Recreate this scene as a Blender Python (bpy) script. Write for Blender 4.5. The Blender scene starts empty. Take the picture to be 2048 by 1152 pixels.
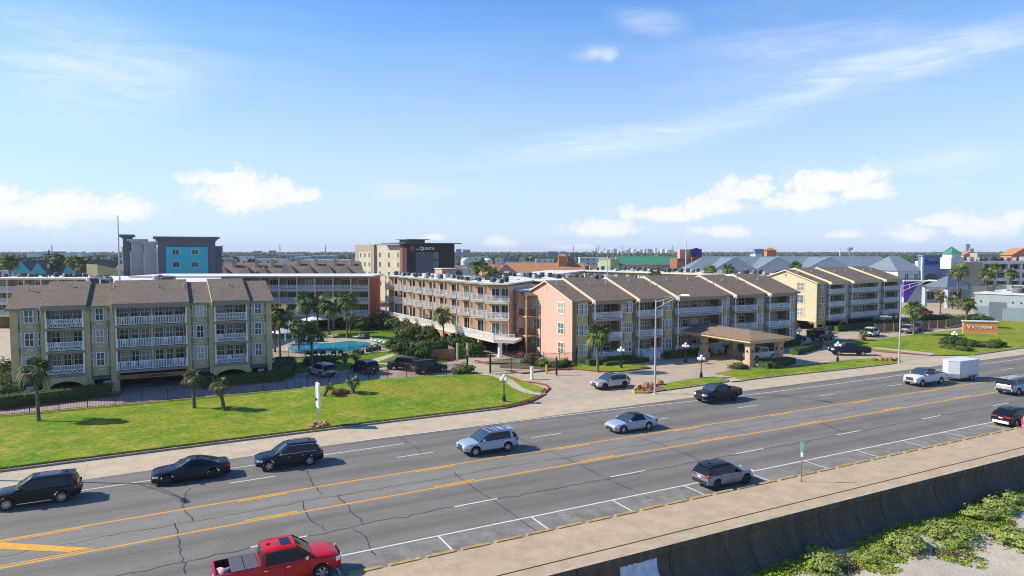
import bpy, math, random
from mathutils import Vector, Matrix, noise
random.seed(7)
R = math.radians
sc = bpy.context.scene
C = sc.collection
# ---------------------------------------------------------------- camera
CAMH = 16.2; FPX = 1365.0; YAW = R(62.5); PITCH = math.atan(74.0/FPX)
cd = bpy.data.cameras.new("camera"); cd.lens = 24.0; cd.sensor_width = 36.0
cd.clip_start = 0.5; cd.clip_end = 20000
cam = bpy.data.objects.new("camera", cd); C.objects.link(cam)
cam.location = (0, 0, CAMH); cam.rotation_euler = (math.pi/2-PITCH, 0, YAW-math.pi/2)
sc.camera = cam
# ---------------------------------------------------------------- light
SUN_EL = R(37.0); SUN_AZ = R(149.0)
w = bpy.data.worlds.new("World"); sc.world = w; w.use_nodes = True
nt = w.node_tree; N = nt.nodes; L = nt.links
for n in list(N): N.remove(n)
wout = N.new('ShaderNodeOutputWorld'); bg = N.new('ShaderNodeBackground'); bg.inputs[1].default_value = 0.13
L.new(bg.outputs[0], wout.inputs[0])
sky = N.new('ShaderNodeTexSky'); sky.sky_type = 'NISHITA'; sky.sun_disc = False
sky.sun_elevation = SUN_EL; sky.sun_rotation = math.pi/2-SUN_AZ
sky.altitude = 0; sky.air_density = 1.0; sky.dust_density = 0.4; sky.ozone_density = 2.0
def _in(s, v):
    if isinstance(v, (int, float)): s.default_value = v
    elif isinstance(v, tuple): s.default_value = v
    else: L.new(v, s)
def Mt(op, a, b=0.0, c=0.0, clamp=False):
    n = N.new('ShaderNodeMath'); n.operation = op; n.use_clamp = clamp
    _in(n.inputs[0], a); _in(n.inputs[1], b); _in(n.inputs[2], c)
    return n.outputs[0]
def ss(v, a, b):
    n = N.new('ShaderNodeMapRange'); n.interpolation_type = 'SMOOTHSTEP'
    _in(n.inputs[0], v); n.inputs[1].default_value = a; n.inputs[2].default_value = b
    return n.outputs[0]
tc = N.new('ShaderNodeTexCoord'); sep = N.new('ShaderNodeSeparateXYZ'); L.new(tc.outputs['Generated'], sep.inputs[0])
dx, dy, dz = sep.outputs
az = Mt('MULTIPLY', Mt('ARCTAN2', dy, dx), 180/math.pi)
el = Mt('MULTIPLY', Mt('ARCSINE', dz), 180/math.pi)
def pix_azel(u, v):
    x = (u-1024)/FPX; y = -(v-576)/FPX
    fw = math.cos(PITCH)+y*math.sin(PITCH); up = y*math.cos(PITCH)-math.sin(PITCH)
    return math.degrees(YAW)-math.degrees(math.atan2(x, fw)), math.degrees(math.atan2(up, math.hypot(x, fw)))
cmb = N.new('ShaderNodeCombineXYZ'); _in(cmb.inputs[0], az); _in(cmb.inputs[1], el)
def noise_n(vec, scale, detail, rough=0.6, dist=0.0, stretch=None):
    if stretch:
        mp = N.new('ShaderNodeMapping'); L.new(vec, mp.inputs[0]); mp.inputs['Scale'].default_value = stretch[0]
        mp.inputs['Rotation'].default_value = (0, 0, stretch[1]); vec = mp.outputs[0]
    n = N.new('ShaderNodeTexNoise'); n.inputs['Scale'].default_value = scale; n.inputs['Detail'].default_value = detail
    n.inputs['Roughness'].default_value = rough; n.inputs['Distortion'].default_value = dist
    L.new(vec, n.inputs['Vector']); return n.outputs['Fac']
n_big = noise_n(cmb.outputs[0], 0.42, 7, 0.62, 0.3)
n_fin = noise_n(cmb.outputs[0], 1.7, 5, 0.6)
cum = 0.0
def puff(u, v, wpx, hpx, soft=0.5):
    """cumulus puff: centre and half sizes in degrees of sky; flat below"""
    global cum
    a0, e0 = pix_azel(u, v); wa = 1.18*wpx*math.degrees(1/FPX)/math.cos(R(abs(a0-62.5)))**-1
    he = 1.18*hpx*math.degrees(1/FPX)
    X = Mt('DIVIDE', Mt('SUBTRACT', az, a0), wa); Y = Mt('DIVIDE', Mt('SUBTRACT', el, e0), he)
    Y = Mt('MAXIMUM', Y, Mt('MULTIPLY', Y, -1.6))
    d = Mt('SQRT', Mt('ADD', Mt('MULTIPLY', X, X), Mt('MULTIPLY', Y, Y)))
    m = Mt('SUBTRACT', 1.0, d)
    cum = m if cum == 0.0 else Mt('MAXIMUM', cum, m)
for a in [(60, 430, 120, 36), (150, 420, 110, 34), (245, 425, 70, 34), (10, 395, 50, 22), (490, 395, 105, 52), (430, 360, 68, 22), (590, 395, 55, 26), (560, 375, 50, 22),
          (1215, 460, 95, 24), (1330, 430, 110, 26), (1430, 415, 90, 26), (1490, 385, 62, 36), (1440, 465, 75, 17), (1660, 370, 100, 40), (1610, 405, 90, 28), (1720, 385, 60, 26),
          (1820, 470, 60, 22), (1880, 445, 60, 16), (1970, 455, 75, 28), (1000, 487, 42, 14), (1150, 495, 60, 8), (1690, 470, 38, 12), (862, 475, 30, 9), (2040, 440, 50, 20)]:
    puff(*a)
cumv = Mt('ADD', cum, Mt('ADD', Mt('MULTIPLY', Mt('SUBTRACT', n_big, 0.5), 1.9), Mt('MULTIPLY', Mt('SUBTRACT', n_fin, 0.5), 0.8)))
cum_m = ss(cumv, 0.04, 0.50)
cum_m = Mt('MULTIPLY', cum_m, 0.92)
cir = 0.0
def streak(u0, v0, u1, v1, wpx, s):
    global cir
    a0, e0 = pix_azel(u0, v0); a1, e1 = pix_azel(u1, v1)
    l = math.hypot(a1-a0, e1-e0); c, sn = (a1-a0)/l, (e1-e0)/l; wd = wpx*math.degrees(1/FPX)
    am, em = (a0+a1)/2, (e0+e1)/2
    DX = Mt('SUBTRACT', az, am); DY = Mt('SUBTRACT', el, em)
    P = Mt('DIVIDE', Mt('ADD', Mt('MULTIPLY', DX, c), Mt('MULTIPLY', DY, sn)), l/2)
    Q = Mt('DIVIDE', Mt('SUBTRACT', Mt('MULTIPLY', DY, c), Mt('MULTIPLY', DX, sn)), wd)
    m = Mt('SUBTRACT', 1.0, Mt('SQRT', Mt('ADD', Mt('MULTIPLY', P, P), Mt('MULTIPLY', Q, Q))), clamp=True)
    m = Mt('MULTIPLY', m, s)
    cir = m if cir == 0.0 else Mt('ADD', cir, m)
for a in [(-200, 60, 420, 190, 150, 1.0), (150, 120, 520, 160, 90, .5), (900, 330, 1350, 260, 50, .9), (1100, 310, 1700, 190, 42, 1.0), (1500, 200, 2300, -10, 40, 1.2), (1500, 150, 2200, 10, 100, .35), (1200, 130, 1900, 90, 130, .5),
          (1190, 25, 1400, 55, 34, .9), (1120, 115, 1260, 98, 22, 1.0), (1205, 128, 1235, 95, 18, .8), (1700, 330, 2150, 300, 34, 1.0), (640, 390, 1080, 365, 28, .7), (700, 370, 900, 400, 40, .6), (1250, 380, 1420, 390, 16, .4),
          (1850, 365, 1960, 365, 10, .7), (850, 335, 1000, 335, 14, .5)]:
    streak(*a)
n_cir = noise_n(cmb.outputs[0], 1.0, 6, 0.55, 0.6, ((0.06, 0.5, 1), R(14)))
n_veil = noise_n(cmb.outputs[0], 0.05, 4, 0.5, 0.2)
n_c2 = noise_n(cmb.outputs[0], 1.0, 8, 0.66, 1.2, ((0.17, 0.95, 1), R(17)))
cir_m = Mt('MULTIPLY', Mt('MULTIPLY', ss(Mt('ADD', cir, Mt('MULTIPLY', Mt('SUBTRACT', n_cir, 0.5), 0.9)), 0.0, 1.15), Mt('ADD', .45, Mt('MULTIPLY', ss(n_c2, .32, .70), .75))), 0.62)
cir_m = Mt('ADD', cir_m, Mt('MULTIPLY', ss(Mt('MULTIPLY', n_cir, n_veil), 0.22, 0.55), 0.10))
hsv = N.new('ShaderNodeHueSaturation'); hsv.inputs['Saturation'].default_value = 1.3; L.new(sky.outputs[0], hsv.inputs['Color'])
tint = N.new('ShaderNodeMix'); tint.data_type = 'RGBA'; tint.blend_type = 'MULTIPLY'; tint.inputs[0].default_value = 1.0
L.new(hsv.outputs[0], tint.inputs[6]); tint.inputs[7].default_value = (.70, .93, 1.17, 1)
# pale blue horizon air
hz = Mt('MULTIPLY', ss(Mt('ABSOLUTE', el), 26.0, -3.0), 0.88)
mx0 = N.new('ShaderNodeMix'); mx0.data_type = 'RGBA'; L.new(hz, mx0.inputs[0]); L.new(tint.outputs[2], mx0.inputs[6]); mx0.inputs[7].default_value = (3.8, 4.5, 5.7, 1)
mx1 = N.new('ShaderNodeMix'); mx1.data_type = 'RGBA'; L.new(cir_m, mx1.inputs[0]); L.new(mx0.outputs[2], mx1.inputs[6]); mx1.inputs[7].default_value = (4.7, 5.2, 5.9, 1)
mx2 = N.new('ShaderNodeMix'); mx2.data_type = 'RGBA'; L.new(cum_m, mx2.inputs[0]); L.new(mx1.outputs[2], mx2.inputs[6])
shade = N.new('ShaderNodeMix'); shade.data_type = 'RGBA'; L.new(ss(Mt('ADD', Mt('MULTIPLY', n_fin, .5), cumv), 0.35, 1.1), shade.inputs[0])
shade.inputs[6].default_value = (4.9, 5.2, 5.7, 1); shade.inputs[7].default_value = (5.8, 5.75, 5.7, 1); L.new(shade.outputs[2], mx2.inputs[7])
L.new(mx2.outputs[2], bg.inputs[0])
w.cycles.sampling_method = 'MANUAL'; w.cycles.sample_map_resolution = 1024
sd = bpy.data.lights.new("sun", 'SUN'); sd.energy = 4.8; sd.angle = R(0.53); sd.color = (1.0, 0.925, 0.79)
sun = bpy.data.objects.new("sun", sd); C.objects.link(sun)
sdir = Vector((math.cos(SUN_EL)*math.cos(SUN_AZ), math.cos(SUN_EL)*math.sin(SUN_AZ), math.sin(SUN_EL)))
sun.rotation_euler = sdir.to_track_quat('Z', 'Y').to_euler(); sun.location = (0, 0, 60)
sc.view_settings.view_transform = 'Standard'; sc.view_settings.look = 'None'
sc.view_settings.exposure = 0.5; sc.view_settings.gamma = 1.0
sc.cycles.max_bounces = 6; sc.cycles.diffuse_bounces = 3; sc.cycles.glossy_bounces = 3; sc.cycles.transparent_max_bounces = 6
sc.cycles.volume_bounces = 0; sc.cycles.pixel_filter_type = 'BLACKMAN_HARRIS'; sc.cycles.filter_width = 1.05

# ---------------------------------------------------------------- helpers
def ray(u, v):
    x = (u-1024)/FPX; y = -(v-576)/FPX
    fw = math.cos(PITCH)+y*math.sin(PITCH); up = y*math.cos(PITCH)-math.sin(PITCH)
    F = (math.cos(YAW), math.sin(YAW)); Rt = (math.sin(YAW), -math.cos(YAW))
    return (F[0]*fw+Rt[0]*x, F[1]*fw+Rt[1]*x, up)
def at(u, v, z=0.0):
    """ground position of something seen at a photo pixel, at height z"""
    d = ray(u, v); t = (z-CAMH)/d[2]; return (d[0]*t, d[1]*t)
def atd(u, dist):
    d = ray(u, 500); k = dist/math.hypot(d[0], d[1]); return (d[0]*k, d[1]*k)
def mound(x, y):
    a = max(0.0, 1-((x-24)/17.0)**2); b = max(0.0, 1-abs((y-78.5)/13.0))
    if y > 78.5: b = max(0.0, 1-(y-78.5)/3.2)
    return 0.85*a*a*(3*b*b-2*b**3) if a*b > 0 else 0.0
def lawn_at(u, v):
    z = 0.12
    for _ in range(8):
        x, y = at(u, v, z); z = 0.12+mound(x, y)
    return (x, y, z)
_mc = {}
def mat(name, col, rough=0.8, var=0.12, scale=2.0, metal=0.0, bump=0.0, spec=0.4, stretch=None, col2=None, detail=6, coat=0.0, bscale=None, thr=None, fine=None, patch=None):
    if name in _mc: return _mc[name]
    m = bpy.data.materials.new(name); m.use_nodes = True; _mc[name] = m
    t = m.node_tree; nd = t.nodes; lk = t.links; b = nd['Principled BSDF']
    b.inputs['Roughness'].default_value = rough; b.inputs['Metallic'].default_value = metal
    b.inputs['Specular IOR Level'].default_value = spec
    if coat: b.inputs['Coat Weight'].default_value = coat; b.inputs['Coat Roughness'].default_value = 0.05
    if var or col2:
        g = nd.new('ShaderNodeNewGeometry') if True else None
        v = g.outputs['Position']
        if stretch:
            mp = nd.new('ShaderNodeMapping'); mp.inputs['Scale'].default_value = stretch; lk.new(v, mp.inputs[0]); v = mp.outputs[0]
        n = nd.new('ShaderNodeTexNoise'); n.inputs['Scale'].default_value = scale; n.inputs['Detail'].default_value = detail
        n.inputs['Roughness'].default_value = 0.65; lk.new(v, n.inputs['Vector'])
        r = nd.new('ShaderNodeMapRange'); lk.new(n.outputs['Fac'], r.inputs[0])
        lo, hi = thr if thr else (0.28, 0.72)
        r.inputs[1].default_value = lo; r.inputs[2].default_value = hi
        mx = nd.new('ShaderNodeMix'); mx.data_type = 'RGBA'; lk.new(r.outputs[0], mx.inputs[0])
        c2 = col2 if col2 else tuple(c*(1-var*1.6) for c in col)
        c1 = col if col2 else tuple(min(1, c*(1+var)) for c in col)
        mx.inputs[6].default_value = (*c2, 1); mx.inputs[7].default_value = (*c1, 1)
        out = mx.outputs[2]
        if patch:   # (colour, scale, lo, hi)
            n3 = nd.new('ShaderNodeTexNoise'); n3.inputs['Scale'].default_value = patch[1]; n3.inputs['Detail'].default_value = 7; n3.inputs['Roughness'].default_value = .62; v3 = g.outputs['Position']
            if len(patch) > 4:
                mp3 = nd.new('ShaderNodeMapping'); mp3.inputs['Scale'].default_value = patch[4]; lk.new(v3, mp3.inputs[0]); v3 = mp3.outputs[0]
            lk.new(v3, n3.inputs['Vector'])
            r3 = nd.new('ShaderNodeMapRange'); lk.new(n3.outputs['Fac'], r3.inputs[0]); r3.inputs[1].default_value = patch[2]; r3.inputs[2].default_value = patch[3]
            m3 = nd.new('ShaderNodeMix'); m3.data_type = 'RGBA'; lk.new(r3.outputs[0], m3.inputs[0]); lk.new(out, m3.inputs[6]); m3.inputs[7].default_value = (*patch[0], 1); out = m3.outputs[2]
        if fine:    # (scale, amount, stretch)
            v4 = g.outputs['Position']
            if len(fine) > 2:
                mp4 = nd.new('ShaderNodeMapping'); mp4.inputs['Scale'].default_value = fine[2]; lk.new(v4, mp4.inputs[0]); v4 = mp4.outputs[0]
            n4 = nd.new('ShaderNodeTexNoise'); n4.inputs['Scale'].default_value = fine[0]; n4.inputs['Detail'].default_value = 5; n4.inputs['Roughness'].default_value = .8; lk.new(v4, n4.inputs['Vector'])
            r4 = nd.new('ShaderNodeMapRange'); lk.new(n4.outputs['Fac'], r4.inputs[0]); r4.inputs[1].default_value = .3; r4.inputs[2].default_value = .7; r4.inputs[3].default_value = 1-fine[1]; r4.inputs[4].default_value = 1+fine[1]
            m4 = nd.new('ShaderNodeMix'); m4.data_type = 'RGBA'; m4.blend_type = 'MULTIPLY'; m4.inputs[0].default_value = 1; lk.new(out, m4.inputs[6])
            cb = nd.new('ShaderNodeCombineXYZ'); [lk.new(r4.outputs[0], cb.inputs[i]) for i in range(3)]; lk.new(cb.outputs[0], m4.inputs[7]); out = m4.outputs[2]
        lk.new(out, b.inputs['Base Color'])
        if bump:
            n2 = nd.new('ShaderNodeTexNoise'); n2.inputs['Scale'].default_value = bscale or scale*6; n2.inputs['Detail'].default_value = 4
            lk.new(v, n2.inputs['Vector'])
            bp = nd.new('ShaderNodeBump'); bp.inputs['Strength'].default_value = bump; bp.inputs['Distance'].default_value = 0.05
            lk.new(n2.outputs['Fac'], bp.inputs['Height']); lk.new(bp.outputs[0], b.inputs['Normal'])
    else:
        b.inputs['Base Color'].default_value = (*col, 1)
    return m
def prop(o, label=None, cat=None, group=None, kind=None):
    if label: o['label'] = label
    if cat: o['category'] = cat
    if group: o['group'] = group
    if kind: o['kind'] = kind
    return o
class MB:
    def __init__(s): s.v = []; s.f = []; s.m = []; s.mats = []
    def mi(s, m):
        if m not in s.mats: s.mats.append(m)
        return s.mats.index(m)
    def poly(s, pts, m):
        k = len(s.v); s.v += [tuple(p) for p in pts]; s.f.append(tuple(range(k, k+len(pts)))); s.m.append(s.mi(m))
    def box(s, x0, y0, z0, x1, y1, z1, m):
        s.prism([(x0, y0), (x1, y0), (x1, y1), (x0, y1)], z0, z1, m)
    def prism(s, pts, z0, z1, m, top=None, bottom=True):
        n = len(pts); k = len(s.v)
        if sum(pts[i][0]*pts[(i+1) % n][1]-pts[(i+1) % n][0]*pts[i][1] for i in range(n)) < 0: pts = pts[::-1]
        s.v += [(p[0], p[1], z0) for p in pts]+[(p[0], p[1], z1) for p in pts]
        q = s.mi(m)
        for i in range(n):
            j = (i+1) % n; s.f.append((k+i, k+j, k+n+j, k+n+i)); s.m.append(q)
        s.f.append(tuple(range(k+n, k+2*n))); s.m.append(s.mi(top) if top else q)
        if bottom: s.f.append(tuple(range(k+n-1, k-1, -1))); s.m.append(q)
    def xprism(s, prof, x0, x1, m, caps=None):
        """profile of (y,z) points extruded along x"""
        n = len(prof); k = len(s.v)
        s.v += [(x0, p[0], p[1]) for p in prof]+[(x1, p[0], p[1]) for p in prof]; q = s.mi(m)
        for i in range(n):
            j = (i+1) % n; s.f.append((k+i, k+j, k+n+j, k+n+i)); s.m.append(q)
        q = s.mi(caps) if caps else q
        s.f.append(tuple(range(k+n-1, k-1, -1))); s.m.append(q); s.f.append(tuple(range(k+n, k+2*n))); s.m.append(q)
    def obox(s, c, d, w_, h, L_, m):
        """beam of length L_ along unit d from c, width w_, height h"""
        d = Vector(d).normalized(); c = Vector(c); up = Vector((0, 0, 1)) if abs(d.z) < .95 else Vector((1, 0, 0))
        a = d.cross(up).normalized()*w_/2; b = a.cross(d).normalized()*h/2; e = d*L_
        k = len(s.v); s.v += [tuple(p) for p in (c-a-b, c+a-b, c+a+b, c-a+b, c-a-b+e, c+a-b+e, c+a+b+e, c-a+b+e)]; q = s.mi(m)
        for f in ((0, 3, 2, 1), (4, 5, 6, 7), (0, 1, 5, 4), (1, 2, 6, 5), (2, 3, 7, 6), (3, 0, 4, 7)):
            s.f.append(tuple(k+i for i in f)); s.m.append(q)
    def beam(s, p, q_, w_, h, m):
        p = Vector(p); q_ = Vector(q_); s.obox(p, q_-p, w_, h, (q_-p).length, m)
    def tube(s, pts, rad, n, m, caps=True):
        k0 = len(s.v); q = s.mi(m); P = [Vector(p) for p in pts]
        if not hasattr(rad, '__len__'): rad = [rad]*len(P)
        for i, p in enumerate(P):
            d = (P[min(i+1, len(P)-1)]-P[max(i-1, 0)]).normalized()
            up = Vector((0, 0, 1)) if abs(d.z) < .9 else Vector((1, 0, 0))
            a = d.cross(up).normalized(); b = a.cross(d)
            for j in range(n):
                t = 2*math.pi*j/n; s.v.append(tuple(p+(a*math.cos(t)+b*math.sin(t))*rad[i]))
        for i in range(len(P)-1):
            for j in range(n):
                a = k0+i*n+j; b = k0+i*n+(j+1) % n; s.f.append((a, b, b+n, a+n)); s.m.append(q)
        if caps:
            s.f.append(tuple(range(k0, k0+n))); s.m.append(q)
            s.f.append(tuple(range(k0+(len(P)-1)*n+n-1, k0+(len(P)-1)*n-1, -1))); s.m.append(q)
    def lathe(s, prof, n, m, c=(0, 0, 0), axis='z'):
        k0 = len(s.v); q = s.mi(m)
        for (r, h) in prof:
            for j in range(n):
                t = 2*math.pi*j/n; a, b = r*math.cos(t), r*math.sin(t)
                p = (a, b, h) if axis == 'z' else (a, h, b)
                s.v.append((p[0]+c[0], p[1]+c[1], p[2]+c[2]))
        for i in range(len(prof)-1):
            for j in range(n):
                a = k0+i*n+j; b = k0+i*n+(j+1) % n; s.f.append((a, b, b+n, a+n)); s.m.append(q)
    def blob(s, c, r, m, seg=8, rings=6, jit=0.15, seed=0):
        k0 = len(s.v); q = s.mi(m)
        for i in range(rings+1):
            ph = math.pi*i/rings
            for j in range(seg):
                t = 2*math.pi*j/seg
                d = Vector((math.sin(ph)*math.cos(t), math.sin(ph)*math.sin(t), math.cos(ph)))
                f = 1+jit*noise.noise(d*1.7+Vector((seed*3.1, seed, 0)))*2
                s.v.append((c[0]+d.x*r[0]*f, c[1]+d.y*r[1]*f, c[2]+d.z*r[2]*f))
        for i in range(rings):
            for j in range(seg):
                a = k0+i*seg+j; b = k0+i*seg+(j+1) % seg; s.f.append((a, a+seg, b+seg, b)); s.m.append(q)
    def mesh(s, name, smooth=False):
        me = bpy.data.meshes.new(name); me.from_pydata(s.v, [], s.f)
        for m in s.mats: me.materials.append(m)
        me.polygons.foreach_set('material_index', s.m)
        if smooth: me.polygons.foreach_set('use_smooth', [True]*len(s.f))
        me.update(); return me
    def build(s, name, parent=None, loc=None, rz=0, smooth=False):
        return mobj(name, s.mesh(name, smooth), parent, loc, rz)
def mobj(name, me, parent=None, loc=None, rz=0, rot=None):
    o = bpy.data.objects.new(name, me); C.objects.link(o)
    if parent: o.parent = parent
    if loc: o.location = loc
    if rot: o.rotation_euler = rot
    elif rz: o.rotation_euler = (0, 0, rz)
    return o
def thing(name, label, cat, loc=(0, 0, 0), rz=0.0, group=None):
    o = bpy.data.objects.new(name, None); C.objects.link(o); o.location = loc; o.rotation_euler = (0, 0, rz)
    o.empty_display_size = 0.3
    return prop(o, label, cat, group)
KIDS = {}
def dup(root, loc, rz=0.0, label=None, group=None, scale=None):
    def cp(o, par):
        c = o.copy(); C.objects.link(c)
        if par: c.parent = par
        for k in [k for k in allkids(o)]: cp(k, c)
        return c
    r = cp(root, None); r.location = loc; r.rotation_euler = (0, 0, rz)
    if scale: r.scale = (scale,)*3
    if label: r['label'] = label
    if group: r['group'] = group
    return r
_kidcache = {}
def allkids(o):
    if o.name not in _kidcache: _kidcache[o.name] = list(o.children)
    return _kidcache[o.name]
def struct(name, mb, loc=None, smooth=False):
    return prop(mb.build(name, loc=loc, smooth=smooth), kind='structure')
# ================================================================ SETTING
def crv(x): return -0.0007*(30-x)**2 if x < 30 else 0.0
asph = mat('asphalt', (.172, .154, .129), .85, .16, .5, bump=.25, stretch=(.12, 1.6, 1), bscale=30, fine=(7, .22), patch=((.20, .182, .156), .35, .5, .75))
def lane_wear(m):
    # oil darkening along the middle of the lanes, broken up by noise
    t = m.node_tree; nd = t.nodes; lk = t.links; b = nd['Principled BSDF']; src = b.inputs['Base Color'].links[0].from_socket
    def M(op, *a):
        n = nd.new('ShaderNodeMath'); n.operation = op
        for i, v in enumerate(a):
            if isinstance(v, (int, float)): n.inputs[i].default_value = v
            else: lk.new(v, n.inputs[i])
        return n.outputs[0]
    g = nd.new('ShaderNodeNewGeometry'); sp = nd.new('ShaderNodeSeparateXYZ'); lk.new(g.outputs['Position'], sp.inputs[0])
    p = M('PINGPONG', M('SUBTRACT', sp.outputs[1], 41.35), 1.92); n = nd.new('ShaderNodeTexNoise'); n.inputs['Scale'].default_value = .35; n.inputs['Detail'].default_value = 6; lk.new(g.outputs['Position'], n.inputs['Vector'])
    d = M('SUBTRACT', 1.0, M('MULTIPLY', M('POWER', M('SUBTRACT', 1.0, M('DIVIDE', p, 1.92)), 2.5), M('MULTIPLY', n.outputs['Fac'], .42)))
    cb = nd.new('ShaderNodeCombineXYZ'); [lk.new(d, cb.inputs[i]) for i in range(3)]
    mx = nd.new('ShaderNodeMix'); mx.data_type = 'RGBA'; mx.blend_type = 'MULTIPLY'; mx.inputs[0].default_value = 1; lk.new(src, mx.inputs[6]); lk.new(cb.outputs[0], mx.inputs[7]); lk.new(mx.outputs[2], b.inputs['Base Color'])
lane_wear(asph)
asph_c = mat('asphalt_centre', (.205, .187, .158), .88, .14, .8, bump=.25, stretch=(.3, 1.6, 1), bscale=30, fine=(7, .2))
asph_p = mat('asphalt_bay', (.20, .183, .158), .9, .25, .9, bump=.2, bscale=25, fine=(6, .22), patch=((.30, .28, .25), .7, .58, .78))
def concrete(name, col, jx, jy, jd=.55):
    m = mat(name, col, .85, .13, .7, bump=.15, fine=(5, .12), patch=(tuple(c*.62 for c in col), .4, .6, .85))
    t = m.node_tree; nd = t.nodes; lk = t.links; b = nd['Principled BSDF']
    src = b.inputs['Base Color'].links[0].from_socket
    g = nd.new('ShaderNodeNewGeometry'); sp = nd.new('ShaderNodeSeparateXYZ'); lk.new(g.outputs['Position'], sp.inputs[0])
    fac = None
    for k, s in ((0, jx), (1, jy)):
        if not s: continue
        a = nd.new('ShaderNodeMath'); a.operation = 'PINGPONG'; lk.new(sp.outputs[k], a.inputs[0]); a.inputs[1].default_value = s/2
        c = nd.new('ShaderNodeMath'); c.operation = 'LESS_THAN'; lk.new(a.outputs[0], c.inputs[0]); c.inputs[1].default_value = .022
        if fac:
            d = nd.new('ShaderNodeMath'); d.operation = 'MAXIMUM'; lk.new(fac, d.inputs[0]); lk.new(c.outputs[0], d.inputs[1]); fac = d.outputs[0]
        else: fac = c.outputs[0]
    mx = nd.new('ShaderNodeMix'); mx.data_type = 'RGBA'; mx.blend_type = 'MULTIPLY'; lk.new(fac, mx.inputs[0]); lk.new(src, mx.inputs[6])
    mx.inputs[7].default_value = (jd, jd, jd, 1); lk.new(mx.outputs[2], b.inputs['Base Color']); return m
conc_w = concrete('walk_concrete', (.43, .325, .21), 6.1, 0, .8)
conc_g = concrete('gutter_concrete', (.47, .375, .255), 5.0, 0, .72)
conc_d = concrete('drive_concrete', (.42, .335, .235), 4.2, 4.2, .75)
conc_l = mat('light_concrete', (.46, .375, .26), .85, .1, 1)
paver = mat('pink_paver', (.36, .26, .21), .9, .14, 1.2)
white = mat('road_white', (.62, .61, .58), .7, .14, 3)
yellow = mat('road_yellow', (.66, .33, .03), .7, .14, 3)
seal = mat('crack_seal', (.034, .033, .032), .6, .3, 3)
redk = mat('red_kerb', (.30, .065, .05), .8, .3, 2)
kerbm = mat('kerb_concrete', (.30, .25, .19), .9, .25, 1.5)
kerby = mat('kerb_yellow_worn', (.40, .28, .10), .85, .3, 2.2)
grass = mat('lawn_grass', (.10, .20, .009), .95, .2, .16, bump=.8, bscale=9, col2=(.23, .24, .02), thr=(.38, .60), spec=.1, fine=(2.6, .5), patch=((.32, .24, .05), .5, .50, .74))
grass2 = mat('lawn_grass_garden', (.08, .17, .012), .95, .2, .8, bump=.6, bscale=9, col2=(.15, .19, .02), thr=(.2, .55), spec=.1, fine=(2.6, .4))
edge_g = mat('lawn_edge_dry', (.11, .12, .025), .95, .2, 1.2, bump=.6, col2=(.045, .04, .02), spec=.1)
far_g = mat('far_ground', (.10, .12, .045), .95, .2, .03, col2=(.24, .22, .18), detail=8, thr=(.42, .62))
sand = mat('sand', (.50, .43, .33), .95, .2, .9, bump=1.0, bscale=5, col2=(.38, .32, .24), fine=(6, .16))
CUR = [-60+4*i for i in range(24)]+[36+14*i for i in range(70)]
def strip(mb, x0, x1, ya, yb, z, m, c0=1.0):
    xs = [x0]+[x for x in CUR if x0+.01 < x < x1-.01]+[x1]
    for a, b in zip(xs, xs[1:]):
        mb.poly([(a, ya+crv(a)*c0, z), (b, ya+crv(b)*c0, z), (b, yb+crv(b)*c0, z), (a, yb+crv(a)*c0, z)], m)
def sheet(name, pts, z, m):
    mb = MB(); n = len(pts)
    if sum(pts[i][0]*pts[(i+1) % n][1]-pts[(i+1) % n][0]*pts[i][1] for i in range(n)) < 0: pts = pts[::-1]
    mb.poly([(p[0], p[1], z) for p in pts], m); return struct(name, mb)
def pp(*uv): return [at(u, v) for u, v in uv]
g_ = MB(); g_.poly([(-7000, 33.2, -.03), (9000, 33.2, -.03), (9000, 9000, -.03), (-7000, 9000, -.03)], far_g); struct('ground', g_)
r_ = MB(); strip(r_, -120, 900, 35.7, 42.9, .0, asph); strip(r_, -120, 900, 42.9, 47.4, .0, asph_c); strip(r_, -120, 900, 47.4, 57.4, .0, asph)
r_.poly([(-120, 33.2, -.002), (900, 33.2, -.002), (900, 35.7, -.0), (-120, 35.7, -.0)], asph_p)
struct('road', r_)
gt = MB(); strip(gt, -120, 900, 57.1, 61.6, .006, conc_g); struct('gutter_apron', gt)
# markings
mk = MB()
for k in range(-3, 34):
    x = 4.18+12.19*k; strip(mk, x, x+3.05, 39.42, 39.56, .006, white); 
    if k >= 0: strip(mk, x, x+3.05, 51.1, 51.23, .006, white)
strip(mk, -120, 900, 35.62, 35.76, .006, white, 0)
strip(mk, -60, 18.1, 54.55, 54.68, .006, white)
for (a, ya), (b, yb) in zip([(14, 57.0), (30, 56.8), (42, 56.3), (52, 55.6), (62, 55.1), (72, 54.92)], [(30, 56.8), (42, 56.3), (52, 55.6), (62, 55.1), (72, 54.92), (900, 54.92)]):
    mk.poly([(a, ya, .011), (b, yb, .011), (b, yb+.15, .011), (a, ya+.15, .011)], white)
for k in range(-8, 40):
    x = 13.84+6.04*k; mk.poly([(x-.06, 33.36, .011), (x+.06, 33.36, .011), (x+.06, 35.6, .011), (x-.06, 35.6, .011)], white)
prop(mk.build('white_road_marking'), kind='structure')
my = MB(); strip(my, -120, 900, 43.18, 43.38, .006, yellow); strip(my, -120, 900, 47.32, 47.52, .006, yellow)
for k in range(0, 34):
    x = 4.3+12.19*k
    strip(my, x, x+3.1, 43.48, 43.66, .006, yellow); strip(my, x, x+3.1, 47.04, 47.22, .006, yellow)
strip(my, -60, -4.2, 47.08, 47.22, .006, yellow); strip(my, -60, -3.4, 43.50, 43.64, .006, yellow)
my.poly([(-8.6, 46.5, .012), (-8.4, 45.4, .012), (-4.6, 42.9, .012), (-3.5, 42.9, .012)], yellow)
prop(my.build('yellow_road_marking'), kind='structure')
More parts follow.
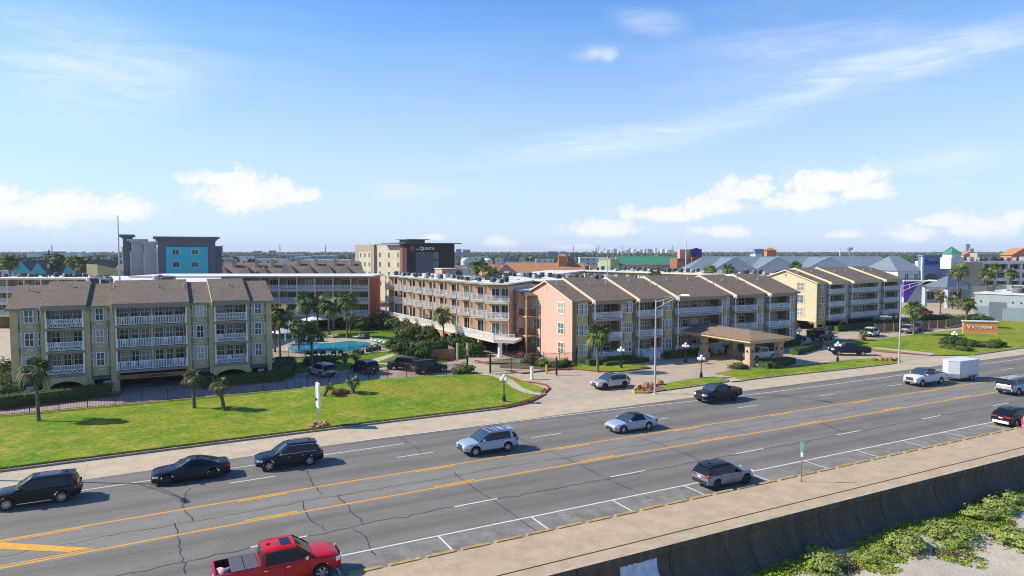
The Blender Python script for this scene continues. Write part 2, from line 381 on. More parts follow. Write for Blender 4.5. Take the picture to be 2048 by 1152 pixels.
# sealed cracks
cs = MB()
def crack(pts, wd=.07, sub=9, jit=.09, z=.003):
    P = []
    for (a, b) in zip(pts, pts[1:]):
        for i in range(sub):
            t = i/sub; P.append((a[0]+(b[0]-a[0])*t+random.gauss(0, jit), a[1]+(b[1]-a[1])*t+random.gauss(0, jit)))
    P.append(pts[-1])
    for a, b in zip(P, P[1:]):
        d = Vector((b[0]-a[0], b[1]-a[1])); 
        if d.length < 1e-4: continue
        n = Vector((-d.y, d.x)).normalized()*wd*random.uniform(.35, .6)
        cs.poly([(a[0]-n.x, a[1]-n.y, z), (b[0]-n.x, b[1]-n.y, z), (b[0]+n.x, b[1]+n.y, z), (a[0]+n.x, a[1]+n.y, z)], seal)
crack([(x, 45.1+crv(x)+random.uniform(-.25, .25)) for x in range(-12, 130, 5)], .06)
crack([(x, 39.35+crv(x)*.8+random.uniform(-.15, .15)) for x in range(-12, 130, 5)], .08, z=.0045)
for pts in [[(0, 865, 0)]]: pass
def pcrack(*uv, w_=.062): crack(pp(*uv), w_, 6, .05, .004)
pcrack((381, 975), (370, 990), (366, 1015), (385, 1042)); pcrack((350, 1048), (360, 1090), (363, 1110), (372, 1148))
pcrack((612, 942), (628, 970), (645, 989)); pcrack((605, 1002), (615, 1035), (652, 1062)); pcrack((676, 989), (700, 1018), (727, 1048)); pcrack((705, 1056), (733, 1074), (738, 1098), (752, 1110))
pcrack((907, 945), (945, 975), (985, 1000), (1040, 1038), (1078, 1066)); pcrack((985, 843), (1020, 870), (1120, 911), (1200, 950), (1300, 996))
pcrack((797, 870), (845, 907)); pcrack((1145, 822), (1215, 847)); pcrack((1270, 873), (1340, 895), (1400, 918)); pcrack((1290, 805), (1365, 828)); pcrack((1428, 848), (1480, 862), (1530, 882))
pcrack((1348, 900), (1412, 926)); pcrack((1575, 890), (1635, 912)); pcrack((1640, 845), (1680, 862), (1720, 865)); pcrack((1500, 775), (1600, 800)); pcrack((1640, 800), (1700, 820)); pcrack((1640, 845), (1700, 870), (1790, 885)); pcrack((1815, 848), (1880, 863)); pcrack((1850, 840), (1915, 855))
prop(cs.build('crack_sealant'), kind='structure')
# kerb stones along the parking bays
ks = MB()
for k in range(-24, 90):
    x = 13.9+2.02*k
    if -40 < x < 190: pass
kp = MB(); kp.xprism([(33.34, 0), (33.34, .15), (33.30, .19), (33.04, .19), (33.04, 0)], -.0, 1.62, kerby)
kme = kp.mesh('parking_kerb')
for k in range(-14, 76):
    o = mobj('parking_kerb', kme, loc=(12.2+2.02*k, random.uniform(-.03, .03), 0), rot=(0, 0, random.uniform(-.0006, .0006)))
    prop(o, 'worn yellow concrete kerb block between parking bays and seawall walk', 'kerb', 'kerb blocks along the parking bays')
# promenade and seawall
pw = MB()
pw.box(-120, 29.62, -.1, 900, 33.05, .14, conc_w); pw.box(-120, 28.6, -.12, 900, 29.5, .15, conc_w)
pw.poly([(-120, 29.49, .142), (900, 29.49, .142), (900, 29.63, .142), (-120, 29.63, .142)], mat('walk_gap', (.035, .025, .018), .9, .2, 2))
struct('seawall_walk', pw)
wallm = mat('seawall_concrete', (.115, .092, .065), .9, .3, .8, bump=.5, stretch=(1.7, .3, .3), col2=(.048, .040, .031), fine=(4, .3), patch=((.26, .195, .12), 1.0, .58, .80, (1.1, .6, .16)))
wt = wallm.node_tree
sw = MB(); prof = [(28.6, .16), (28.42, .14), (28.40, -.22), (28.52, -.36), (28.50, -.7), (28.36, -1.15), (28.08, -1.6), (27.7, -2.0), (27.2, -2.35), (26.5, -2.7), (26.5, -3.2), (28.75, -3.2), (28.75, .0)]
x = -60.0
capm = mat('seawall_cap', (.44, .34, .22), .9, .2, 1.2)
while x < 420:
    n = len(prof)
    L_ = 6.04
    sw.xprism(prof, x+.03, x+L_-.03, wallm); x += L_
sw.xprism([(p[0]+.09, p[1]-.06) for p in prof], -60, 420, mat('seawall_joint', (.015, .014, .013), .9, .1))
sw.box(-60, 28.39, .161, 420, 28.62, .168, capm)
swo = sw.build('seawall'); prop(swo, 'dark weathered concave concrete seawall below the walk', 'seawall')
pt = MB(); random.seed(3); P0 = []
xc = at(1275, 1150, -.9)[0]
wpaint = mat('blue_white_paint', (.52, .56, .66), .8, .2, 3)
def wally(z):
    for a, b in zip(prof[2:9], prof[3:10]):
        if b[1] <= z <= a[1]: return a[0]+(b[0]-a[0])*(z-a[1])/(b[1]-a[1])
    return 28.4
x0 = at(1222, 1125, -.5)[0]; x1 = at(1320, 1122, -.5)[0]; n = 14
for i in range(n):
    a = x0+(x1-x0)*i/n; b = x0+(x1-x0)*(i+1)/n; zt = -.42-.05*random.random()
    for z in (zt, -.8, -1.1, -1.4):
        zb = {zt: -.8, -.8: -1.1, -1.1: -1.4, -1.4: -1.75-.25*random.random()}[z]
        pt.poly([(a, wally(z)-.012, z), (a, wally(zb)-.012, zb), (b, wally(zb)-.012, zb), (b, wally(z)-.012, z)], wpaint)
    
pob = pt.build('paint_patch', swo)
# beach
bc = MB(); nx, ny = 150, 40
def bz(x, y): return -2.15-(27.8-y)*.05+.35*noise.noise(Vector((x*.16, y*.2, 0)))+.12*noise.noise(Vector((x*.7, y*.8, 4)))
for i in range(nx+1):
    for j in range(ny+1):
        x = -40+i*1.6; y = 27.9-j*1.1; bc.v.append((x, y, bz(x, y)))
q = bc.mi(sand)
for i in range(nx):
    for j in range(ny):
        a = i*(ny+1)+j; bc.f.append((a, a+1, a+ny+2, a+ny+1)); bc.m.append(q)
struct('beach', bc, smooth=True)
sea = MB(); sea.poly([(-3000, -3000, -4.6), (3000, -3000, -4.6), (3000, -10, -4.6), (-3000, -10, -4.6)], mat('sea_water', (.06, .10, .10), .15, .1, .3)); struct('sea', sea)
# left lawn with its berm
lawn_edge = [(-60, 61.35)]+[(x, 62.05+crv(x)*.85) for x in range(-20, 26, 3)]+[(28, 62.0), (31.5, 62.0), (34.6, 62.9), (37.2, 64.9), (39.2, 67.0), (40.6, 68.5), (41.3, 70.4), (40.8, 72.2)]
ZL = .13
lm = MB(); grid = {}
def inpoly(x, y, P):
    r = False; j = len(P)-1
    for i in range(len(P)):
        if (P[i][1] > y) != (P[j][1] > y) and x < (P[j][0]-P[i][0])*(y-P[i][1])/(P[j][1]-P[i][1])+P[i][0]: r = not r
        j = i
    return r
def drape(mb, x, ya, yb, x2, ya2, yb2, m, n=14):
    for k in range(n):
        t0, t1 = k/n, (k+1)/n
        p = [(x, ya+(yb-ya)*t0), (x2, ya2+(yb2-ya2)*t0), (x2, ya2+(yb2-ya2)*t1), (x, ya+(yb-ya)*t1)]
        mb.poly([(a, b, ZL+mound(a, b)) for a, b in p], m)
def ley(x):
    for (a, b) in zip(lawn_edge, lawn_edge[1:]):
        if a[0] <= x <= b[0]: return a[1]+(b[1]-a[1])*(x-a[0])/max(1e-6, b[0]-a[0])
    return 72
xs = [-60, -40, -30]+[-20+1.5*i for i in range(41)]
def lby(x): return 81.7 if x < 34 else 81.7-(x-34)*.55
xs = [x for x in xs if x <= 40.5]
for a, b in zip(xs, xs[1:]):
    drape(lm, a, ley(a)+.28, lby(a), b, ley(b)+.28, lby(b), grass)
lawn = struct('lawn', lm); 
le = MB()
for a, b in zip(xs, xs[1:]):
    le.poly([(a, ley(a)+.2, ZL+.02), (b, ley(b)+.2, ZL+.02), (b, ley(b)+.75+.3*noise.noise(Vector((b*.5, 0, 0))), ZL+.02+mound(b, ley(b)+.6)), (a, ley(a)+.75+.3*noise.noise(Vector((a*.5, 0, 0))), ZL+.02+mound(a, ley(a)+.6))], edge_g)
struct('lawn_edge', le)
def kerb(name, pts, m, w_=.18, h=.15, closed=False):
    mb = MB(); P = list(pts)
    if closed: P.append(P[0])
    nrm = []
    for i in range(len(P)):
        a = Vector(P[max(i-1, 0)]); b = Vector(P[min(i+1, len(P)-1)])
        if closed and i in (0, len(P)-1): a = Vector(P[-2]); b = Vector(P[1])
        d = (b-a).normalized(); nrm.append(Vector((-d.y, d.x)))
    for i in range(len(P)-1):
        a, b = Vector(P[i]), Vector(P[i+1]); n0, n1 = nrm[i]*w_/2, nrm[i+1]*w_/2
        mb.prism([tuple(a-n0), tuple(b-n1), tuple(b+n1), tuple(a+n0)], -.02, h, m)
    return struct(name, mb)
kerb('kerb', [p for p in lawn_edge if p[0] < 32], kerbm, .2); kerb('red_kerb', lawn_edge[-7:]+[(39.6, 73.6), (37.5, 75)], redk, .2, .17)
# footpath across the lawn
fp = MB()
fpp = [lawn_at(u, v) for u, v in [(962, 749), (990, 751), (1015, 760), (1035, 776), (1060, 786), (1088, 789)]]
for a, b in zip(fpp, fpp[1:]):
    d = Vector((b[0]-a[0], b[1]-a[1])).normalized(); n = Vector((-d.y, d.x))*.62
    fp.poly([(p[0]+s*n.x, p[1]+s*n.y, ZL+.03+mound(p[0]+s*n.x, p[1]+s*n.y)) for p, s in ((a, -1), (b, -1), (b, 1), (a, 1))], conc_l)
struct('path', fp)
# resort concrete: apron, drives and car parks
sheet('driveway', [(-60, 60.5), (30, 60.5), (200, 60.5), (200, 112), (60, 112), (52, 81.6), (43, 86), (40, 90), (-60, 90)], .0, conc_d)
sheet('parking_lot', [(-60, 82), (36.5, 82), (40.5, 92), (10, 93.5), (-60, 91)], .012, paver)
sheet('resort_court', [(-60, 89.9), (44, 89.9), (60, 96), (60, 190), (-60, 190)], .006, conc_d)
# ================================================================ VEHICLES
def paint(name, col, metal=.0, rough=.28): return mat(name, col, rough+.04, 0, spec=.3, metal=metal, coat=.12)
tyre_m = mat('tyre', (.018, .018, .018), .8, 0); rim_s = mat('rim_silver', (.55, .56, .58), .3, 0, metal=.8); rim_b = mat('rim_black', (.03, .03, .032), .35, 0)
glass_m = mat('car_glass', (.008, .010, .015), .05, 0, spec=.35); wsh_m = mat('windshield_glass', (.03, .05, .065), .05, 0, spec=.9)
trim_m = mat('black_trim', (.02, .02, .021), .6, 0); chrome = mat('chrome', (.7, .7, .72), .15, 0, metal=1.0)
tail_m = mat('tail_red', (.45, .012, .012), .2, 0, coat=.5); head_m = mat('headlamp', (.75, .78, .8), .1, 0, spec=.8); plate_m = mat('plate', (.7, .7, .7), .5, 0)
amber = mat('amber', (.6, .22, .02), .3, 0)
_wh = {}
def wheel_meshes(r, wd, rim, spokes):
    k = (r, wd, rim.name, spokes)
    if k in _wh: return _wh[k]
    t = MB(); ri = r*.66
    t.lathe([(ri*.98, -wd/2+.02), (ri, -wd/2), (r*.93, -wd/2), (r*.99, -wd/2+.03), (r, -wd*.2), (r, wd*.2), (r*.99, wd/2-.03), (r*.93, wd/2), (ri, wd/2), (ri*.98, wd/2-.02)], 28, tyre_m, axis='y')
    m = MB(); m.lathe([(ri, wd/2-.005), (ri*.96, wd/2-.005), (ri*.9, wd/2-.06), (ri*.9, -wd/2+.02), (ri, -wd/2+.01)], 28, rim, axis='y')
    m.lathe([(ri*.92, wd/2-.12), (.001, wd/2-.12)], 20, trim_m, axis='y'); m.lathe([(ri*.24, wd/2-.08), (ri*.24, wd/2-.03), (ri*.16, wd/2-.015), (.001, wd/2-.015)], 14, rim, axis='y')
    for i in range(spokes):
        a = 2*math.pi*i/spokes
        m.obox((math.cos(a)*ri*.18, wd/2-.04, math.sin(a)*ri*.18), (math.cos(a), 0, math.sin(a)), ri*.2*5/spokes+.015, .035, ri*.76, rim) if False else None
        d = Vector((math.cos(a), 0, math.sin(a))); n = Vector((-math.sin(a), 0, math.cos(a))); hw0, hw1 = ri*.13*5/spokes+.008, ri*.17*5/spokes+.01
        y0, y1 = wd/2-.06, wd/2-.018; c0, c1 = d*ri*.15, d*ri*.95
        P = [c0-n*hw0, c1-n*hw1, c1+n*hw1, c0+n*hw0]
        F = [(p.x, y1, p.z) for p in P]; B = [(p.x, y0, p.z) for p in P]
        m.poly(F, rim)
        for i2 in range(4): j = (i2+1) % 4; m.poly([F[i2], F[j], B[j], B[i2]], rim)
    _wh[k] = (t.mesh('tyre', True), m.mesh('rim')); return _wh[k]
def lerp_t(tab, x):
    if x <= tab[0][0]: return tab[0][1]
    for a, b in zip(tab, tab[1:]):
        if x <= b[0]:
            t = (x-a[0])/(b[0]-a[0]); return a[1]+(b[1]-a[1])*t
    return tab[-1][1]
def car(name, label, cat, loc, rz, S, group=None, lx=0):
    """S: spec dict. x forward, origin mid wheelbase on the ground"""
    root = thing(name, label, cat, (loc[0], loc[1], loc[2] if len(loc) > 2 else 0), rz, group)
    wb, fo, ro, W, wr = S['wb'], S['fo'], S['ro'], S['W']/2, S['wr']
    xf, xr = wb/2+fo, -wb/2-ro; top = S['top']; P = S['paint']; sill = S.get('sill', .30); pk = S.get('bed')
    rear_k = S.get('rear_k', .10)
    def hw(x):
        a = max(0, (x-(xf-.85))/.85); b = max(0, ((xr+.7)-x)/.7)
        return W*(1-.05*a-.20*a**4-.03*b-rear_k*b**4)
    def fz(z): return 1-.035*max(0, (z-.62)/.5)**2-.03*max(0, (.5-z)/.3)**2
    def ws(x, z): return hw(x)*fz(z)
    def zlow(x):
        z = sill
        if x > xf-.5: z += (x-(xf-.5))*.10
        if x < xr+.5: z += ((xr+.5)-x)*.22
        ra = wr+.075
        for xa in (wb/2, -wb/2):
            d = abs(x-xa)
            if d < ra: z = max(z, wr+math.sqrt(ra*ra-d*d))
        return z
    xs = set([xr, xr+.05, xr+.15, xr+.3, xf, xf-.04, xf-.1, xf-.2, xf-.35, xf-.5, 0, .3, -.3, .6, -.6, .9, -.9])
    for xa in (wb/2, -wb/2):
        for i in range(13): xs.add(round(xa+(wr+.075)*math.cos(math.pi*i/12), 3))
    for a, _ in top: xs.add(a)
    if pk: xs |= {pk[0], pk[0]+.04, pk[1], pk[1]-.04}
    xs = sorted(x for x in xs if xr-.001 <= x <= xf+.001)
    b = MB(); rings = []
    for x in xs:
        zl, zt = zlow(x), lerp_t(top, x); cr = S.get('crown', .035)
        inbed = pk and pk[0]+.03 < x < pk[1]-.03
        zt = max(zt, zl+.06)
        z1, z2, z3 = zl+.07, zl+(zt-zl)*.5, zl+(zt-zl)*.82
        pts = [(0, zl+.02 if zl < .5 else zl), (ws(x, zl)*.97, zl), (ws(x, z1)+(.012 if zl > .5 else .0), z1), (ws(x, z2), z2), (ws(x, z3)*.99, z3)]
        if inbed: pts += [(ws(x, zt)*.965, zt), (ws(x, zt)*.89, zt), (ws(x, zt)*.88, .78), (0, .78)]
        else: pts += [(ws(x, zt)*.95, zt-.015), (ws(x, zt)*.86, zt+cr*.35), (ws(x, zt)*.5, zt+cr*.85), (0, zt+cr)]
        ring = [(x, p[0], p[1]) for p in pts]+[(x, -p[0], p[1]) for p in pts[-2:0:-1]]
        rings.append(ring)
    n = len(rings[0]); k0 = 0
    for r in rings: b.v += r
    qp, qt = b.mi(P), b.mi(S.get('clad', P)); qk = b.mi(trim_m)
    for i in range(len(rings)-1):
        for j in range(n):
            a0, a1 = i*n+j, i*n+(j+1) % n
            b.f.append((a0, a0+n, a1+n, a1)); seg = j if j < n//2 else n-1-j
            bedin = pk and pk[0] < (xs[i]+xs[i+1])/2 < pk[1] and seg >= 6
            b.m.append(qk if seg == 0 or bedin else (qt if seg == 1 else qp))
    b.f.append(tuple(range(n-1, -1, -1))); b.m.append(qp); k = (len(rings)-1)*n; b.f.append(tuple(range(k, k+n))); b.m.append(qp)
    me = b.mesh('body', True)
    ob = mobj('body', me, root)
    mod = ob.modifiers.new('ws', 'EDGE_SPLIT'); mod.split_angle = R(38)
    # greenhouse
    G = S['glass']  # [(xrear,z),(xroofrear,z),(xrooffront,z),(xwsbase,z)]
    (x0, z0), (x1, z1), (x2, z2), (x3, z3) = G; tum = S.get('tum', .32); wbf = S.get('wbf', .93)
    def roof(x):
        if x <= x1: return z0+(z1-z0)*(max(0, x-x0)/(x1-x0))**.85
        if x <= x2: return z1+(z2-z1)*(x-x1)/(x2-x1)+S.get('arch', .03)*math.sin(math.pi*(x-x1)/(x2-x1))
        return z3+(z2-z3)*max(0, (x3-x)/(x3-x2))**.9
    def wbelt(x): return hw(x)*wbf*fz(lerp_t(top, x))
    def wtop(x): return max(.3, W*wbf-tum*(roof(x)-lerp_t(top, min(max(x, x0), x3))))
    gx = sorted(set([x0, x3, x1, x2]+[x0+(x1-x0)*t for t in (.3, .65)]+[x1+(x2-x1)*t/5 for t in range(1, 5)]+[x2+(x3-x2)*t for t in (.2, .4, .6, .8)]))
    def gring(x, off=0.0, lo=None):
        zr = roof(x); zb = min(lerp_t(top, x)-.01, zr-.01); wt = wtop(x)*(1 if zr-zb > .1 else 1)+off; wbx = wbelt(x)+off
        f = min(1, max(0, (zr-zb)/.35)); wt = wbx-(wbx-wt)*f if f < 1 else wt
        ptl = [(wbx, zb), (wt, zr-.05*f+off), (wt*.93, zr+off*.6), (wt*.5, zr+.02*f+off), (0, zr+.028*f+off)]
        if lo is not None:
            t = lo; ptl[0] = (wbx+(wt-wbx)*(1-t), zb+(zr-.05*f-zb)*(1-t))
        return ptl
    def gloft(mb, xs_, m, off=0.0, lo=None):
        k = len(mb.v); q = mb.mi(m); nn = 9
        for x in xs_:
            p = gring(x, off, lo); mb.v += [(x, a, z) for a, z in p]+[(x, -a, z) for a, z in p[-2::-1]]
        for i in range(len(xs_)-1):
            for j in range(nn-1): a = k+i*nn+j; mb.f.append((a, a+nn, a+nn+1, a+1)); mb.m.append(q)
        mb.f.append(tuple(k+j for j in range(nn))); mb.m.append(q); e = k+(len(xs_)-1)*nn; mb.f.append(tuple(e+j for j in range(nn-1, -1, -1))); mb.m.append(q)
    gm = MB(); gloft(gm, gx, glass_m)
    go = mobj('windows', gm.mesh('windows', True), root); md = go.modifiers.new('es', 'EDGE_SPLIT'); md.split_angle = R(30)
    wm = MB(); ws_x = [x2+(x3-x2)*t for t in (.04, .3, .6, .96)]
    for a, c in zip(ws_x, ws_x[1:]):
        pa, pc = gring(a, .008), gring(c, .008)
        for s in (1, -1):
            for j in (2, 3): wm.poly([(a, s*pa[j][0]*(.97 if j == 2 else 1), pa[j][1]+.003), (c, s*pc[j][0]*(.97 if j == 2 else 1), pc[j][1]+.003), (c, s*pc[j+1][0], pc[j+1][1]+.003), (a, s*pa[j+1][0], pa[j+1][1]+.003)], wsh_m)
    mobj('windshield', wm.mesh('windshield'), root)
    rm = MB(); ext = S.get('spoil', 0)
    rxs = [x for x in gx if x1-.001 <= x <= x2+.001]
    gloft(rm, rxs, S.get('roofpaint', P), .012, .06)
    if ext: 
        zr = roof(x1); rm.prism([(x1+.02, -wtop(x1)*.9), (x1-ext, -wtop(x1)*.84), (x1-ext, wtop(x1)*.84), (x1+.02, wtop(x1)*.9)], zr-.03, zr+.015, S.get('roofpaint', P))
    if S.get('sun'):
        a, c, wd = S['sun']; rm.box(a, -wd, roof(a)+.03, c, wd, roof(c)+.046, glass_m)
    ro_ = rm.build('roof', root); md = ro_.modifiers.new('es', 'EDGE_SPLIT'); ro_.data.polygons.foreach_set('use_smooth', [True]*len(ro_.data.polygons)); md.split_angle = R(40)
    # pillars on the sides
    def sidept(x, t, s, off=.012):
        p = gring(x, 0); return (x, s*(p[0][0]+(p[1][0]-p[0][0])*t+off), p[0][1]+(p[1][1]-p[0][1])*t)
    for s in (1, -1):
        for (xa, xb, xc, xd) in S.get('pillars', []):   # bottom x range, top x range
            pm = MB(); pm.poly([sidept(xa, 0, s), sidept(xb, 0, s), sidept(xd, 1, s), sidept(xc, 1, s)], S.get('pilpaint', P)); pm.build('pillar', root)
        pm = MB(); A = [x2+(x3-x2)*t for t in (0, .25, .5, .75, 1.0)]
        for a, c in zip(A, A[1:]):
            pa, pc = gring(a, .012), gring(c, .012)
            da = .05
            pm.poly([(a-.05, s*pa[1][0], pa[1][1]-.035), (c-.05, s*pc[1][0], pc[1][1]-.035), (c+.03, s*pc[2][0]*.985, pc[2][1]+.012), (a+.03, s*pa[2][0]*.985, pa[2][1]+.012)], P)
        pm.build('pillar', root)
        if S.get('beltchrome'): 
            pm = MB()
            bx = [x for x in gx if x1-.1 < x < x3-.1]
            for a, c in zip(bx, bx[1:]):
                pa, pc = gring(a, .014), gring(c, .014); pm.poly([(a, s*pa[0][0], pa[0][1]+.0), (c, s*pc[0][0], pc[0][1]), (c, s*pc[0][0], pc[0][1]+.035), (a, s*pa[0][0], pa[0][1]+.035)], chrome)
                pm.poly([(a, s*(pa[1][0]+.004), pa[1][1]-.03), (c, s*(pc[1][0]+.004), pc[1][1]-.03), (c, s*(pc[1][0]+.004), pc[1][1]), (a, s*(pa[1][0]+.004), pa[1][1])], chrome)
            pm.build('window_trim', root)
    # doors
    def patch(mb, xa, xb, za, zb_, s, m, off, nx_=5, nz_=3):
        for i in range(nx_):
            for j in range(nz_):
                u0, u1 = xa+(xb-xa)*i/nx_, xa+(xb-xa)*(i+1)/nx_; v0, v1 = za+(zb_-za)*j/nz_, za+(zb_-za)*(j+1)/nz_
                mb.poly([(u0, s*(ws(u0, v0)+off), v0), (u1, s*(ws(u1, v0)+off), v0), (u1, s*(ws(u1, v1)+off), v1), (u0, s*(ws(u0, v1)+off), v1)], m)
    for s in (1, -1):
        for (xa, xb) in S.get('doors', []):
            zt = min(lerp_t(top, xa), lerp_t(top, xb)); zt = sill+(zt-sill)*.84
            d = MB(); patch(d, xa-.014, xb+.014, sill+.10, zt+.01, s, trim_m, .004); patch(d, xa, xb, sill+.115, zt, s, P, .009); dn = d.build('door', root)
            h = MB(); hx = xa+.13; hz = zt-.06; h.box(hx-.11, s*(ws(hx, hz)+.006), hz-.02, hx+.09, s*(ws(hx, hz)+.035), hz+.015, S.get('handle', P)); h.build('handle', dn)
    if S.get('step'):
        for s in (1, -1):
            st = MB(); st.box(-wb/2+wr+.15, s*(W-.02), sill-.02, wb/2-wr-.15, s*(W+.06), sill+.03, S['step']); st.build('running_board', root)
    # wheels
    wd = S.get('tw', .24); tm, rmm = wheel_meshes(wr, wd, S.get('rim', rim_s), S.get('spokes', 5))
    for xa in (wb/2, -wb/2):
        for s in (1, -1):
            o = mobj('wheel', tm, root, (xa, s*(W-wd/2-.015), wr), 0 if s > 0 else math.pi); mobj('rim', rmm, o)
    # lamps, grille, plates, bumpers
    fz0 = lerp_t(top, xf)
    hz0, hz1 = S.get('head', (fz0-.18, fz0-.03))
    for s in (1, -1):
        h = MB(); a = xf-S.get('headlen', .4)
        patch(h, a, xf-.02, hz0, hz1, s, head_m, .012, 5, 2)
        h.poly([(xf+.012, s*ws(xf, hz0)*.99, hz0), (xf+.012, s*ws(xf, hz0)*.62, hz0), (xf+.012, s*ws(xf, hz0)*.62, hz1), (xf+.012, s*ws(xf, hz0)*.99, hz1)], head_m)
        h.build('headlight', root)
        t = MB(); ta, tb = S.get('tail', (.8, 1.0)); tl = S.get('taillen', .3)
        patch(t, xr+.0, xr+tl, ta, tb, s, tail_m, .014, 3, 2)
        i_ = S.get('tailin', .68)
        t.poly([(xr-.014, s*ws(xr, ta)*1.01, ta), (xr-.014, s*ws(xr, ta)*i_, ta+(.03 if i_ < .5 else 0)), (xr-.014, s*ws(xr, ta)*i_, tb), (xr-.014, s*ws(xr, ta)*1.01, tb)], tail_m)
        t.build('tail_light', root)
        m = MB(); mx_ = x3-.42; mz = lerp_t(top, mx_)+.08; y0 = wbelt(mx_)
        m.prism([(mx_-.08, s*(y0+.02)), (mx_+.06, s*(y0+.02)), (mx_+.1, s*(y0+.2)), (mx_-.04, s*(y0+.27)), (mx_-.1, s*(y0+.2))], mz-.07, mz+.09, S.get('mirror', P)); m.build('mirror', root)
    gr = MB(); gh0, gh1 = S.get('grille', (hz0-.12, hz1-.02)); gw = ws(xf, gh0)*S.get('gw', .58)
    gr.box(xf-.02, -gw, gh0, xf+.02, gw, gh1, trim_m)
    nb = S.get('bars', 3)
    for i in range(nb): z = gh0+(gh1-gh0)*(i+.5)/nb; gr.box(xf, -gw, z-.012, xf+.03, gw, z+.012, S.get('barm', chrome))
    gr.build('grille', root)
    bf = MB(); fl = S.get('bump', trim_m); bw = ws(xf, .4)*.86
    bf.box(xf-.03, -bw, sill+.08, xf+.03, bw, gh0-.06 if gh0-.06 > sill+.2 else sill+.2, fl); 
    bf.build('front_bumper', root)
    br = MB(); bw = ws(xr, .45)*.95; br.prism([(xr+.1, -bw), (xr-.05, -bw*.9), (xr-.05, bw*.9), (xr+.1, bw)], sill+.12, sill+.36, S.get('rbump', S.get('clad', P))); br.build('rear_bumper', root)
    plt = MB(); pz = S.get('platez', .72); plt.box(xr-.025, -.16, pz, xr-.012, .16, pz+.13, plate_m); plt.build('licence_plate', root)
    if S.get('rails'):
        for s in (1, -1):
            t = MB(); t.tube([(x, s*wtop(x)*.9, roof(x)+.012+(.05 if i not in (0, 4) else 0)) for i, x in enumerate([x1+.05, x1+.3, (x1+x2)/2, x2-.4, x2-.15])], .02, 6, S['rails']); t.build('roof_rail', root)
    if S.get('bars_x'):
        t = MB()
        for x in S['bars_x']: t = MB(); t.box(x-.03, -wtop(x)*.9, roof(x)+.06, x+.03, wtop(x)*.9, roof(x)+.09, trim_m); t.build('roof_bar', root)
    if pk and S.get('tonneau'):
        t = MB(); a, c = S['tonneau']; zt = lerp_t(top, c); wi = W*.86; nn = S.get('tonn', 2)
        for i in range(nn):
            u0, u1 = a+(c-a)*i/nn+.02, a+(c-a)*(i+1)/nn-.02; t.box(u0, -wi, zt-.0, u1, wi, zt+.04, S['tonm'])
        t.build('bed_cover', root)
    an = MB(); an.prism([(x1+.25, -.02), (x1+.42, -.03), (x1+.42, .03), (x1+.25, .02)], roof(x1+.3)+.02, roof(x1+.3)+.09, S.get('fin', trim_m)); an.build('antenna', root)
    return root
def suv(**k):
    S = dict(wb=2.9, fo=.92, ro=1.0, W=1.94, wr=.37, sill=.33, top=[(-2.45, .95), (-2.3, 1.08), (-1.2, 1.10), (.9, 1.08), (1.05, 1.06), (1.9, .99), (2.25, .88), (2.37, .74)],
             glass=[(-2.38, 1.06), (-2.02, 1.70), (.15, 1.73), (1.12, 1.07)], tum=.26, tail=(.85, 1.04), clad=trim_m, doors=[(-1.05, -.08), (-.06, .95)], spoil=.16, pillars=[(-2.3, -1.75, -2.0, -1.72)], rails=trim_m, head=(.72, .88), grille=(.55, .84), platez=.78)
    S.update(k); return S
def pickup(**k):
    S = dict(wb=3.57, fo=.98, ro=1.25, W=2.02, wr=.42, sill=.46, top=[(-3.03, 1.30), (1.3, 1.30), (1.42, 1.28), (2.3, 1.22), (2.66, 1.10), (2.77, .9)], tw=.27,
             glass=[(-1.02, 1.29), (-.92, 1.90), (.62, 1.94), (1.45, 1.29)], tum=.26, tail=(.85, 1.2), taillen=.12, tailin=.84, doors=[(-.95, .05), (.08, 1.12)], bed=(-2.98, -1.1), head=(.88, 1.1), grille=(.72, 1.12), gw=.6, platez=.62, rear_k=.02, crown=.05,
             pillars=[(-1.0, -.86, -.9, -.78)], spokes=6, rbump=chrome, bump=chrome, headlen=.3)
    S.update(k); return S
def sedan(**k):
    S = dict(wb=2.82, fo=.92, ro=1.1, W=1.84, wr=.34, sill=.22, top=[(-2.51, .86), (-2.4, .98), (-1.75, 1.02), (-1.2, .98), (.9, .95), (1.1, .93), (1.95, .82), (2.22, .72), (2.33, .6)],
             glass=[(-1.85, 1.01), (-.95, 1.40), (.05, 1.44), (1.12, .94)], tum=.42, tail=(.72, .9), doors=[(-1.0, -.12), (-.1, .85)], pillars=[(-1.7, -1.15, -1.0, -.85)], head=(.56, .72), grille=(.3, .56), gw=.7, bars=2, spoil=0, platez=.55, wbf=.92)
    S.update(k); return S
p_blk = paint('paint_black', (.006, .007, .012)); p_navy = paint('paint_navy', (.007, .010, .026)); p_silver = paint('paint_silver_blue', (.36, .43, .52), .3, .3)
p_red = paint('paint_red', (.46, .008, .010), 0, .25); p_white = paint('paint_white', (.62, .63, .62)); p_grey = paint('paint_grey_blue', (.20, .235, .28), .4, .3); p_lsil = paint('paint_light_silver', (.42, .43, .42), .4, .3)
p_char = paint('paint_charcoal', (.014, .016, .024), .2, .3); p_rsuv = paint('paint_bright_red', (.6, .02, .015))
PI = math.pi
car('parked_car' if 0 else 'suv', 'black three-row suv at the left edge of the road, bright split-spoke wheels', 'suv', (-7.25, 52.6), PI, suv(paint=p_blk, wb=2.9, spokes=10, rails=None, step=chrome, wr=.38, sun=(-1.4, -.2, .45), pilpaint=p_blk), 'vehicles driving towards the left')
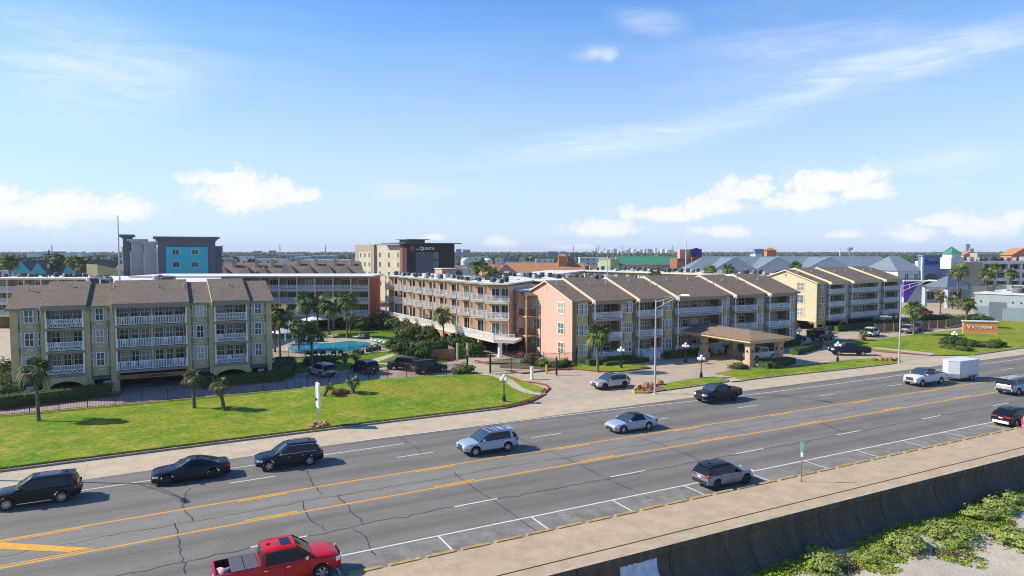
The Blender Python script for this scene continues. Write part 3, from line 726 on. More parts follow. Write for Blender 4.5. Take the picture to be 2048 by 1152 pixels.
car('coupe', 'matt black two-door muscle coupe following the black three-row suv', 'car', (1.75, 53.1), PI+R(.6), sedan(paint=p_char, W=1.92, wb=2.95, fo=.95, ro=1.1, wr=.36, rim=rim_b, spokes=5,
    top=[(-2.57, .88), (-2.45, 1.03), (-1.9, 1.06), (-1.2, 1.02), (.7, 1.0), (.95, .98), (2.0, .9), (2.35, .82), (2.42, .62)], glass=[(-1.95, 1.05), (-.85, 1.42), (-.05, 1.46), (.95, .98)], doors=[(-.75, .75)], pillars=[(-1.9, -.95, -1.0, -.75)], tail=(.78, .92), tailin=.1, sill=.2), 'vehicles driving towards the left')
car('suv', 'navy black suv with chrome window trim ahead of a lane dash', 'suv', (8.45, 53.05), PI, suv(paint=p_navy, wb=2.92, fo=.85, ro=1.02, beltchrome=True, clad=p_navy, rim=rim_s, bars=6, handle=chrome, mirror=chrome, glass=[(-2.3, 1.06), (-1.95, 1.66), (.1, 1.70), (1.02, 1.07)]), 'vehicles driving towards the left')
car('suv', 'pale silver blue three-row suv with white glare on its striped roof', 'suv', (23.4, 49.35), PI, suv(paint=p_silver, W=1.96, wb=2.85, sun=(-.35, .05, .5), bars_x=[-1.4, -.8, -.45], rails=chrome), 'vehicles driving towards the left')
car('sedan', 'silver blue sedan with a dark roof and a small boot spoiler', 'car', (37.85, 49.4), PI, sedan(paint=p_silver, roofpaint=p_char), 'vehicles driving towards the left')
car('suv', 'light silver crossover leaving the resort drive beside the rock bed', 'suv', (47.35, 65.8), PI+R(1), suv(paint=p_lsil, wb=2.79, ro=.98, fo=.92, glass=[(-2.36, 1.08), (-1.6, 1.64), (.1, 1.69), (1.1, 1.07)], rim=rim_b, sun=(-.5, 0, .45), head=(.68, .84)))
car('pickup_truck', 'black lifted pickup truck with tool bars across its bed', 'pickup truck', (53.45, 54.65), PI+R(1.2), pickup(paint=p_char, wb=3.4, fo=.9, ro=1.15, W=1.95, wr=.42, rim=rim_b, bump=trim_m, rbump=trim_m, barm=trim_m,
    top=[(-2.85, 1.26), (1.2, 1.26), (2.2, 1.2), (2.5, 1.05), (2.6, .85)], glass=[(-.98, 1.25), (-.85, 1.80), (.55, 1.84), (1.35, 1.25)], bed=(-2.8, -1.05)), 'vehicles driving towards the left')
car('pickup_truck', 'white pickup truck towing the enclosed cargo trailer', 'pickup truck', (82.6, 49.95), PI+R(-.3), pickup(paint=p_white, wb=3.68, roofpaint=p_char, step=trim_m), 'vehicles driving towards the left')
car('pickup_truck', 'bright red crew-cab pickup truck with a folded bed cover in a roadside bay', 'pickup truck', (5.05, 34.25), 0.0, pickup(paint=p_red, rails=None, sun=(-.05, .42, .42), mirror=chrome, handle=chrome, tonneau=(-2.35, -1.1), tonm=mat('tonneau', (.09, .09, .095), .6, .1, 4), wr=.43, ro=1.28), 'vehicles standing in the roadside bays')
car('suv', 'small grey crossover with black roof parked alone in a roadside bay', 'suv', (34.7, 34.75), R(-1), suv(paint=p_grey, wb=2.62, fo=.84, ro=.82, W=1.8, wr=.34, roofpaint=p_blk, rim=rim_b, rails=None, tail=(.86, .99), tailin=.5, taillen=.28, sill=.27,
    top=[(-2.13, .92), (-2.0, 1.04), (.8, 1.0), (1.6, .95), (1.95, .84), (2.15, .62)], glass=[(-2.08, 1.03), (-1.66, 1.54), (.1, 1.57), (1.0, 1.0)], doors=[(-1.05, -.15), (-.12, .8)], pillars=[], head=(.66, .82), grille=(.45, .78), mirror=p_blk), 'vehicles standing in the roadside bays')
car('suv', 'black electric crossover at the right edge in a roadside bay', 'suv', (71.2, 34.4), R(-1), suv(paint=p_blk, wb=2.98, fo=.86, ro=.9, W=1.9, wr=.37, glass=[(-2.3, 1.05), (-1.3, 1.56), (.2, 1.60), (1.2, 1.0)], rails=None, tail=(.86, 1.0), tailin=.3, sill=.22, rbump=p_white), 'vehicles standing in the roadside bays')
car('suv', 'long silver suv with dark roof driving right, tall red tail lights', 'suv', (86.9, 41.95), R(-1), suv(paint=p_silver, wb=3.07, fo=.95, ro=1.15, W=2.06, wr=.41, sill=.36, roofpaint=p_lsil, tail=(.85, 1.35), taillen=.1, tailin=.86, step=chrome,
    top=[(-2.7, 1.0), (-2.6, 1.2), (1.2, 1.2), (2.1, 1.12), (2.5, .85)], glass=[(-2.62, 1.19), (-2.4, 1.87), (.3, 1.91), (1.25, 1.2)], pillars=[(-1.75, -1.6, -1.7, -1.58)]))
# trailer
tr = thing('cargo_trailer', 'white enclosed tandem-axle cargo trailer behind the white pickup truck', 'trailer', (89.7, 49.75, 0), PI)
twm = mat('trailer_white', (.62, .63, .63), .45, .05, 2); alu = mat('aluminium', (.45, .45, .46), .35, 0, metal=.7)
b = MB(); b.prism([(-2.2, -1.05), (1.9, -1.05), (2.55, 0), (1.9, 1.05), (-2.2, 1.05)], .5, 2.5, twm, twm); b.build('body', tr)
b = MB(); b.prism([(-2.23, -1.07), (1.91, -1.07), (2.58, 0), (1.91, 1.07), (-2.23, 1.07)], .42, .56, alu); b.prism([(-2.23, -1.07), (1.91, -1.07), (2.58, 0), (1.91, 1.07), (-2.23, 1.07)], 2.5, 2.58, twm)
b.prism([(1.6, -1.075), (1.91, -1.075), (2.59, 0), (1.91, 1.075), (1.6, 1.075)], .56, .95, alu); b.build('trim', tr)
b = MB(); b.beam((2.3, .3, .46), (3.6, 0, .46), .1, .1, trim_m); b.beam((2.3, -.3, .46), (3.6, 0, .46), .1, .1, trim_m); b.beam((3.4, 0, .05), (3.4, 0, .75), .08, .08, alu); b.build('hitch', tr)
tm_, rm_ = wheel_meshes(.33, .2, rim_s, 6)
for xa in (-.42, -1.14):
    for s in (1, -1): o = mobj('wheel', tm_, tr, (xa, s*1.1, .33), 0 if s > 0 else PI); mobj('rim', rm_, o)
b = MB()
for s in (1, -1): b.xprism([(s*1.06, .5), (s*1.26, .66), (s*1.26, .76), (s*1.06, .76)], -1.55, 0, alu)
b.build('fender', tr); b = MB(); b.box(-2.3, -.95, .6, -2.24, .95, 2.42, twm); b.build('rear_door', tr)
for s in (1, -1): b = MB(); b.box(-2.33, s*.95, .7, -2.28, s*1.03, .82, tail_m); b.build('tail_light', tr)
# contents of the red truck bed
cbm = mat('striped_cloth', (.55, .32, .32), .9, .3, 9)
b = MB(); b.blob((0, 0, .2), (.42, .5, .3), cbm, 10, 7, .35, 3); prop(b.build('beach_bag', loc=(2.38, 34.05, .80), smooth=True), 'pink and white striped beach bundle in the red truck bed', 'bag')
# parked vehicles of the resort
H_ = R(107)
car('suv', 'silver suv nosed into the resort car park, first beside the grey building', 'suv', (18.7, 89.6), H_, suv(paint=p_lsil, wb=2.7), 'vehicles in the resort car park')
car('suv', 'dark grey suv nosed into the resort car park beside the silver suv', 'suv', (24.2, 89.2), H_, suv(paint=p_char, wb=2.7), 'vehicles in the resort car park')
wr_ = suv(paint=p_blk, wb=2.95, fo=.75, ro=.65, W=1.86, wr=.43, sill=.48, top=[(-2.12, 1.18), (.75, 1.18), (1.0, 1.16), (2.0, 1.1), (2.22, .8)], glass=[(-2.1, 1.17), (-2.0, 1.80), (.35, 1.80), (.8, 1.17)], tum=.1, rails=None, spoil=0, tail=(.9, 1.1), rim=rim_b, pillars=[(-2.1, -1.9, -2.0, -1.85), (-1.1, -1.0, -1.1, -1.0)])
wj = car('offroad_vehicle', 'black boxy off-roader with spare wheel on its tail gate', 'suv', (29.4, 88.9), R(128), wr_, 'vehicles in the resort car park')
o = mobj('spare_wheel', wheel_meshes(.40, .25, rim_b, 5)[0], wj, (-2.3, 0, 1.0), R(90)); mobj('rim', wheel_meshes(.40, .25, rim_b, 5)[1], o)
car('suv', 'black suv half hidden behind the lawn rise and fence', 'suv', (32.0, 85.3), R(8), suv(paint=p_blk, glass=[(-2.3, 1.06), (-2.1, 1.72), (.4, 1.72), (1.0, 1.07)], spoil=.05), 'vehicles in the resort car park')
car('pickup_truck', 'white crew-cab pickup truck under the entrance canopy', 'pickup truck', (79.4, 72.6), PI+R(4), pickup(paint=p_white, rim=rim_s))
car('pickup_truck', 'navy crew-cab pickup truck turning on the entrance drive', 'pickup truck', (95.4, 69.6), PI-R(33), pickup(paint=p_navy, rim=rim_s))
car('sedan', 'pale car in the shaded garage mouth of the yellow building', 'car', (5.2, 91.6), R(95), sedan(paint=p_lsil))
rg = 'vehicles parked before the far yellow building'
car('suv', 'white suv parked at the near end before the far yellow building', 'suv', (120.6, 83.2), R(20), suv(paint=p_white), rg)
car('suv', 'silver suv parked by the wooden fence near the far yellow building', 'suv', (132.2, 83.2), R(15), suv(paint=p_lsil), rg)
car('suv', 'dark grey suv at the fence end of the yellow building parking', 'suv', (137.4, 84.4), R(15), suv(paint=p_char), rg)
car('sedan', 'black sedan in the shade between the pink and far yellow buildings', 'car', (100.3, 84.5), R(170), sedan(paint=p_blk), rg)
car('pickup_truck', 'black pickup truck beside the round hedge by the far building', 'pickup truck', (106.9, 83.3), R(12), pickup(paint=p_blk), rg)
car('suv', 'black suv behind the navy pickup near the small palm', 'suv', (111.5, 87.0), R(12), suv(paint=p_blk), rg)
car('suv', 'bright red suv in front of the blue hotel canopy', 'suv', (173.2, 105.6), R(-20), suv(paint=p_rsuv, roofpaint=p_rsuv))
# ================================================================ BEACH-FRONT CONDO BUILDINGS
wht = mat('white_trim', (.82, .82, .80), .6, .05, 2); glz = mat('window_glass', (.035, .05, .06), .08, .5, .35, spec=.7, col2=(.16, .24, .24), thr=(.45, .62))
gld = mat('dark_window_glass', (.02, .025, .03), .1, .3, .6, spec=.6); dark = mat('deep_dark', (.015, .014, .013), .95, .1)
shin = mat('brown_shingle', (.20, .145, .105), .95, .3, 1.3, bump=.6, bscale=14, col2=(.125, .09, .066), fine=(5, .35, (1, 1, 2.2))); memb = mat('white_membrane', (.62, .62, .60), .8, .1, .3)
cream = mat('cream_trim', (.60, .47, .22), .8, .06, 1)
ac_m = mat('ac_grey', (.30, .30, .29), .7, .15, 2); ac_d = mat('ac_dark', (.06, .06, .062), .7, .2, 2); galv = mat('galvanised', (.42, .42, .41), .5, .12, 3)
def vary(m, cols):
    """every pane of this glass gets its own curtain or blind"""
    t = m.node_tree; nd = t.nodes; b = nd['Principled BSDF']; oi = nd.new('ShaderNodeObjectInfo'); r = nd.new('ShaderNodeValToRGB'); r.color_ramp.interpolation = 'CONSTANT'
    t.links.new(oi.outputs['Random'], r.inputs[0]); e = r.color_ramp.elements; e[0].position = 0; e[0].color = (*cols[0], 1); e[1].position = 1/len(cols); e[1].color = (*cols[1], 1)
    for i in range(2, len(cols)): k = e.new(i/len(cols)); k.color = (*cols[i], 1)
    t.links.new(r.outputs[0], b.inputs['Base Color'])
vary(glz, [(.10, .16, .17), (.20, .29, .28), (.05, .07, .08), (.34, .36, .33), (.13, .20, .19), (.26, .25, .20), (.07, .11, .13)])
vary(gld, [(.02, .025, .03), (.05, .06, .065), (.015, .018, .022), (.03, .04, .05), (.12, .12, .11), (.02, .025, .028)])
_wm = {}
def window(par, x, z, w_, h, y=0.0, rz=0, glass=None, fr=None, cols=2, rows=2, name='window'):
    """window on plane facing -y at local x centre, sill z"""
    glass = glass or glz; fr = fr or wht
    k = (w_, h, glass.name, fr.name, cols, rows)
    if k not in _wm:
        f = MB(); t = .07; f.box(-w_/2, -.05, 0, -w_/2+t, .02, h, fr); f.box(w_/2-t, -.05, 0, w_/2, .02, h, fr)
        f.box(-w_/2+t, -.052, 0, w_/2-t, .018, t, fr); f.box(-w_/2+t, -.048, h-t, w_/2-t, .019, h, fr)
        for i in range(1, cols): f.box(-w_/2+w_*i/cols-.025, -.04, t, -w_/2+w_*i/cols+.025, -.01, h-t, fr)
        for i in range(1, rows): f.box(-w_/2+t, -.045, h*i/rows-.03, w_/2-t, -.015, h*i/rows+.03, fr)
        p = MB(); p.box(-w_/2+t*.5, -.022, t*.5, w_/2-t*.5, .0, h-t*.5, glass); _wm[k] = (f.mesh(name), p.mesh('pane'))
    o = mobj(name, _wm[k][0], par, (x, y, z), rz); mobj('pane', _wm[k][1], o); return o
_rm = {}
def rail_mesh(Ln, style, m=None):
    m = m or wht; k = (round(Ln, 2), style, m.name)
    if k in _rm: return _rm[k]
    b = MB(); h = 1.02; b.box(0, -.035, h-.06, Ln, .035, h, m); b.box(0, -.025, .08, Ln, .025, .13, m)
    lo = .13
    if style == 'x':
        b.box(0, -.025, .5, Ln, .025, .55, m); lo = .55; n = max(1, round(Ln/.42))
        for i in range(n):
            a, c = Ln*i/n, Ln*(i+1)/n; b.beam((a, 0, .13), (c, 0, .5), .03, .05, m); b.beam((a, .005, .5), (c, .005, .13), .03, .05, m)
    if style == 'o':
        b.box(0, -.025, .42, Ln, .025, .47, m); lo = .47; n = max(1, round(Ln/.36))
        for i in range(n):
            a = Ln*(i+.5)/n; r = .13
            for q in range(8):
                t0, t1 = q*PI/4, (q+1)*PI/4; b.beam((a+r*math.cos(t0), 0, .275+r*math.sin(t0)), (a+r*math.cos(t1), 0, .275+r*math.sin(t1)), .03, .045, m)
    n = max(2, round(Ln/.17))
    for i in range(1, n): x = Ln*i/n; b.box(x-.03, -.022, lo, x+.03, .022, h-.06, m)
    for x in (0, Ln): b.box(x-.05, -.05, 0, x+.05, .05, h+.04, m)
    _rm[k] = b.mesh('railing'); return _rm[k]
def railing(par, x, y, z, Ln, rz=0, style='v', m=None): return mobj('railing', rail_mesh(Ln, style, m), par, (x, y, z), rz)
# little plastic chair for balconies
def chair_mesh():
    b = MB(); b.box(-.24, -.22, .38, .24, .24, .42, wht)
    for x in (-.22, .18):
        for y in (-.2, .2): b.box(x, y-.02, 0, x+.04, y+.02, .38, wht)
    b.prism([(-.24, .2), (.24, .2), (.24, .25), (-.24, .25)], .42, .8, wht); b.prism([(-.18, .22), (.18, .22), (.18, .27), (-.18, .27)], .8, .92, wht)
    b.box(-.28, -.2, .58, -.22, .24, .62, wht); b.box(.22, -.2, .58, .28, .24, .62, wht); return b.mesh('balcony_chair')
chme = chair_mesh(); blue_t = mat('blue_cloth', (.03, .04, .22), .8, .2, 4)
def bchair(root, x, y, z, bname, k, rz=0):
    o = mobj('balcony_chair', chme, None, root.matrix_world_calc @ Vector((x, y, z)) if False else None)
    a = root.rotation_euler[2]; c, s = math.cos(a), math.sin(a)
    o.location = (root.location.x+x*c-y*s, root.location.y+x*s+y*c, z+root.location.z); o.rotation_euler = (0, 0, a+rz)
    return prop(o, f'small white plastic chair on a balcony of the {bname}', 'chair', f'white plastic chairs on the balconies of the {bname}')
def condo(name, label, org, rz, segs, Lx, D, fl, eave, ridge, M_, bname, gable_win=None, open_ground=True, roofends=True, chairs=(), D_under=None):
    """local frame: x along the front, y inward. segs: (kind, x0, x1, (rail styles))"""
    wall, trimw, spand, side = M_['wall'], M_['pil'], M_['bay'], M_['side']
    root = thing(name, label, 'building', (org[0], org[1], 0), rz)
    b = MB(); z0 = fl[0]-.02; ztop = eave-.05
    rec = 1.7
    # back volume and gable ends
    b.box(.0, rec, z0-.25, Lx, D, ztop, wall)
    b.prism([(0, 0), (.18, 0), (.18, rec+.001), (0, rec+.001)], z0-.25, ztop, side); b.prism([(Lx-.18, 0), (Lx, 0), (Lx, rec), (Lx-.18, rec)], z0-.25, ztop, side)
    b.poly([(-.004, rec-.1, z0-.25), (-.004, D, z0-.25), (-.004, D, ztop), (-.004, rec-.1, ztop)], side)
    for s, x in ((0, -.006), (1, Lx+.006)):
        b.poly([(x, -.25, ztop-.02), (x, D+.25, ztop-.02), (x, D/2, ridge-.12)], side)
    if M_.get('quoin'): b.box(-.06, -.06, z0-.25, .5, .05, ztop-.01, M_['quoin'])
    if open_ground:
        for x in [0.3]+[s[1] for s in segs[1:]]+[Lx-.3]:
            for y in (.25, D*.5, D-.4): b.box(x-.22, y-.22, -.05, x+.22, y+.22, z0-.24, wall if y > 1 else trimw)
        b.box(.6, D*.30, -.02, Lx-.6, D-.5, z0-.26, dark)  # near-black block puts the garage's inner shade into the colour
    else: b.box(.02, .05, -.1, Lx-.02, D, z0-.251, M_.get('base', wall))
    b.build('wall', root)
    # floors of balconies and pilasters
    for i in range(len(segs)):
        kind, xa, xb, sty = segs[i]
        pa = segs[i-1][2] if i else 0.0; 
        p = MB(); p.box(pa+.001, -.12, z0-.45, xa-.001, rec, ztop+.02, trimw)
        if open_ground: p.box(pa+.02, -.1, -.05, xa-.02, .25, z0-.45, trimw)
        p.build('pilaster', root)
        if kind == 'bay':
            w_ = xb-xa; pts = [(xa, .1), (xa+w_*.17, -.42), (xb-w_*.17, -.42), (xb, .1), (xb, rec), (xa, rec)]
            q = MB(); q.prism(pts, z0-.35, ztop, spand); q.prism([(xa+.05, -.1), (xb-.05, -.1), (xb-.05, rec), (xa+.05, rec)], z0-.85 if open_ground else -.1, z0-.352, M_.get('base', wall))
            for f in range(3):
                zf = fl[f]; q.prism([(xa, .08), (xa+w_*.16, -.47), (xb-w_*.16, -.47), (xb, .08)], zf+.62, zf+.68, cream if M_.get('tr') is None else M_['tr'])
                q.prism([(xa, .08), (xa+w_*.16, -.46), (xb-w_*.16, -.46), (xb, .08)], zf-.03, zf+.03, cream if M_.get('tr') is None else M_['tr'])
                q.box(xa+w_*.35, -.45, zf+.2, xb-w_*.35, -.421, zf+.48, cream if M_.get('tr') is None else M_['tr'])
            q.build('bay_window', root)
            for f in range(3):
                zf = fl[f]+.72; hh = min(1.62, (fl[f+1] if f < 2 else eave)-fl[f]-1.05)
                if M_.get('bays2'):
                    window(root, xa+w_*.34, zf, w_*.28, hh, -.43, glass=sty[f % len(sty)]); window(root, xb-w_*.34, zf, w_*.28, hh, -.432, glass=sty[(f+1) % len(sty)])
                else: window(root, (xa+xb)/2, zf, w_*.44, hh, -.43, glass=sty[f % len(sty)])
                an = math.atan2(.52, w_*.17)
                window(root, xa+w_*.085, zf, .36, hh, -.17, -an, glass=gld, cols=1); window(root, xb-w_*.085, zf, .36, hh, -.17, an, glass=gld, cols=1)
        else:
            pr = M_.get('proj', .35); n = 2 if kind == 'dbl' else 1; w_ = (xb-xa)/n
            q = MB()
            for f in range(3):
                q = MB(); q.box(xa-.05, -pr, fl[f]-.28, xb+.05, rec, fl[f], M_['slab']); q.build('balcony_floor', root)
            q = MB(); q.box(xa, -pr+.02, eave-.42, xb, -pr+.14, eave-.12, cream if sty[-1] != 'lat' else wht)
            q.build('top_beam', root)
            for j in range(n+1):
                x = xa+w_*j; 
                for za, zb in ((fl[0]+.001, fl[1]-.281), (fl[1]+.001, fl[2]-.281), (fl[2]+.001, eave-.42)):
                    q = MB(); q.box(x-.07, -pr+.02, za, x+.07, -pr+.16, zb, wht if j in (0, n) or kind != 'dbl' else trimw); q.build('post', root)
            for f in range(3):
                zf = fl[f]; zt = (fl[f+1] if f < 2 else eave)-zf
                for j in range(n):
                    x = xa+w_*j; st = sty[f % 3] if f < len(sty) else 'v'
                    if M_.get('stairs') == (i, f): pass
                    else: railing(root, x+.07, -pr+.09, zf, w_-.14, 0, st)
                    dh = min(2.05, zt-.45)
                    window(root, x+w_*.5, zf+.02, .82, dh, rec-.03, cols=2, rows=3, name='door', glass=gld if (i+f) % 2 else glz)
                    window(root, x+w_*.2, zf+.75, w_*.27, dh-.8, rec-.03, glass=glz if (i+f+j) % 2 else gld); window(root, x+w_*.8, zf+.75, w_*.27, dh-.8, rec-.03, glass=gld if (i+j) % 3 else glz)
                railing(root, xa, rec-.1, zf, pr+rec-.25, -PI/2, 'v') if pr > .6 else None
                if pr > .6: railing(root, xb, rec-.1, zf, pr+rec-.25, -PI/2, 'v')
    i_ = len(segs); p = MB(); p.box(segs[-1][2]+.001, -.12, z0-.45, Lx+.03, rec, ztop+.02, trimw)
    if open_ground: p.box(segs[-1][2]+.3, -.1, -.05, Lx, .35, z0-.45, trimw)
    p.build('pilaster', root)
    # roof: recessed gable + proud gables over the balconies
    sl = (ridge-eave)/(D/2)
    def gab(mb, xa, xb, dz, oh, m, band=None, th=.22):
        ze = eave+dz-oh*sl; zr = ridge+dz; y0, y1 = -oh, D+oh
        prof = [(y0, ze-th), (y0, ze), (D/2, zr), (y1, ze), (y1, ze-th), (D/2, zr-th)]
        mb.xprism(prof, xa, xb, m, band or m)
        mb.box(xa+.01, y0-.012, ze-th-.02, xb-.01, y0+.1, ze-.02, M_['fascia'])
    r = MB(); gab(r, -.35 if roofends else 0, Lx+.35, 0, .5, shin, M_['band']); r.build('roof', root)
    for i, (kind, xa, xb, sty) in enumerate(segs):
        if kind != 'bay':
            r = MB(); gab(r, xa-.35, xb+.35, .36, M_.get('proj', .35)+.55, shin, M_['band'], th=.52)
            r.build('dormer_roof', root)
            q = MB(); q.beam((xa-.4, -M_.get('proj', .35)-.4, eave-.02-.36*0-.3), (xa-.4, -.05, eave-1.0), .09, .09, wht); q.build('bracket', root); q = MB(); q.beam((xb+.2, -M_.get('proj', .35)-.4, eave-.32), (xb+.2, -.05, eave-1.0), .09, .09, wht); q.build('bracket', root)
    random.seed(int(Lx*3))
    for k in range(int(Lx/4)):   # small roof vents
        vx = 1.5+k*4+random.uniform(-1, 1); vy = D*random.choice((.30, .36)); vz = eave+(ridge-eave)*vy/(D/2)+.3
        b = MB(); b.lathe([(.09, -.5), (.09, .38), (.14, .40), (.14, .46), (.001, .48)], 8, galv); b.build('roof_vent', root, (vx, vy, vz))
    if gable_win:
        for (y, f) in gable_win:
            for k in range(3):
                window(root, -.03, fl[k]+.7, 1.75, 1.7, y, -PI/2, glass=glz if k or not M_.get('quoin') else mat('brown_screen', (.18, .14, .11), .8, .1), cols=2, rows=2)
                q = MB(); q.box(-.05, y-1.02, fl[k]+.55, -.012, y+1.02, fl[k]+2.55, cream); q.build('window_surround', root)
        v = MB(); v.lathe([(.001, -.03), (.3, -.03), (.3, .02)], 12, spand, (0, 0, 0), 'y'); mobj('vent', v.mesh('vent'), root, (-.02, D/2, ridge-1.1), -PI/2)
    seen = {}
    for ch in sorted(chairs, key=lambda c: (c[2], c[0])):
        bi = [s_ for s_ in segs if s_[0] != 'bay']; sg = [i for i, s_ in enumerate(bi) if s_[1] <= ch[0] <= s_[2]]; sg = sg[0] if sg else 0
        k = (sg, ch[2]); seen[k] = seen.get(k, 0)+1
        col = ['first', 'second', 'third', 'fourth', 'fifth', 'sixth'][sg]; o_ = ['first', 'second', 'third', 'fourth', 'fifth', 'sixth', 'seventh'][seen[k]-1]
        c_ = bchair(root, ch[0], ch[1], fl[ch[2]]+.01, bname, 0, ch[3] if len(ch) > 3 else 0)
        c_['label'] = f"{o_} white chair on the {['lowest', 'middle', 'top'][ch[2]]} balcony in the {col} balcony column, {bname}" 
    return root
yel = mat('yellow_stucco', (.56, .44, .22), .85, .1, 1.2); yel_l = mat('pale_yellow_stucco', (.57, .505, .32), .85, .06, 1)
sage = mat('sage_stucco', (.38, .355, .25), .85, .08, 1.2); taupe = mat('taupe_stucco', (.37, .335, .26), .85, .08, 1.2); sl_g = mat('slab_grey', (.28, .25, .19), .85, .1, 2)
ML = dict(wall=taupe, pil=yel, bay=sage, side=yel, slab=sl_g, fascia=sl_g, band=cream, proj=.4, base=mat('grey_base', (.13, .12, .11), .9, .1))
segL = [('bay', .75, 2.75, [glz, gld, glz]), ('bal', 3.25, 6.75, ['x', 'x', 'x']), ('bay', 7.4, 9.3, [glz, glz, gld]), ('dbl', 9.95, 17.25, ['v', 'v', 'v', 'lat']), ('bay', 17.75, 19.7, [glz, gld, glz]), ('bal', 20.4, 24.0, ['x', 'x', 'x']), ('bay', 24.35, 26.3, [gld, glz, glz])]
ch = [(4.0, .5, 2), (6.1, .5, 2, .4), (10.6, .3, 0), (11.6, .3, 0), (13.0, .4, 0, .5), (12.4, .9, 0), (10.7, .4, 1), (11.8, .4, 1), (15.0, .4, 1), (16.4, .4, 1, -.4), (10.6, .5, 2), (11.6, .6, 2), (12.9, .4, 2), (13.6, .6, 2), (15.9, .3, 0), (16.6, .3, 0), (21.0, .6, 1), (22, .5, 0), (4.1, .5, 1)]
LB = condo('condo_building', 'yellow and sage green four-level condo building with brown mansard at left', (-14.25, 90.4), 0, segL, 26.95, 14.4, [2.42, 5.05, 7.62], 10.1, 12.2, ML, 'sage green building', chairs=ch)
b = MB()
for (xa, xb) in ((3.0, 7.0), (20.1, 24.3)):   # arches over the ground-floor parking
    b = MB(); pts = [(xa, -.02), (xa+.45, -.02), (xa+.45, 1.25)]
    n = 10
    arc = [(xa+.45+(xb-xa-.9)*i/n, 1.1+.55*math.sin(PI*i/n)**.6) for i in range(n+1)]
    outer = [(xa, 0), (xa+.45, 0)]+arc+[(xb-.45, 0), (xb, 0), (xb, 2.1), (xa, 2.1)]
    k = len(b.v); m = len(outer); b.v += [(p[0], -.42, p[1]) for p in outer]+[(p[0], -.12, p[1]) for p in outer]; q = b.mi(yel)
    # split in quads strip by strip
    b.f = []; b.m = []
    for i in range(n):
        a, c = arc[i], arc[i+1]
        for y, fl_ in ((-.42, 1), (-.12, 0)): b.poly([(a[0], y, a[1]), (c[0], y, c[1]), (c[0], y, 2.1), (a[0], y, 2.1)], yel)
        b.poly([(a[0], -.42, a[1]), (c[0], -.42, c[1]), (c[0], -.12, c[1]), (a[0], -.12, a[1])], yel)
    b.v = b.v; b.box(xa, -.42, -.02, xa+.45, -.12, 2.1, yel); b.box(xb-.45, -.42, -.02, xb, -.12, 2.1, yel); b.build('arch', LB)
b = MB(); b.box(9.95, -.2, 1.35, 17.25, -.08, 1.85, mat('orange_board', (.30, .15, .05), .7, .1)); b.build('header_board', LB)
def text(s, size, m, par, loc, rot, name='lettering', ext=.01, bold=.0, shear=0, sx=1):
    cu = bpy.data.curves.new(name, 'FONT'); cu.body = s; cu.size = size; cu.extrude = ext; cu.align_x = 'CENTER'; cu.align_y = 'CENTER'; cu.offset = bold; cu.shear = shear
    tmp = bpy.data.objects.new(name, cu); C.objects.link(tmp); dg = bpy.context.evaluated_depsgraph_get(); dg.update()
    me = bpy.data.meshes.new_from_object(tmp.evaluated_get(dg)); bpy.data.objects.remove(tmp); me.materials.clear(); me.materials.append(m)
    o = mobj(name, me, par, loc, rot=rot); o.scale = (sx, 1, 1); return o
text("7'6\" CLEARANCE", .42, dark, LB, (13.6, -.215, 1.6), (PI/2, 0, 0))
for (xx, zz) in ((1.6, .1), (8.9, .5), (25.6, .6)):
    b = MB(); b.box(xx-.35, -.3, .0, xx+.35, .3, 1.35, galv); b.build('utility_box', LB)
# pink condo
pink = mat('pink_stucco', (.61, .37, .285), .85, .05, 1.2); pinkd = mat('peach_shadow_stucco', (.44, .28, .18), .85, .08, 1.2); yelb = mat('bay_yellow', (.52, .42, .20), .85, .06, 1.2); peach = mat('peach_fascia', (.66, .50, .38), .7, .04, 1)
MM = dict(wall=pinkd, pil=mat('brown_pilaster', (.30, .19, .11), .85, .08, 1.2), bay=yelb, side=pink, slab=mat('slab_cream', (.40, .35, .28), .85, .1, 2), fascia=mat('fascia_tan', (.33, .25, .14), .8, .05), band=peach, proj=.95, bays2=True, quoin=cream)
segM = [('bay', .55, 2.75, [glz, glz, glz]), ('bal', 3.3, 8.1, ['o', 'o', 'o', 'lat']), ('bay', 8.55, 10.75, [glz, gld, gld]), ('bal', 11.3, 15.8, ['v', 'v', 'v', 'lat']), ('bay', 16.4, 18.4, [gld, gld, gld]), ('dbl', 18.9, 28.1, ['v', 'v', 'o', 'lat']), ('bay', 28.6, 30.4, [glz, glz, gld]), ('bal', 31.0, 36.0, ['v', 'v', 'v']), ('bay', 36.6, 38.3, [gld, glz, glz]), ('bal', 38.9, 43.9, ['v', 'o', 'o', 'lat']), ('bay', 44.2, 45.9, [glz, glz, glz])]
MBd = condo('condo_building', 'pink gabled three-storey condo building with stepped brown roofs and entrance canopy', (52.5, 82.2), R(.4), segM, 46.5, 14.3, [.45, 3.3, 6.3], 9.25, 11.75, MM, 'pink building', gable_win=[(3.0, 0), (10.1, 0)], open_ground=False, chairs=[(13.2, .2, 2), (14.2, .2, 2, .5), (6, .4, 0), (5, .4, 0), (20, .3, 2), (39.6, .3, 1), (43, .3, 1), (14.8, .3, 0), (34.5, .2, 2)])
# front steps of the pink building
for sx0 in (11.9, 24.8):
    b = MB()
    for i in range(5): b.box(sx0, -1.3-.3*(i+1), -.02, sx0+1.5, -1.3-.3*i, .40-.08*i, conc_l)
    b.box(sx0, -1.3, -.02, sx0+1.5, -.9, .45, conc_l); b.build('steps', MBd)
    for s in (0, 1.5):
        o = mobj('stair_rail', rail_mesh(2.0, 'v'), MBd, (sx0+s, -1.1, .4), rot=(0, R(8), -PI/2))
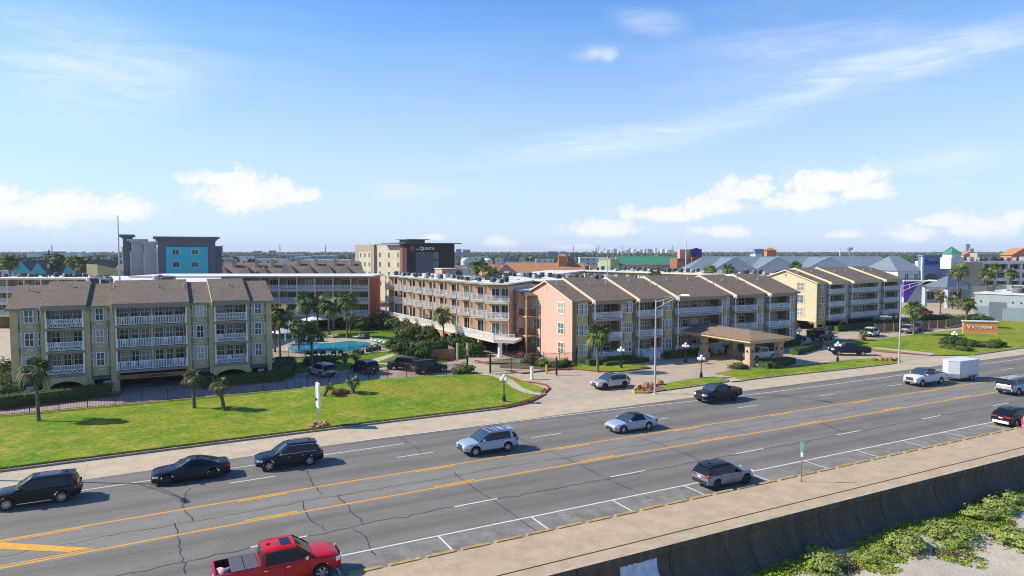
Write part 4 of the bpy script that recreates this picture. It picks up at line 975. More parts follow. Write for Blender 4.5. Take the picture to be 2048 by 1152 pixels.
# far yellow condo
MR = dict(wall=mat('tan_stucco', (.40, .34, .22), .85, .08, 1.2), pil=mat('olive_pilaster', (.34, .28, .14), .85, .08, 1.2), bay=mat('bay_olive', (.33, .30, .17), .85, .06, 1.2), side=yel_l, slab=sl_g, fascia=yel, band=mat('pale_yellow_fascia', (.66, .58, .33), .7, .04, 1), proj=.9)
segR = [('bay', .5, 2.9, [glz, gld, glz]), ('bal', 3.4, 9.0, ['x', 'v', 'v']), ('bay', 9.5, 11.2, [glz, gld]), ('dbl', 11.8, 22.4, ['v', 'v', 'v']), ('bay', 22.9, 24.4, [glz, gld]), ('bal', 24.9, 31.2, ['v', 'v', 'v']), ('bay', 31.6, 33.4, [gld, glz])]
RB = condo('condo_building', 'pale yellow gabled condo building raised over parking at the right', (117.9, 93.5), R(7), segR, 34.0, 14.0, [2.15, 4.8, 7.4], 10.0, 12.3, MR, 'far yellow building', gable_win=[(3.6, 0)])
# flagpole-like mast on the white roof, small roof penthouse
# pink annexe and stair tower left of the pink gable
an = thing('stair_tower', 'pink stair tower with brown landings joining the pink building to the pool wing', 'stair tower', (50.5, 94.5, 0), 0)
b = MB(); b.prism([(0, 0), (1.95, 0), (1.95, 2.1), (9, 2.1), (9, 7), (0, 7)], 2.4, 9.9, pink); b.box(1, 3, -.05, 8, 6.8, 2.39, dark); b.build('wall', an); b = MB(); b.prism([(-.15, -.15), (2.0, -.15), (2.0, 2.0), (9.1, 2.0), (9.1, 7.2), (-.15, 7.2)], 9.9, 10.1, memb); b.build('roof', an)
b = MB(); b.poly([(-.1, -2.4, 9.3), (2.0, -2.4, 9.3), (2.0, -.16, 9.75), (-.1, -.16, 9.75)], shin); b.poly([(-.1, -2.4, 9.24), (2.0, -2.4, 9.24), (2.0, -.16, 9.6), (-.1, -.16, 9.6)], cream); b.build('porch_roof', an)
brn = mat('brown_metal', (.13, .06, .04), .6, .1)
for z in (.3, 3.1, 6.1):
    b = MB(); b.box(0, -2.2, z-.18, 1.9, -.01, z, cream); b.build('landing', an); mobj('railing', rail_mesh(1.8, 'v', brn), an, (.05, -2.15, z)); mobj('railing', rail_mesh(2.1, 'v', brn), an, (.05, -.05, z), -PI/2)
for x in (.05, 1.85): b = MB(); b.box(x-.08, -2.3, 0, x+.08, -2.14, 9.25, cream); b.build('post', an)
for z in (3.6, 6.6): window(an, -.02, z, .9, 1.5, 2.6, -PI/2); window(an, -.02, z, .9, 1.5, .9, -PI/2)
# ================================================================ RESORT WINGS
salm = mat('salmon_stucco', (.68, .44, .28), .85, .06, 1); brick = mat('orange_brick', (.34, .12, .055), .85, .12, 3); crm = mat('cream_slab', (.68, .57, .42), .8, .05, 1)
brick_l = mat('light_orange_stucco', (.44, .24, .14), .85, .08, 1.5)
def acunit_mesh(v=0):
    b = MB()
    if v == 0:
        b.box(-.4, -.4, .1, .4, .4, .85, ac_d); b.box(-.36, -.36, 0, .36, .36, .1, ac_m); b.lathe([(.36, .85), (.36, .9), (.001, .93)], 12, ac_m)
    elif v == 1:
        b.lathe([(.4, 0), (.42, .1), (.42, .75), (.38, .82), (.001, .86)], 14, ac_d); b.lathe([(.44, .68), (.44, .74)], 14, ac_m)
    else:
        b.box(-.55, -.35, .12, .55, .35, .8, ac_m); b.box(-.45, -.36, .2, .1, -.352, .72, ac_d); b.box(.15, -.36, .25, .5, -.351, .6, ac_d); b.box(-.5, -.3, 0, .5, .3, .12, ac_d)
    return b.mesh('air_conditioner')
acm = [acunit_mesh(i) for i in range(3)]
ACN = [0]
def ac(x, y, z, where, v=None, s=1.0):
    v = random.randrange(3) if v is None else v
    o = mobj('air_conditioner', acm[v], None, (x, y, z), random.uniform(0, 3)); o.scale = (s, s, s*random.uniform(.9, 1.1))
    lab = ['dark boxy air conditioner on the ', 'dark drum-shaped air conditioner on the ', 'low grey air conditioner on the '][v]+where
    return prop(o, lab, 'air conditioner', 'air conditioners on the '+where)
_mt = {}
def straight_wing(name, label, P0, ang, Ln, D, z0, fl, zr, bay, M_, styles, arches=True, skip=None, two_sided=False, front=True, doors=True):
    """front runs from P0 along ang; interior to the left of that direction (+y local)"""
    root = thing(name, label, 'building', (P0[0], P0[1], 0), ang); n = max(1, round(Ln/bay)); bw = Ln/n
    b = MB(); b.box(.2, 1.6, fl[0]-.2, Ln-.2, D, zr-.3, M_['wall']); b.box(0, 0, fl[0]-.2, .2, D, zr-.3, M_['end']); b.box(Ln-.2, 0, fl[0]-.2, Ln, D, zr-.3, M_['end'])
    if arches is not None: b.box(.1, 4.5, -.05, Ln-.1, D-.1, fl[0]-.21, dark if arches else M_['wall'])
    b.box(0, 0, -.05, .5, D, fl[0]-.201, M_['end']); b.box(Ln-.5, 0, -.05, Ln, D, fl[0]-.201, M_['end']); b.build('wall', root)
    r = MB(); r.box(-.7, -.9, zr-.3, Ln+.7, D+.8, zr, crm, ); r.poly([(-.7, -.9, zr+.004), (Ln+.7, -.9, zr+.004), (Ln+.7, D+.8, zr+.004), (-.7, D+.8, zr+.004)], memb); r.build('roof', root)
    for f, z in enumerate(fl): q = MB(); q.box(.2, -.12, z-.3, Ln-.2, 1.6, z, M_['slab']); q.build('balcony_floor', root)
    if arches:
        for i in range(n):
            b = MB(); xa, xb = i*bw, (i+1)*bw; m = 8; zt = fl[0]-.3
            arc = [(xa+.25+(bw-.5)*k/m, zt-.95+.7*math.sin(PI*k/m)**.7) for k in range(m+1)]
            for a, c in zip(arc, arc[1:]):
                b.poly([(a[0], -.1, a[1]), (c[0], -.1, c[1]), (c[0], -.1, zt), (a[0], -.1, zt)], M_['arch']); b.poly([(a[0], -.1, a[1]), (c[0], -.1, c[1]), (c[0], .2, c[1]), (a[0], .2, a[1])], M_['arch'])
            b.box(xa, -.1, -.05, xa+.25, .2, zt, M_['arch']); b.box(xb-.25, -.1, -.05, xb-.001, .2, zt, M_['arch']); b.build('arch', root)
    ztl = list(fl)+[zr]
    for i in range(n+1):
        q = MB(); q.box(i*bw-.1, -.1, fl[0]+.001, i*bw+.1, .12, zr-.3, M_['post']); q.build('post', root)
    for i in range(n):
        q = MB(); q.box(i*bw-.06+.2*(i == 0), .12, fl[0]+.001, i*bw+.06+.2*(i == 0), 1.6, zr-.3, M_['wall']) 
        q.build('partition_wall', root)
        for f, z in enumerate(fl):
            st = styles[(i*7+f*3) % len(styles)]; railing(root, i*bw+.1, 0, z, bw-.2, 0, st)
            g = [gld, glz, gld][(i*5+f*2) % 3]
            window(root, i*bw+bw*.62, z+.02, bw*.55, 2.05, 1.57, glass=g, cols=3, rows=1, name='door')
    return root
MS = dict(wall=brick_l, end=brick, slab=crm, arch=brick_l, post=crm)
P0 = Vector((19.2, 148.2)); P1 = Vector((38.7, 138.3)); dirv = (P1-P0).normalized(); angb = math.atan2(dirv.y, dirv.x)
LB2 = 48.0; Ps = P1-dirv*LB2
straight_wing('resort_wing', 'cream and orange resort wing with arched base behind the pool palms', Ps, angb, LB2, 13, 0, [3.0, 5.6, 8.2], 11.1, 3.75, MS, ['v', 'v', 'x', 'v'])
# western wing continuing behind the green building
MS2 = dict(wall=sage, end=yel, slab=crm, arch=yel, post=crm)
Q1 = Ps-dirv*1.5; Lq = 30; Q0 = Q1-Vector((math.cos(angb-R(5)), math.sin(angb-R(5))))*Lq
straight_wing('resort_wing', 'yellow resort wing seen past the far left corner of the green building', Q0, angb-R(5), Lq, 12, 0, [2.8, 5.3, 7.8], 10.6, 3.75, MS2, ['v', 'v'], arches=None)
# white flat roof between the green building and the back wing
fr = thing('connecting_wing', 'flat white-roofed wing directly behind the brown roof of the green building', 'building', (0, 0, 0))
cp = [at(172, 568, 10.7), at(330, 573, 10.7), at(446, 562, 10.7), at(440, 553, 10.7), at(300, 551.5, 10.7), at(172, 556, 10.7)]
b = MB(); b.prism([tuple(Vector(p)+(Vector((6, 128))-Vector(p)).normalized()*.8) for p in cp], -.05, 10.4, sage); b.build('wall', fr); b = MB(); b.prism(cp, 10.4, 10.75, memb); b.build('roof', fr)
b = MB(); b.tube([(0, 0, 0), (0, 0, 11.5)], [.13, .07], 8, galv); fx, fy = at(240, 567, 10.7); prop(b.build('mast', loc=(fx, fy, 10.7)), 'tall thin grey mast on the white roof behind the green building', 'mast')
for (u, v) in [(184, 566), (190, 561), (196, 568), (203, 563), (209, 569), (215, 563), (219, 567), (200, 559), (212, 560), (312, 563), (320, 560), (327, 564), (334, 561), (341, 565), (346, 562), (188, 570)]:
    x, y = at(u, v, 10.7); ac(x, y, 10.7, 'white roof right behind the green building', s=1.15)
for u in [32, 42, 56, 67, 84, 108, 128, 138, 146, 156, 167]:
    x, y = at(u, 555, 10.6); ac(x, y+4, 10.6, 'roof of the yellow wing', v=u % 3, s=.95)
# ---- sawtooth pool wing
pw_ = thing('resort_wing', 'long salmon wing with stepped balconies and diagonal walkway beside the pool', 'building', (0, 0, 0))
NU = 10; WX0, WY0, WX1, WY1 = 44.9, 92.3, 42.6, 142.5
ph = R(-46); uf = Vector((math.cos(ph), math.sin(ph))); un = Vector((-uf.y, uf.x))   # un: inward
zf = [2.7, 5.55, 8.2]; ZR = 11.0; LU = 4.25
cor = [Vector((WX1+(WX0-WX1)*i/NU+0.9, WY1+(WY0-WY1)*i/NU)) for i in range(NU+1)]
def fl_(pts): return [(p.x, p.y) for p in pts]
for i in range(NU):
    a = cor[i]; e = .004*i; dpt = 13-.2*i
    b = MB(); q = a+un*1.5; b.prism(fl_([q, q+uf*LU, q+uf*LU+un*dpt, q+un*dpt]), 2.46+e, ZR-.25-e, salm); b.build('wall', pw_)
    for z in zf: b = MB(); b.prism(fl_([a, a+uf*LU, a+uf*LU+un*(dpt+1), a+un*(dpt+1)]), z-.28-e, z-e, crm); b.build('balcony_floor', pw_)
    b = MB(); q = a-uf*.45-un*.75; b.prism(fl_([q, q+uf*(LU+.6), q+uf*(LU+.6)+un*(dpt+3), q+un*(dpt+3)]), ZR-.22+e*4, ZR+.02+e*4, crm, memb); b.build('roof', pw_)
for i in range(NU):
    a = cor[i]; la = LU
    for f, z in enumerate(zf):
        if f > 0: railing(pw_, a.x, a.y, z, la, ph, ['v', 'x', 'v', 'o', 'v'][(i*2+f*3) % 5])
        if f > 0: railing(pw_, a.x, a.y, z, 1.4, ph+PI/2, 'v')
        for t, g in ((.36, gld if (i+f) % 3 else glz), (.74, glz if (i+f*2) % 3 == 0 else gld)):
            p = a+uf*la*t+un*1.47; window(pw_, p.x, z+.02, 1.35, 2.1, p.y, ph, glass=g, cols=2, rows=1, name='door')
    q = MB(); p = a; q.prism(fl_([p, p+uf*.18, p+uf*.18+un*.18, p+un*.18]), zf[0], ZR-.26, crm); q.build('post', pw_)
    q = MB(); p = a+uf*(la-.16); q.prism(fl_([p, p+uf*.14, p+uf*.14+un*1.5, p+un*1.5]), zf[0], ZR-.26, salm); q.build('partition_wall', pw_)
# walkway along the first floor
wa = Vector((WX1-.3, WY1)); wb_ = Vector((45.1, 92.7)); wd_ = (wb_-wa).normalized(); wl = (wb_-wa).length; wn = Vector((-wd_.y, wd_.x))
b = MB(); b.prism(fl_([wa, wb_, wb_+uf*3.3, wb_+uf*3.3+un*4, wa+wn*3]), 2.3, 2.68, crm); b.build('walkway', pw_)
nrail = 12
for i in range(nrail): p = wa+wd_*(wl*i/nrail); railing(pw_, p.x, p.y, 2.68, wl/nrail, math.atan2(wd_.y, wd_.x))
e = wb_+uf*3.3; railing(pw_, wb_.x, wb_.y, 2.68, (e-wb_).length, math.atan2((e-wb_).y, (e-wb_).x), 'x')
for i in range(9):
    xa = wl*(.02+i*.075); b = MB(); bw = wl*.075-.02; m = 8
    def W(s, off, z): p = wa+wd_*s+wn*off; return (p.x, p.y, z)
    arc = [(xa+.25+(bw-.5)*k/m, 1.2+.8*math.sin(PI*k/m)**.7) for k in range(m+1)]
    for c0, c1 in zip(arc, arc[1:]): b.poly([W(c0[0], .1, c0[1]), W(c1[0], .1, c1[1]), W(c1[0], .1, 2.31), W(c0[0], .1, 2.31)], brick_l); b.poly([W(c0[0], .1, c0[1]), W(c1[0], .1, c1[1]), W(c1[0], .5, c1[1]), W(c0[0], .5, c0[1])], brick_l)
    for s0 in (xa, xa+bw-.25): b.prism([W(s0, .1, 0)[:2], W(s0+.25, .1, 0)[:2], W(s0+.25, .5, 0)[:2], W(s0, .5, 0)[:2]], -.05, 2.3, brick_l)
    b.build('arch', pw_)
for s in (.74, .82, .9): b = MB(); p = wa+wd_*wl*s+wn*.3; b.box(p.x-.3, p.y-.3, -.05, p.x+.3, p.y+.3, 2.3, brick_l); b.build('pillar', pw_)
b = MB(); b.lathe([(.42, -.05), (.42, .3), (.34, .36), (.34, 1.95), (.45, 2.05), (.45, 2.3)], 16, wht, (46.3, 92.9, 0)); b.build('column', pw_)
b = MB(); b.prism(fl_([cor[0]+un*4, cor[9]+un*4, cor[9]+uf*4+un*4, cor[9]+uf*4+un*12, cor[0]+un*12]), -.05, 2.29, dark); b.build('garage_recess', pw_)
random.seed(11)
for i in range(NU):
    a = cor[i]
    for t in range(4 if i > 3 else 3):
        p = a+uf*random.uniform(.4, 3.8)+un*(1.2+t*1.4+random.uniform(-.3, .3)); ac(p.x, p.y, ZR+.04+.016*i, 'roof of the salmon pool wing', s=random.uniform(.7, .95))
# ---- rear wings behind the pink building
W3 = at(953, 553, 10.4); W3b = at(1330, 563, 10.4)
def wing_roof(name, label, pa, pb, D, zr, wallm, nb, glassf=True):
    a, b_ = Vector(pa), Vector(pb); d = b_-a; ang = math.atan2(d.y, d.x)
    root = thing(name, label, 'building', (a.x, a.y, 0), ang); Ln = d.length
    m = MB(); m.box(0, 0, -.05, Ln, D, zr-.3, wallm); m.build('wall', root); m = MB(); m.box(-.5, -.7, zr-.3, Ln+.5, D+.6, zr, crm); m.poly([(-.5, -.7, zr+.004), (Ln+.5, -.7, zr+.004), (Ln+.5, D+.6, zr+.004), (-.5, D+.6, zr+.004)], memb); m.build('roof', root)
    bw = Ln/nb
    for i in range(nb):
        if glassf:
            m = MB(); m.box(i*bw-.15, -.15, zr-3.2, i*bw+.15, .02, zr-.31, crm); m.build('post', root)
            window(root, i*bw+bw*.5, zr-2.7, bw*.7, 1.9, -.03, cols=3, rows=1, glass=gld if i % 3 else glz); railing(root, i*bw+.1, -.5, zr-3.1, bw-.2)
        else:
            m = MB(); m.box(i*bw+bw*.1, -.06, zr-2.6, i*bw+bw*.22, .01, zr-.31, wallm); m.build('pilaster', root)
    return root, Ln
rw, Ln = wing_roof('resort_wing', 'brick-red flat-roofed resort wing rising behind the pool wing roof', at(955, 553, 10.4), at(1150, 563, 10.4), 13, 10.4, mat('red_brown_brick', (.26, .085, .05), .85, .2, 2), 9, False)
random.seed(5)
def roofacs(root, Ln, D, zr, n, where, s=1.1):
    a = root.rotation_euler[2]
    for i in range(n):
        lx, ly = Ln*(i+random.random())/n, random.uniform(.15, .8)*D
        ac(root.location.x+lx*math.cos(a)-ly*math.sin(a), root.location.y+lx*math.sin(a)+ly*math.cos(a), zr, where, s=random.uniform(.9, 1.25)*s)
roofacs(rw, Ln, 13, 10.4, 30, 'roof of the brick-red wing')
g_st = mat('pale_olive_stucco', (.38, .35, .21), .85, .06, 1)
rw2, L2 = wing_roof('resort_wing', 'long olive rear wing with white roof behind the pink building ridge', at(1150, 540, 10.4), at(1560, 552, 10.4), 16, 10.4, g_st, 16)
roofacs(rw2, L2, 16, 10.4, 62, 'roof of the olive rear wing')
rw3, L3 = wing_roof('resort_wing', 'grey-sided rear wing with a slanting white roof', at(1078, 552, 10.4), at(1165, 541, 10.4), 10, 10.4, ac_m, 5, False)
# ================================================================ PLANTING
def leafm(name, c1, c2, sc_=.9):
    m = mat(name, c1, .75, .2, sc_, col2=c2, thr=(.35, .65), spec=.25); b = m.node_tree.nodes['Principled BSDF']
    b.inputs['Subsurface Weight'].default_value = 0
    return m
palm_g = leafm('palm_leaf', (.17, .20, .045), (.07, .11, .025), 1.5); palm_d = leafm('palm_dead_leaf', (.26, .19, .09), (.13, .09, .045), 1.5); bark = mat('palm_bark', (.16, .125, .09), .95, .25, 5, bump=.8, stretch=(1, 1, 3))
hedge_m = leafm('hedge_leaf', (.065, .11, .018), (.025, .055, .011), 1.2); bush_y = leafm('olive_bush_leaf', (.15, .17, .04), (.06, .085, .02), 1.2); tree_m = leafm('tree_leaf', (.050, .078, .018), (.020, .040, .012), .5)
tree_y = leafm('yellow_green_leaf', (.16, .17, .03), (.07, .10, .02), .5); tree_d = leafm('dark_tree_leaf', (.030, .055, .022), (.015, .030, .014), .5); oak_b = mat('tree_bark', (.09, .07, .05), .95, .2, 4); dune_m = leafm('dune_leaf', (.32, .36, .03), (.15, .22, .018), .8); dune_b = leafm('dune_bush_leaf', (.31, .35, .08), (.14, .20, .035), 2.2); dry_m = leafm('dry_stem', (.16, .11, .07), (.10, .08, .03), 2)
def frond(mb, o, a, e, L_, m, nb=11, droop=.5):
    """fan leaf from o, azimuth a, elevation e"""
    d = Vector((math.cos(a)*math.cos(e), math.sin(a)*math.cos(e), math.sin(e))); s = Vector((-math.sin(a), math.cos(a), 0)); up = s.cross(d) if False else d.cross(s)*-1
    up = s.cross(d)*-1
    p0 = Vector(o); p1 = p0+d*L_*.42; mb.beam(p0, p1, .04, .03, m)
    for i in range(nb):
        t = (i/(nb-1)-.5)*2; f = t*1.35; dd = (d*math.cos(f)+s*math.sin(f)).normalized(); l = L_*.62*(1-.25*abs(t))*random.uniform(.85, 1.1)
        q = p1+dd*l*.55+Vector((0, 0, random.uniform(-.05, .05))); r = p1+dd*l+Vector((0, 0, -droop*l*random.uniform(.5, 1.1)))
        wv = dd.cross(up).normalized()*L_*.045
        mb.poly([p1-wv*.3, q-wv, q+wv, p1+wv*.3], m); mb.poly([q-wv, r, q+wv], m)
def palm_parts(seed, nf=34, skirt=14, L_=1.6, yel_=0):
    random.seed(seed); t = MB(); c = MB()
    for i in range(nf):
        e = math.asin(random.uniform(-.35, .98)); m = palm_g if (i % 5 or not yel_) else palm_d
        frond(c, (0, 0, 0), random.uniform(0, 6.28), e, L_*random.uniform(.85, 1.15), m, droop=.35+.4*(1-math.sin(e)))
    k = MB()
    for i in range(skirt): frond(k, (0, 0, -.15), random.uniform(0, 6.28), random.uniform(-1.45, -.6), L_*random.uniform(.6, .85), palm_d, 7, .2)
    return c.mesh('crown'), (k.mesh('dead_fronds') if skirt else None)
PM = [palm_parts(1), palm_parts(2, 34, 20, 1.5, 1), palm_parts(3, 30, 8, 1.6), palm_parts(4, 24, 26, 1.45, 1)]
def palm(x, y, z, h, s, label, v=0, group=None, lean=(0, 0), thick=.17):
    root = thing('palm_tree', label, 'palm tree', (x, y, z), random.uniform(0, 6), group)
    b = MB(); b.tube([(0, 0, -.1), (lean[0]*.3, lean[1]*.3, h*.35), (lean[0]*.7, lean[1]*.7, h*.7), (lean[0], lean[1], h)], [thick*1.35, thick, thick*.9, thick*1.05], 9, bark); b.build('trunk', root, smooth=True)
    o = mobj('crown', PM[v][0], root, (lean[0], lean[1], h), random.uniform(0, 6)); o.scale = (s, s, s)
    if PM[v][1]: o = mobj('dead_fronds', PM[v][1], root, (lean[0], lean[1], h), 0); o.scale = (s, s, s)
    return root
def leafcloud(mb, n, c, r, m, size=.16, power=.5, seed=None, flat=False, shell=.45, lump=.25):
    if seed is not None: random.seed(seed)
    q = mb.mi(m)
    for i in range(n):
        u = Vector((random.gauss(0, 1), random.gauss(0, 1), random.gauss(0, 1))).normalized()
        if flat and u.z < -.1: u.z = -u.z*.3
        k = 1+lump*2*noise.noise(u*2.1+Vector((c[0], c[1], len(mb.v)*0)))
        rr = (shell+(1-shell)*random.random()**power)*k
        p = Vector((c[0]+u.x*r[0]*rr, c[1]+u.y*r[1]*rr, c[2]+u.z*r[2]*rr))
        nrm = (u+Vector((random.uniform(-.7, .7), random.uniform(-.7, .7), random.uniform(-.5, .7)))).normalized()
        a = nrm.orthogonal().normalized(); b = nrm.cross(a); t = random.uniform(0, 6.28); a, b = a*math.cos(t)+b*math.sin(t), b*math.cos(t)-a*math.sin(t)
        s = size*random.uniform(.6, 1.3); k0 = len(mb.v)
        mb.v += [tuple(p-a*s-b*s*.5), tuple(p+a*s*.1-b*s*.75), tuple(p+a*s+b*s*.1), tuple(p-a*s*.1+b*s*.7)]; mb.f.append((k0, k0+1, k0+2, k0+3)); mb.m.append(q)
_bm = {}
def bush_mesh(kind, v):
    if (kind, v) in _bm: return _bm[(kind, v)]
    b = MB(); m = {'dark': hedge_m, 'olive': bush_y, 'dune': dune_b}[kind]; random.seed(v*7+len(kind))
    b.blob((0, 0, .36), (.70, .70, .42), m, 12, 8, .2, v); leafcloud(b, 1500, (0, 0, .42), (.98, .98, .62), m, .075, seed=v+50, flat=True, shell=.66, lump=.26)
    for i in range(260):
        a = random.uniform(0, 6.28); r = random.uniform(.6, 1.25); p = Vector((r*math.cos(a), r*math.sin(a), random.uniform(.0, .16))); w_ = Vector((math.cos(a+1), math.sin(a+1), 0))*.05; k0 = len(b.v); b.v += [tuple(p-w_), tuple(p+w_), tuple(p+Vector((random.uniform(-.1, .1), random.uniform(-.1, .1), .16)))]; b.f.append((k0, k0+1, k0+2)); b.m.append(0)
    _bm[(kind, v)] = b.mesh('foliage'); return _bm[(kind, v)]
def bush(x, y, z, rx, ry, h, label, kind='dark', group=None, rz=0, v=None):
    v = random.randrange(3) if v is None else v
    o = mobj('bush', bush_mesh(kind, v), None, (x, y, z), rz); o.scale = (rx, ry, h); return prop(o, label, 'bush', group)
def hedge(pts, w_, h, label, m=None, z=0, top=None):
    """box hedge along pts"""
    m = m or hedge_m; b = MB(); P = [Vector((p[0], p[1])) for p in pts]; random.seed(int(P[0].x*10) % 97)
    for a, c in zip(P, P[1:]):
        d = (c-a); L_ = d.length; d.normalize(); n = Vector((-d.y, d.x))
        q = [a-n*w_*.42, c-n*w_*.42, c+n*w_*.42, a+n*w_*.42]; b.prism([tuple(p) for p in q], z, z+h*.93, m)
        k = b.mi(m)
        for i in range(int(L_*(h*2+w_)*26)):
            s = random.uniform(-.1, L_+.1); t = random.random()*(2*h+w_)
            if t < h: off, zz, nr = -w_/2, t, Vector((-n.x, -n.y, .3))
            elif t < h+w_: off, zz, nr = (t-h)-w_/2, h, Vector((0, 0, 1))
            else: off, zz, nr = w_/2, t-h-w_, Vector((n.x, n.y, .3))
            p = Vector((a.x+d.x*s+n.x*off, a.y+d.y*s+n.y*off, z+zz+.04*noise.noise(Vector((s, off, zz))*2))); nr = (nr+Vector((random.uniform(-.8, .8), random.uniform(-.8, .8), random.uniform(-.4, .8)))).normalized()
            p += nr*random.uniform(-.03, .07); e = nr.orthogonal().normalized(); f = nr.cross(e); ss = random.uniform(.05, .10); k0 = len(b.v)
            b.v += [tuple(p-e*ss-f*ss*.6), tuple(p+e*ss-f*ss*.5), tuple(p+e*ss*.8+f*ss*.6), tuple(p-e*ss+f*ss*.5)]; b.f.append((k0, k0+1, k0+2, k0+3)); b.m.append(k)
    return prop(b.build('hedge'), label, 'hedge')
# --- lawn palms
x, y, z = lawn_at(77, 842); palm(x, y, z, 4.75, 1.15, 'tallest lawn palm standing by the fence at far left', 1, thick=.15)
x, y, z = lawn_at(388, 816); palm(x, y, z, 3.05, .88, 'young bushy palm on the lawn before the garage mouth, left of its twin', 3, thick=.17)
x, y, z = lawn_at(448, 820); palm(x, y, z, 2.45, .85, 'short leaning palm on the lawn with a brown skirt, right of its twin', 3, lean=(-.25, -.2), thick=.17)
x, y, z = lawn_at(706, 786); palm(x, y, z, 1.1, .62, 'very small palm on the lawn right of the red rocks', 2, thick=.2)
x, y, z = lawn_at(647, 792); palm(x, y, z, 1.0, .35, 'bent palm stump on the lawn left of the red rocks', 2, lean=(-.7, .1), thick=.17)
palm(*at(1195, 744), 0, 4.9, 1.25, 'palm in front of the pink gable corner', 0)
palm(*at(889, 698), 0, 5.4, 1.35, 'tall leaning palm before the pool wing walkway', 1, lean=(-1.0, .5), thick=.15)
for (u, v, h, s, v_, lab) in [(560, 715, 6.3, 1.5, 0, 'dark palm right beside the green building corner'), (550, 705, 4.6, 1.3, 2, 'lower palm tucked behind the palm at the green building corner'), (597, 700, 3.6, 1.1, 2, 'slender low palm at the near left of the pool'), (614, 672, 6.4, 1.75, 0, 'tall full palm left of centre behind the pool'), (636, 668, 5.8, 1.5, 1, 'palm between the two big palms behind the pool'),
        (659, 674, 5.6, 1.6, 0, 'full green palm at the back edge of the pool'), (694, 676, 7.0, 1.55, 1, 'tallest pool palm with many brown fronds, right of the others'), (624, 735, 4.6, 1.35, 2, 'dark shaded palm at the near edge of the pool deck'), (700, 665, 3.0, .9, 2, 'small palm beside the tallest pool palm trunk')]:
    palm(*at(u, v), 0, h, s, lab, v_, 'palms round the pool')
palm(*at(690, 733), 0, 1.3, .6, 'small brown palm on the grass strip before the pool', 3); palm(*at(712, 734), 0, 1.7, .75, 'small orange-brown palm on the grass strip before the pool', 3)
for (u, v, h, s, v_, lab) in [(1827, 671, 4.9, 1.35, 0, 'palm on the right lawn beside the tall lamp pole'), (1880, 633, 4.9, 1.3, 3, 'palm with yellow fronds before the blue hotel canopy'), (1932, 656, 5.0, 1.3, 0, 'palm just left of the orange monument sign'), (1904, 618, 2.2, 1.3, 2, 'low dark palm under the blue hotel canopy edge'), (1727, 682, 1.0, .8, 3, 'squat pineapple-shaped palm on the drive corner')]:
    palm(*at(u, v), 0, h, s, lab, v_, 'palms on the right lawn')
x, y = at(1006, 568, 10.8); palm(x+2, y+9, 0, 12.2, 1.35, 'tall palm rising behind the pool wing roof', 1)
# --- hedges and bushes
hedge([(-15.5, 85.9), (-4.9, 88.3)], 2.0, 1.35, 'clipped dark hedge in front of the green building at left'); hedge([(4.4, 88.0), (13.6, 88.9)], 1.8, 1.2, 'clipped hedge in front of the right half of the green building')
hedge([(13.8, 90.0), (15.8, 100)], 3.0, 1.3, 'broad dark hedge running back beside the green building')
hedge([(53.4, 79.7), (61.5, 80.3)], 1.2, .95, 'long low hedge under the pink building front bays'); hedge([(55.5, 78.4), (63.5, 79.0)], .9, .6, 'lower front hedge before the pink building'); hedge([(67.8, 79.9), (76.6, 80.6)], 1.3, 1.0, 'hedge between the two stairs of the pink building')
hedge([(80.0, 80.2), (97.5, 80.9)], 1.4, 1.1, 'shaded hedge behind the entrance canopy'); hedge([(88, 73.8), (98.5, 77.5)], 1.6, .9, 'dark hedge bed at the right of the canopy drive')
hedge([(73.6, 66.7), (80.9, 68.2)], 1.7, .95, 'clipped hedge round the front feet of the entrance canopy')
hedge([(109, 87.8), (118.5, 90.9)], 1.3, 1.3, 'flat-topped hedge before the open parking of the far building'); hedge([(121, 91.3), (147, 94.5)], 1.2, 1.2, 'long shaded hedge below the far yellow building')
random.seed(21)
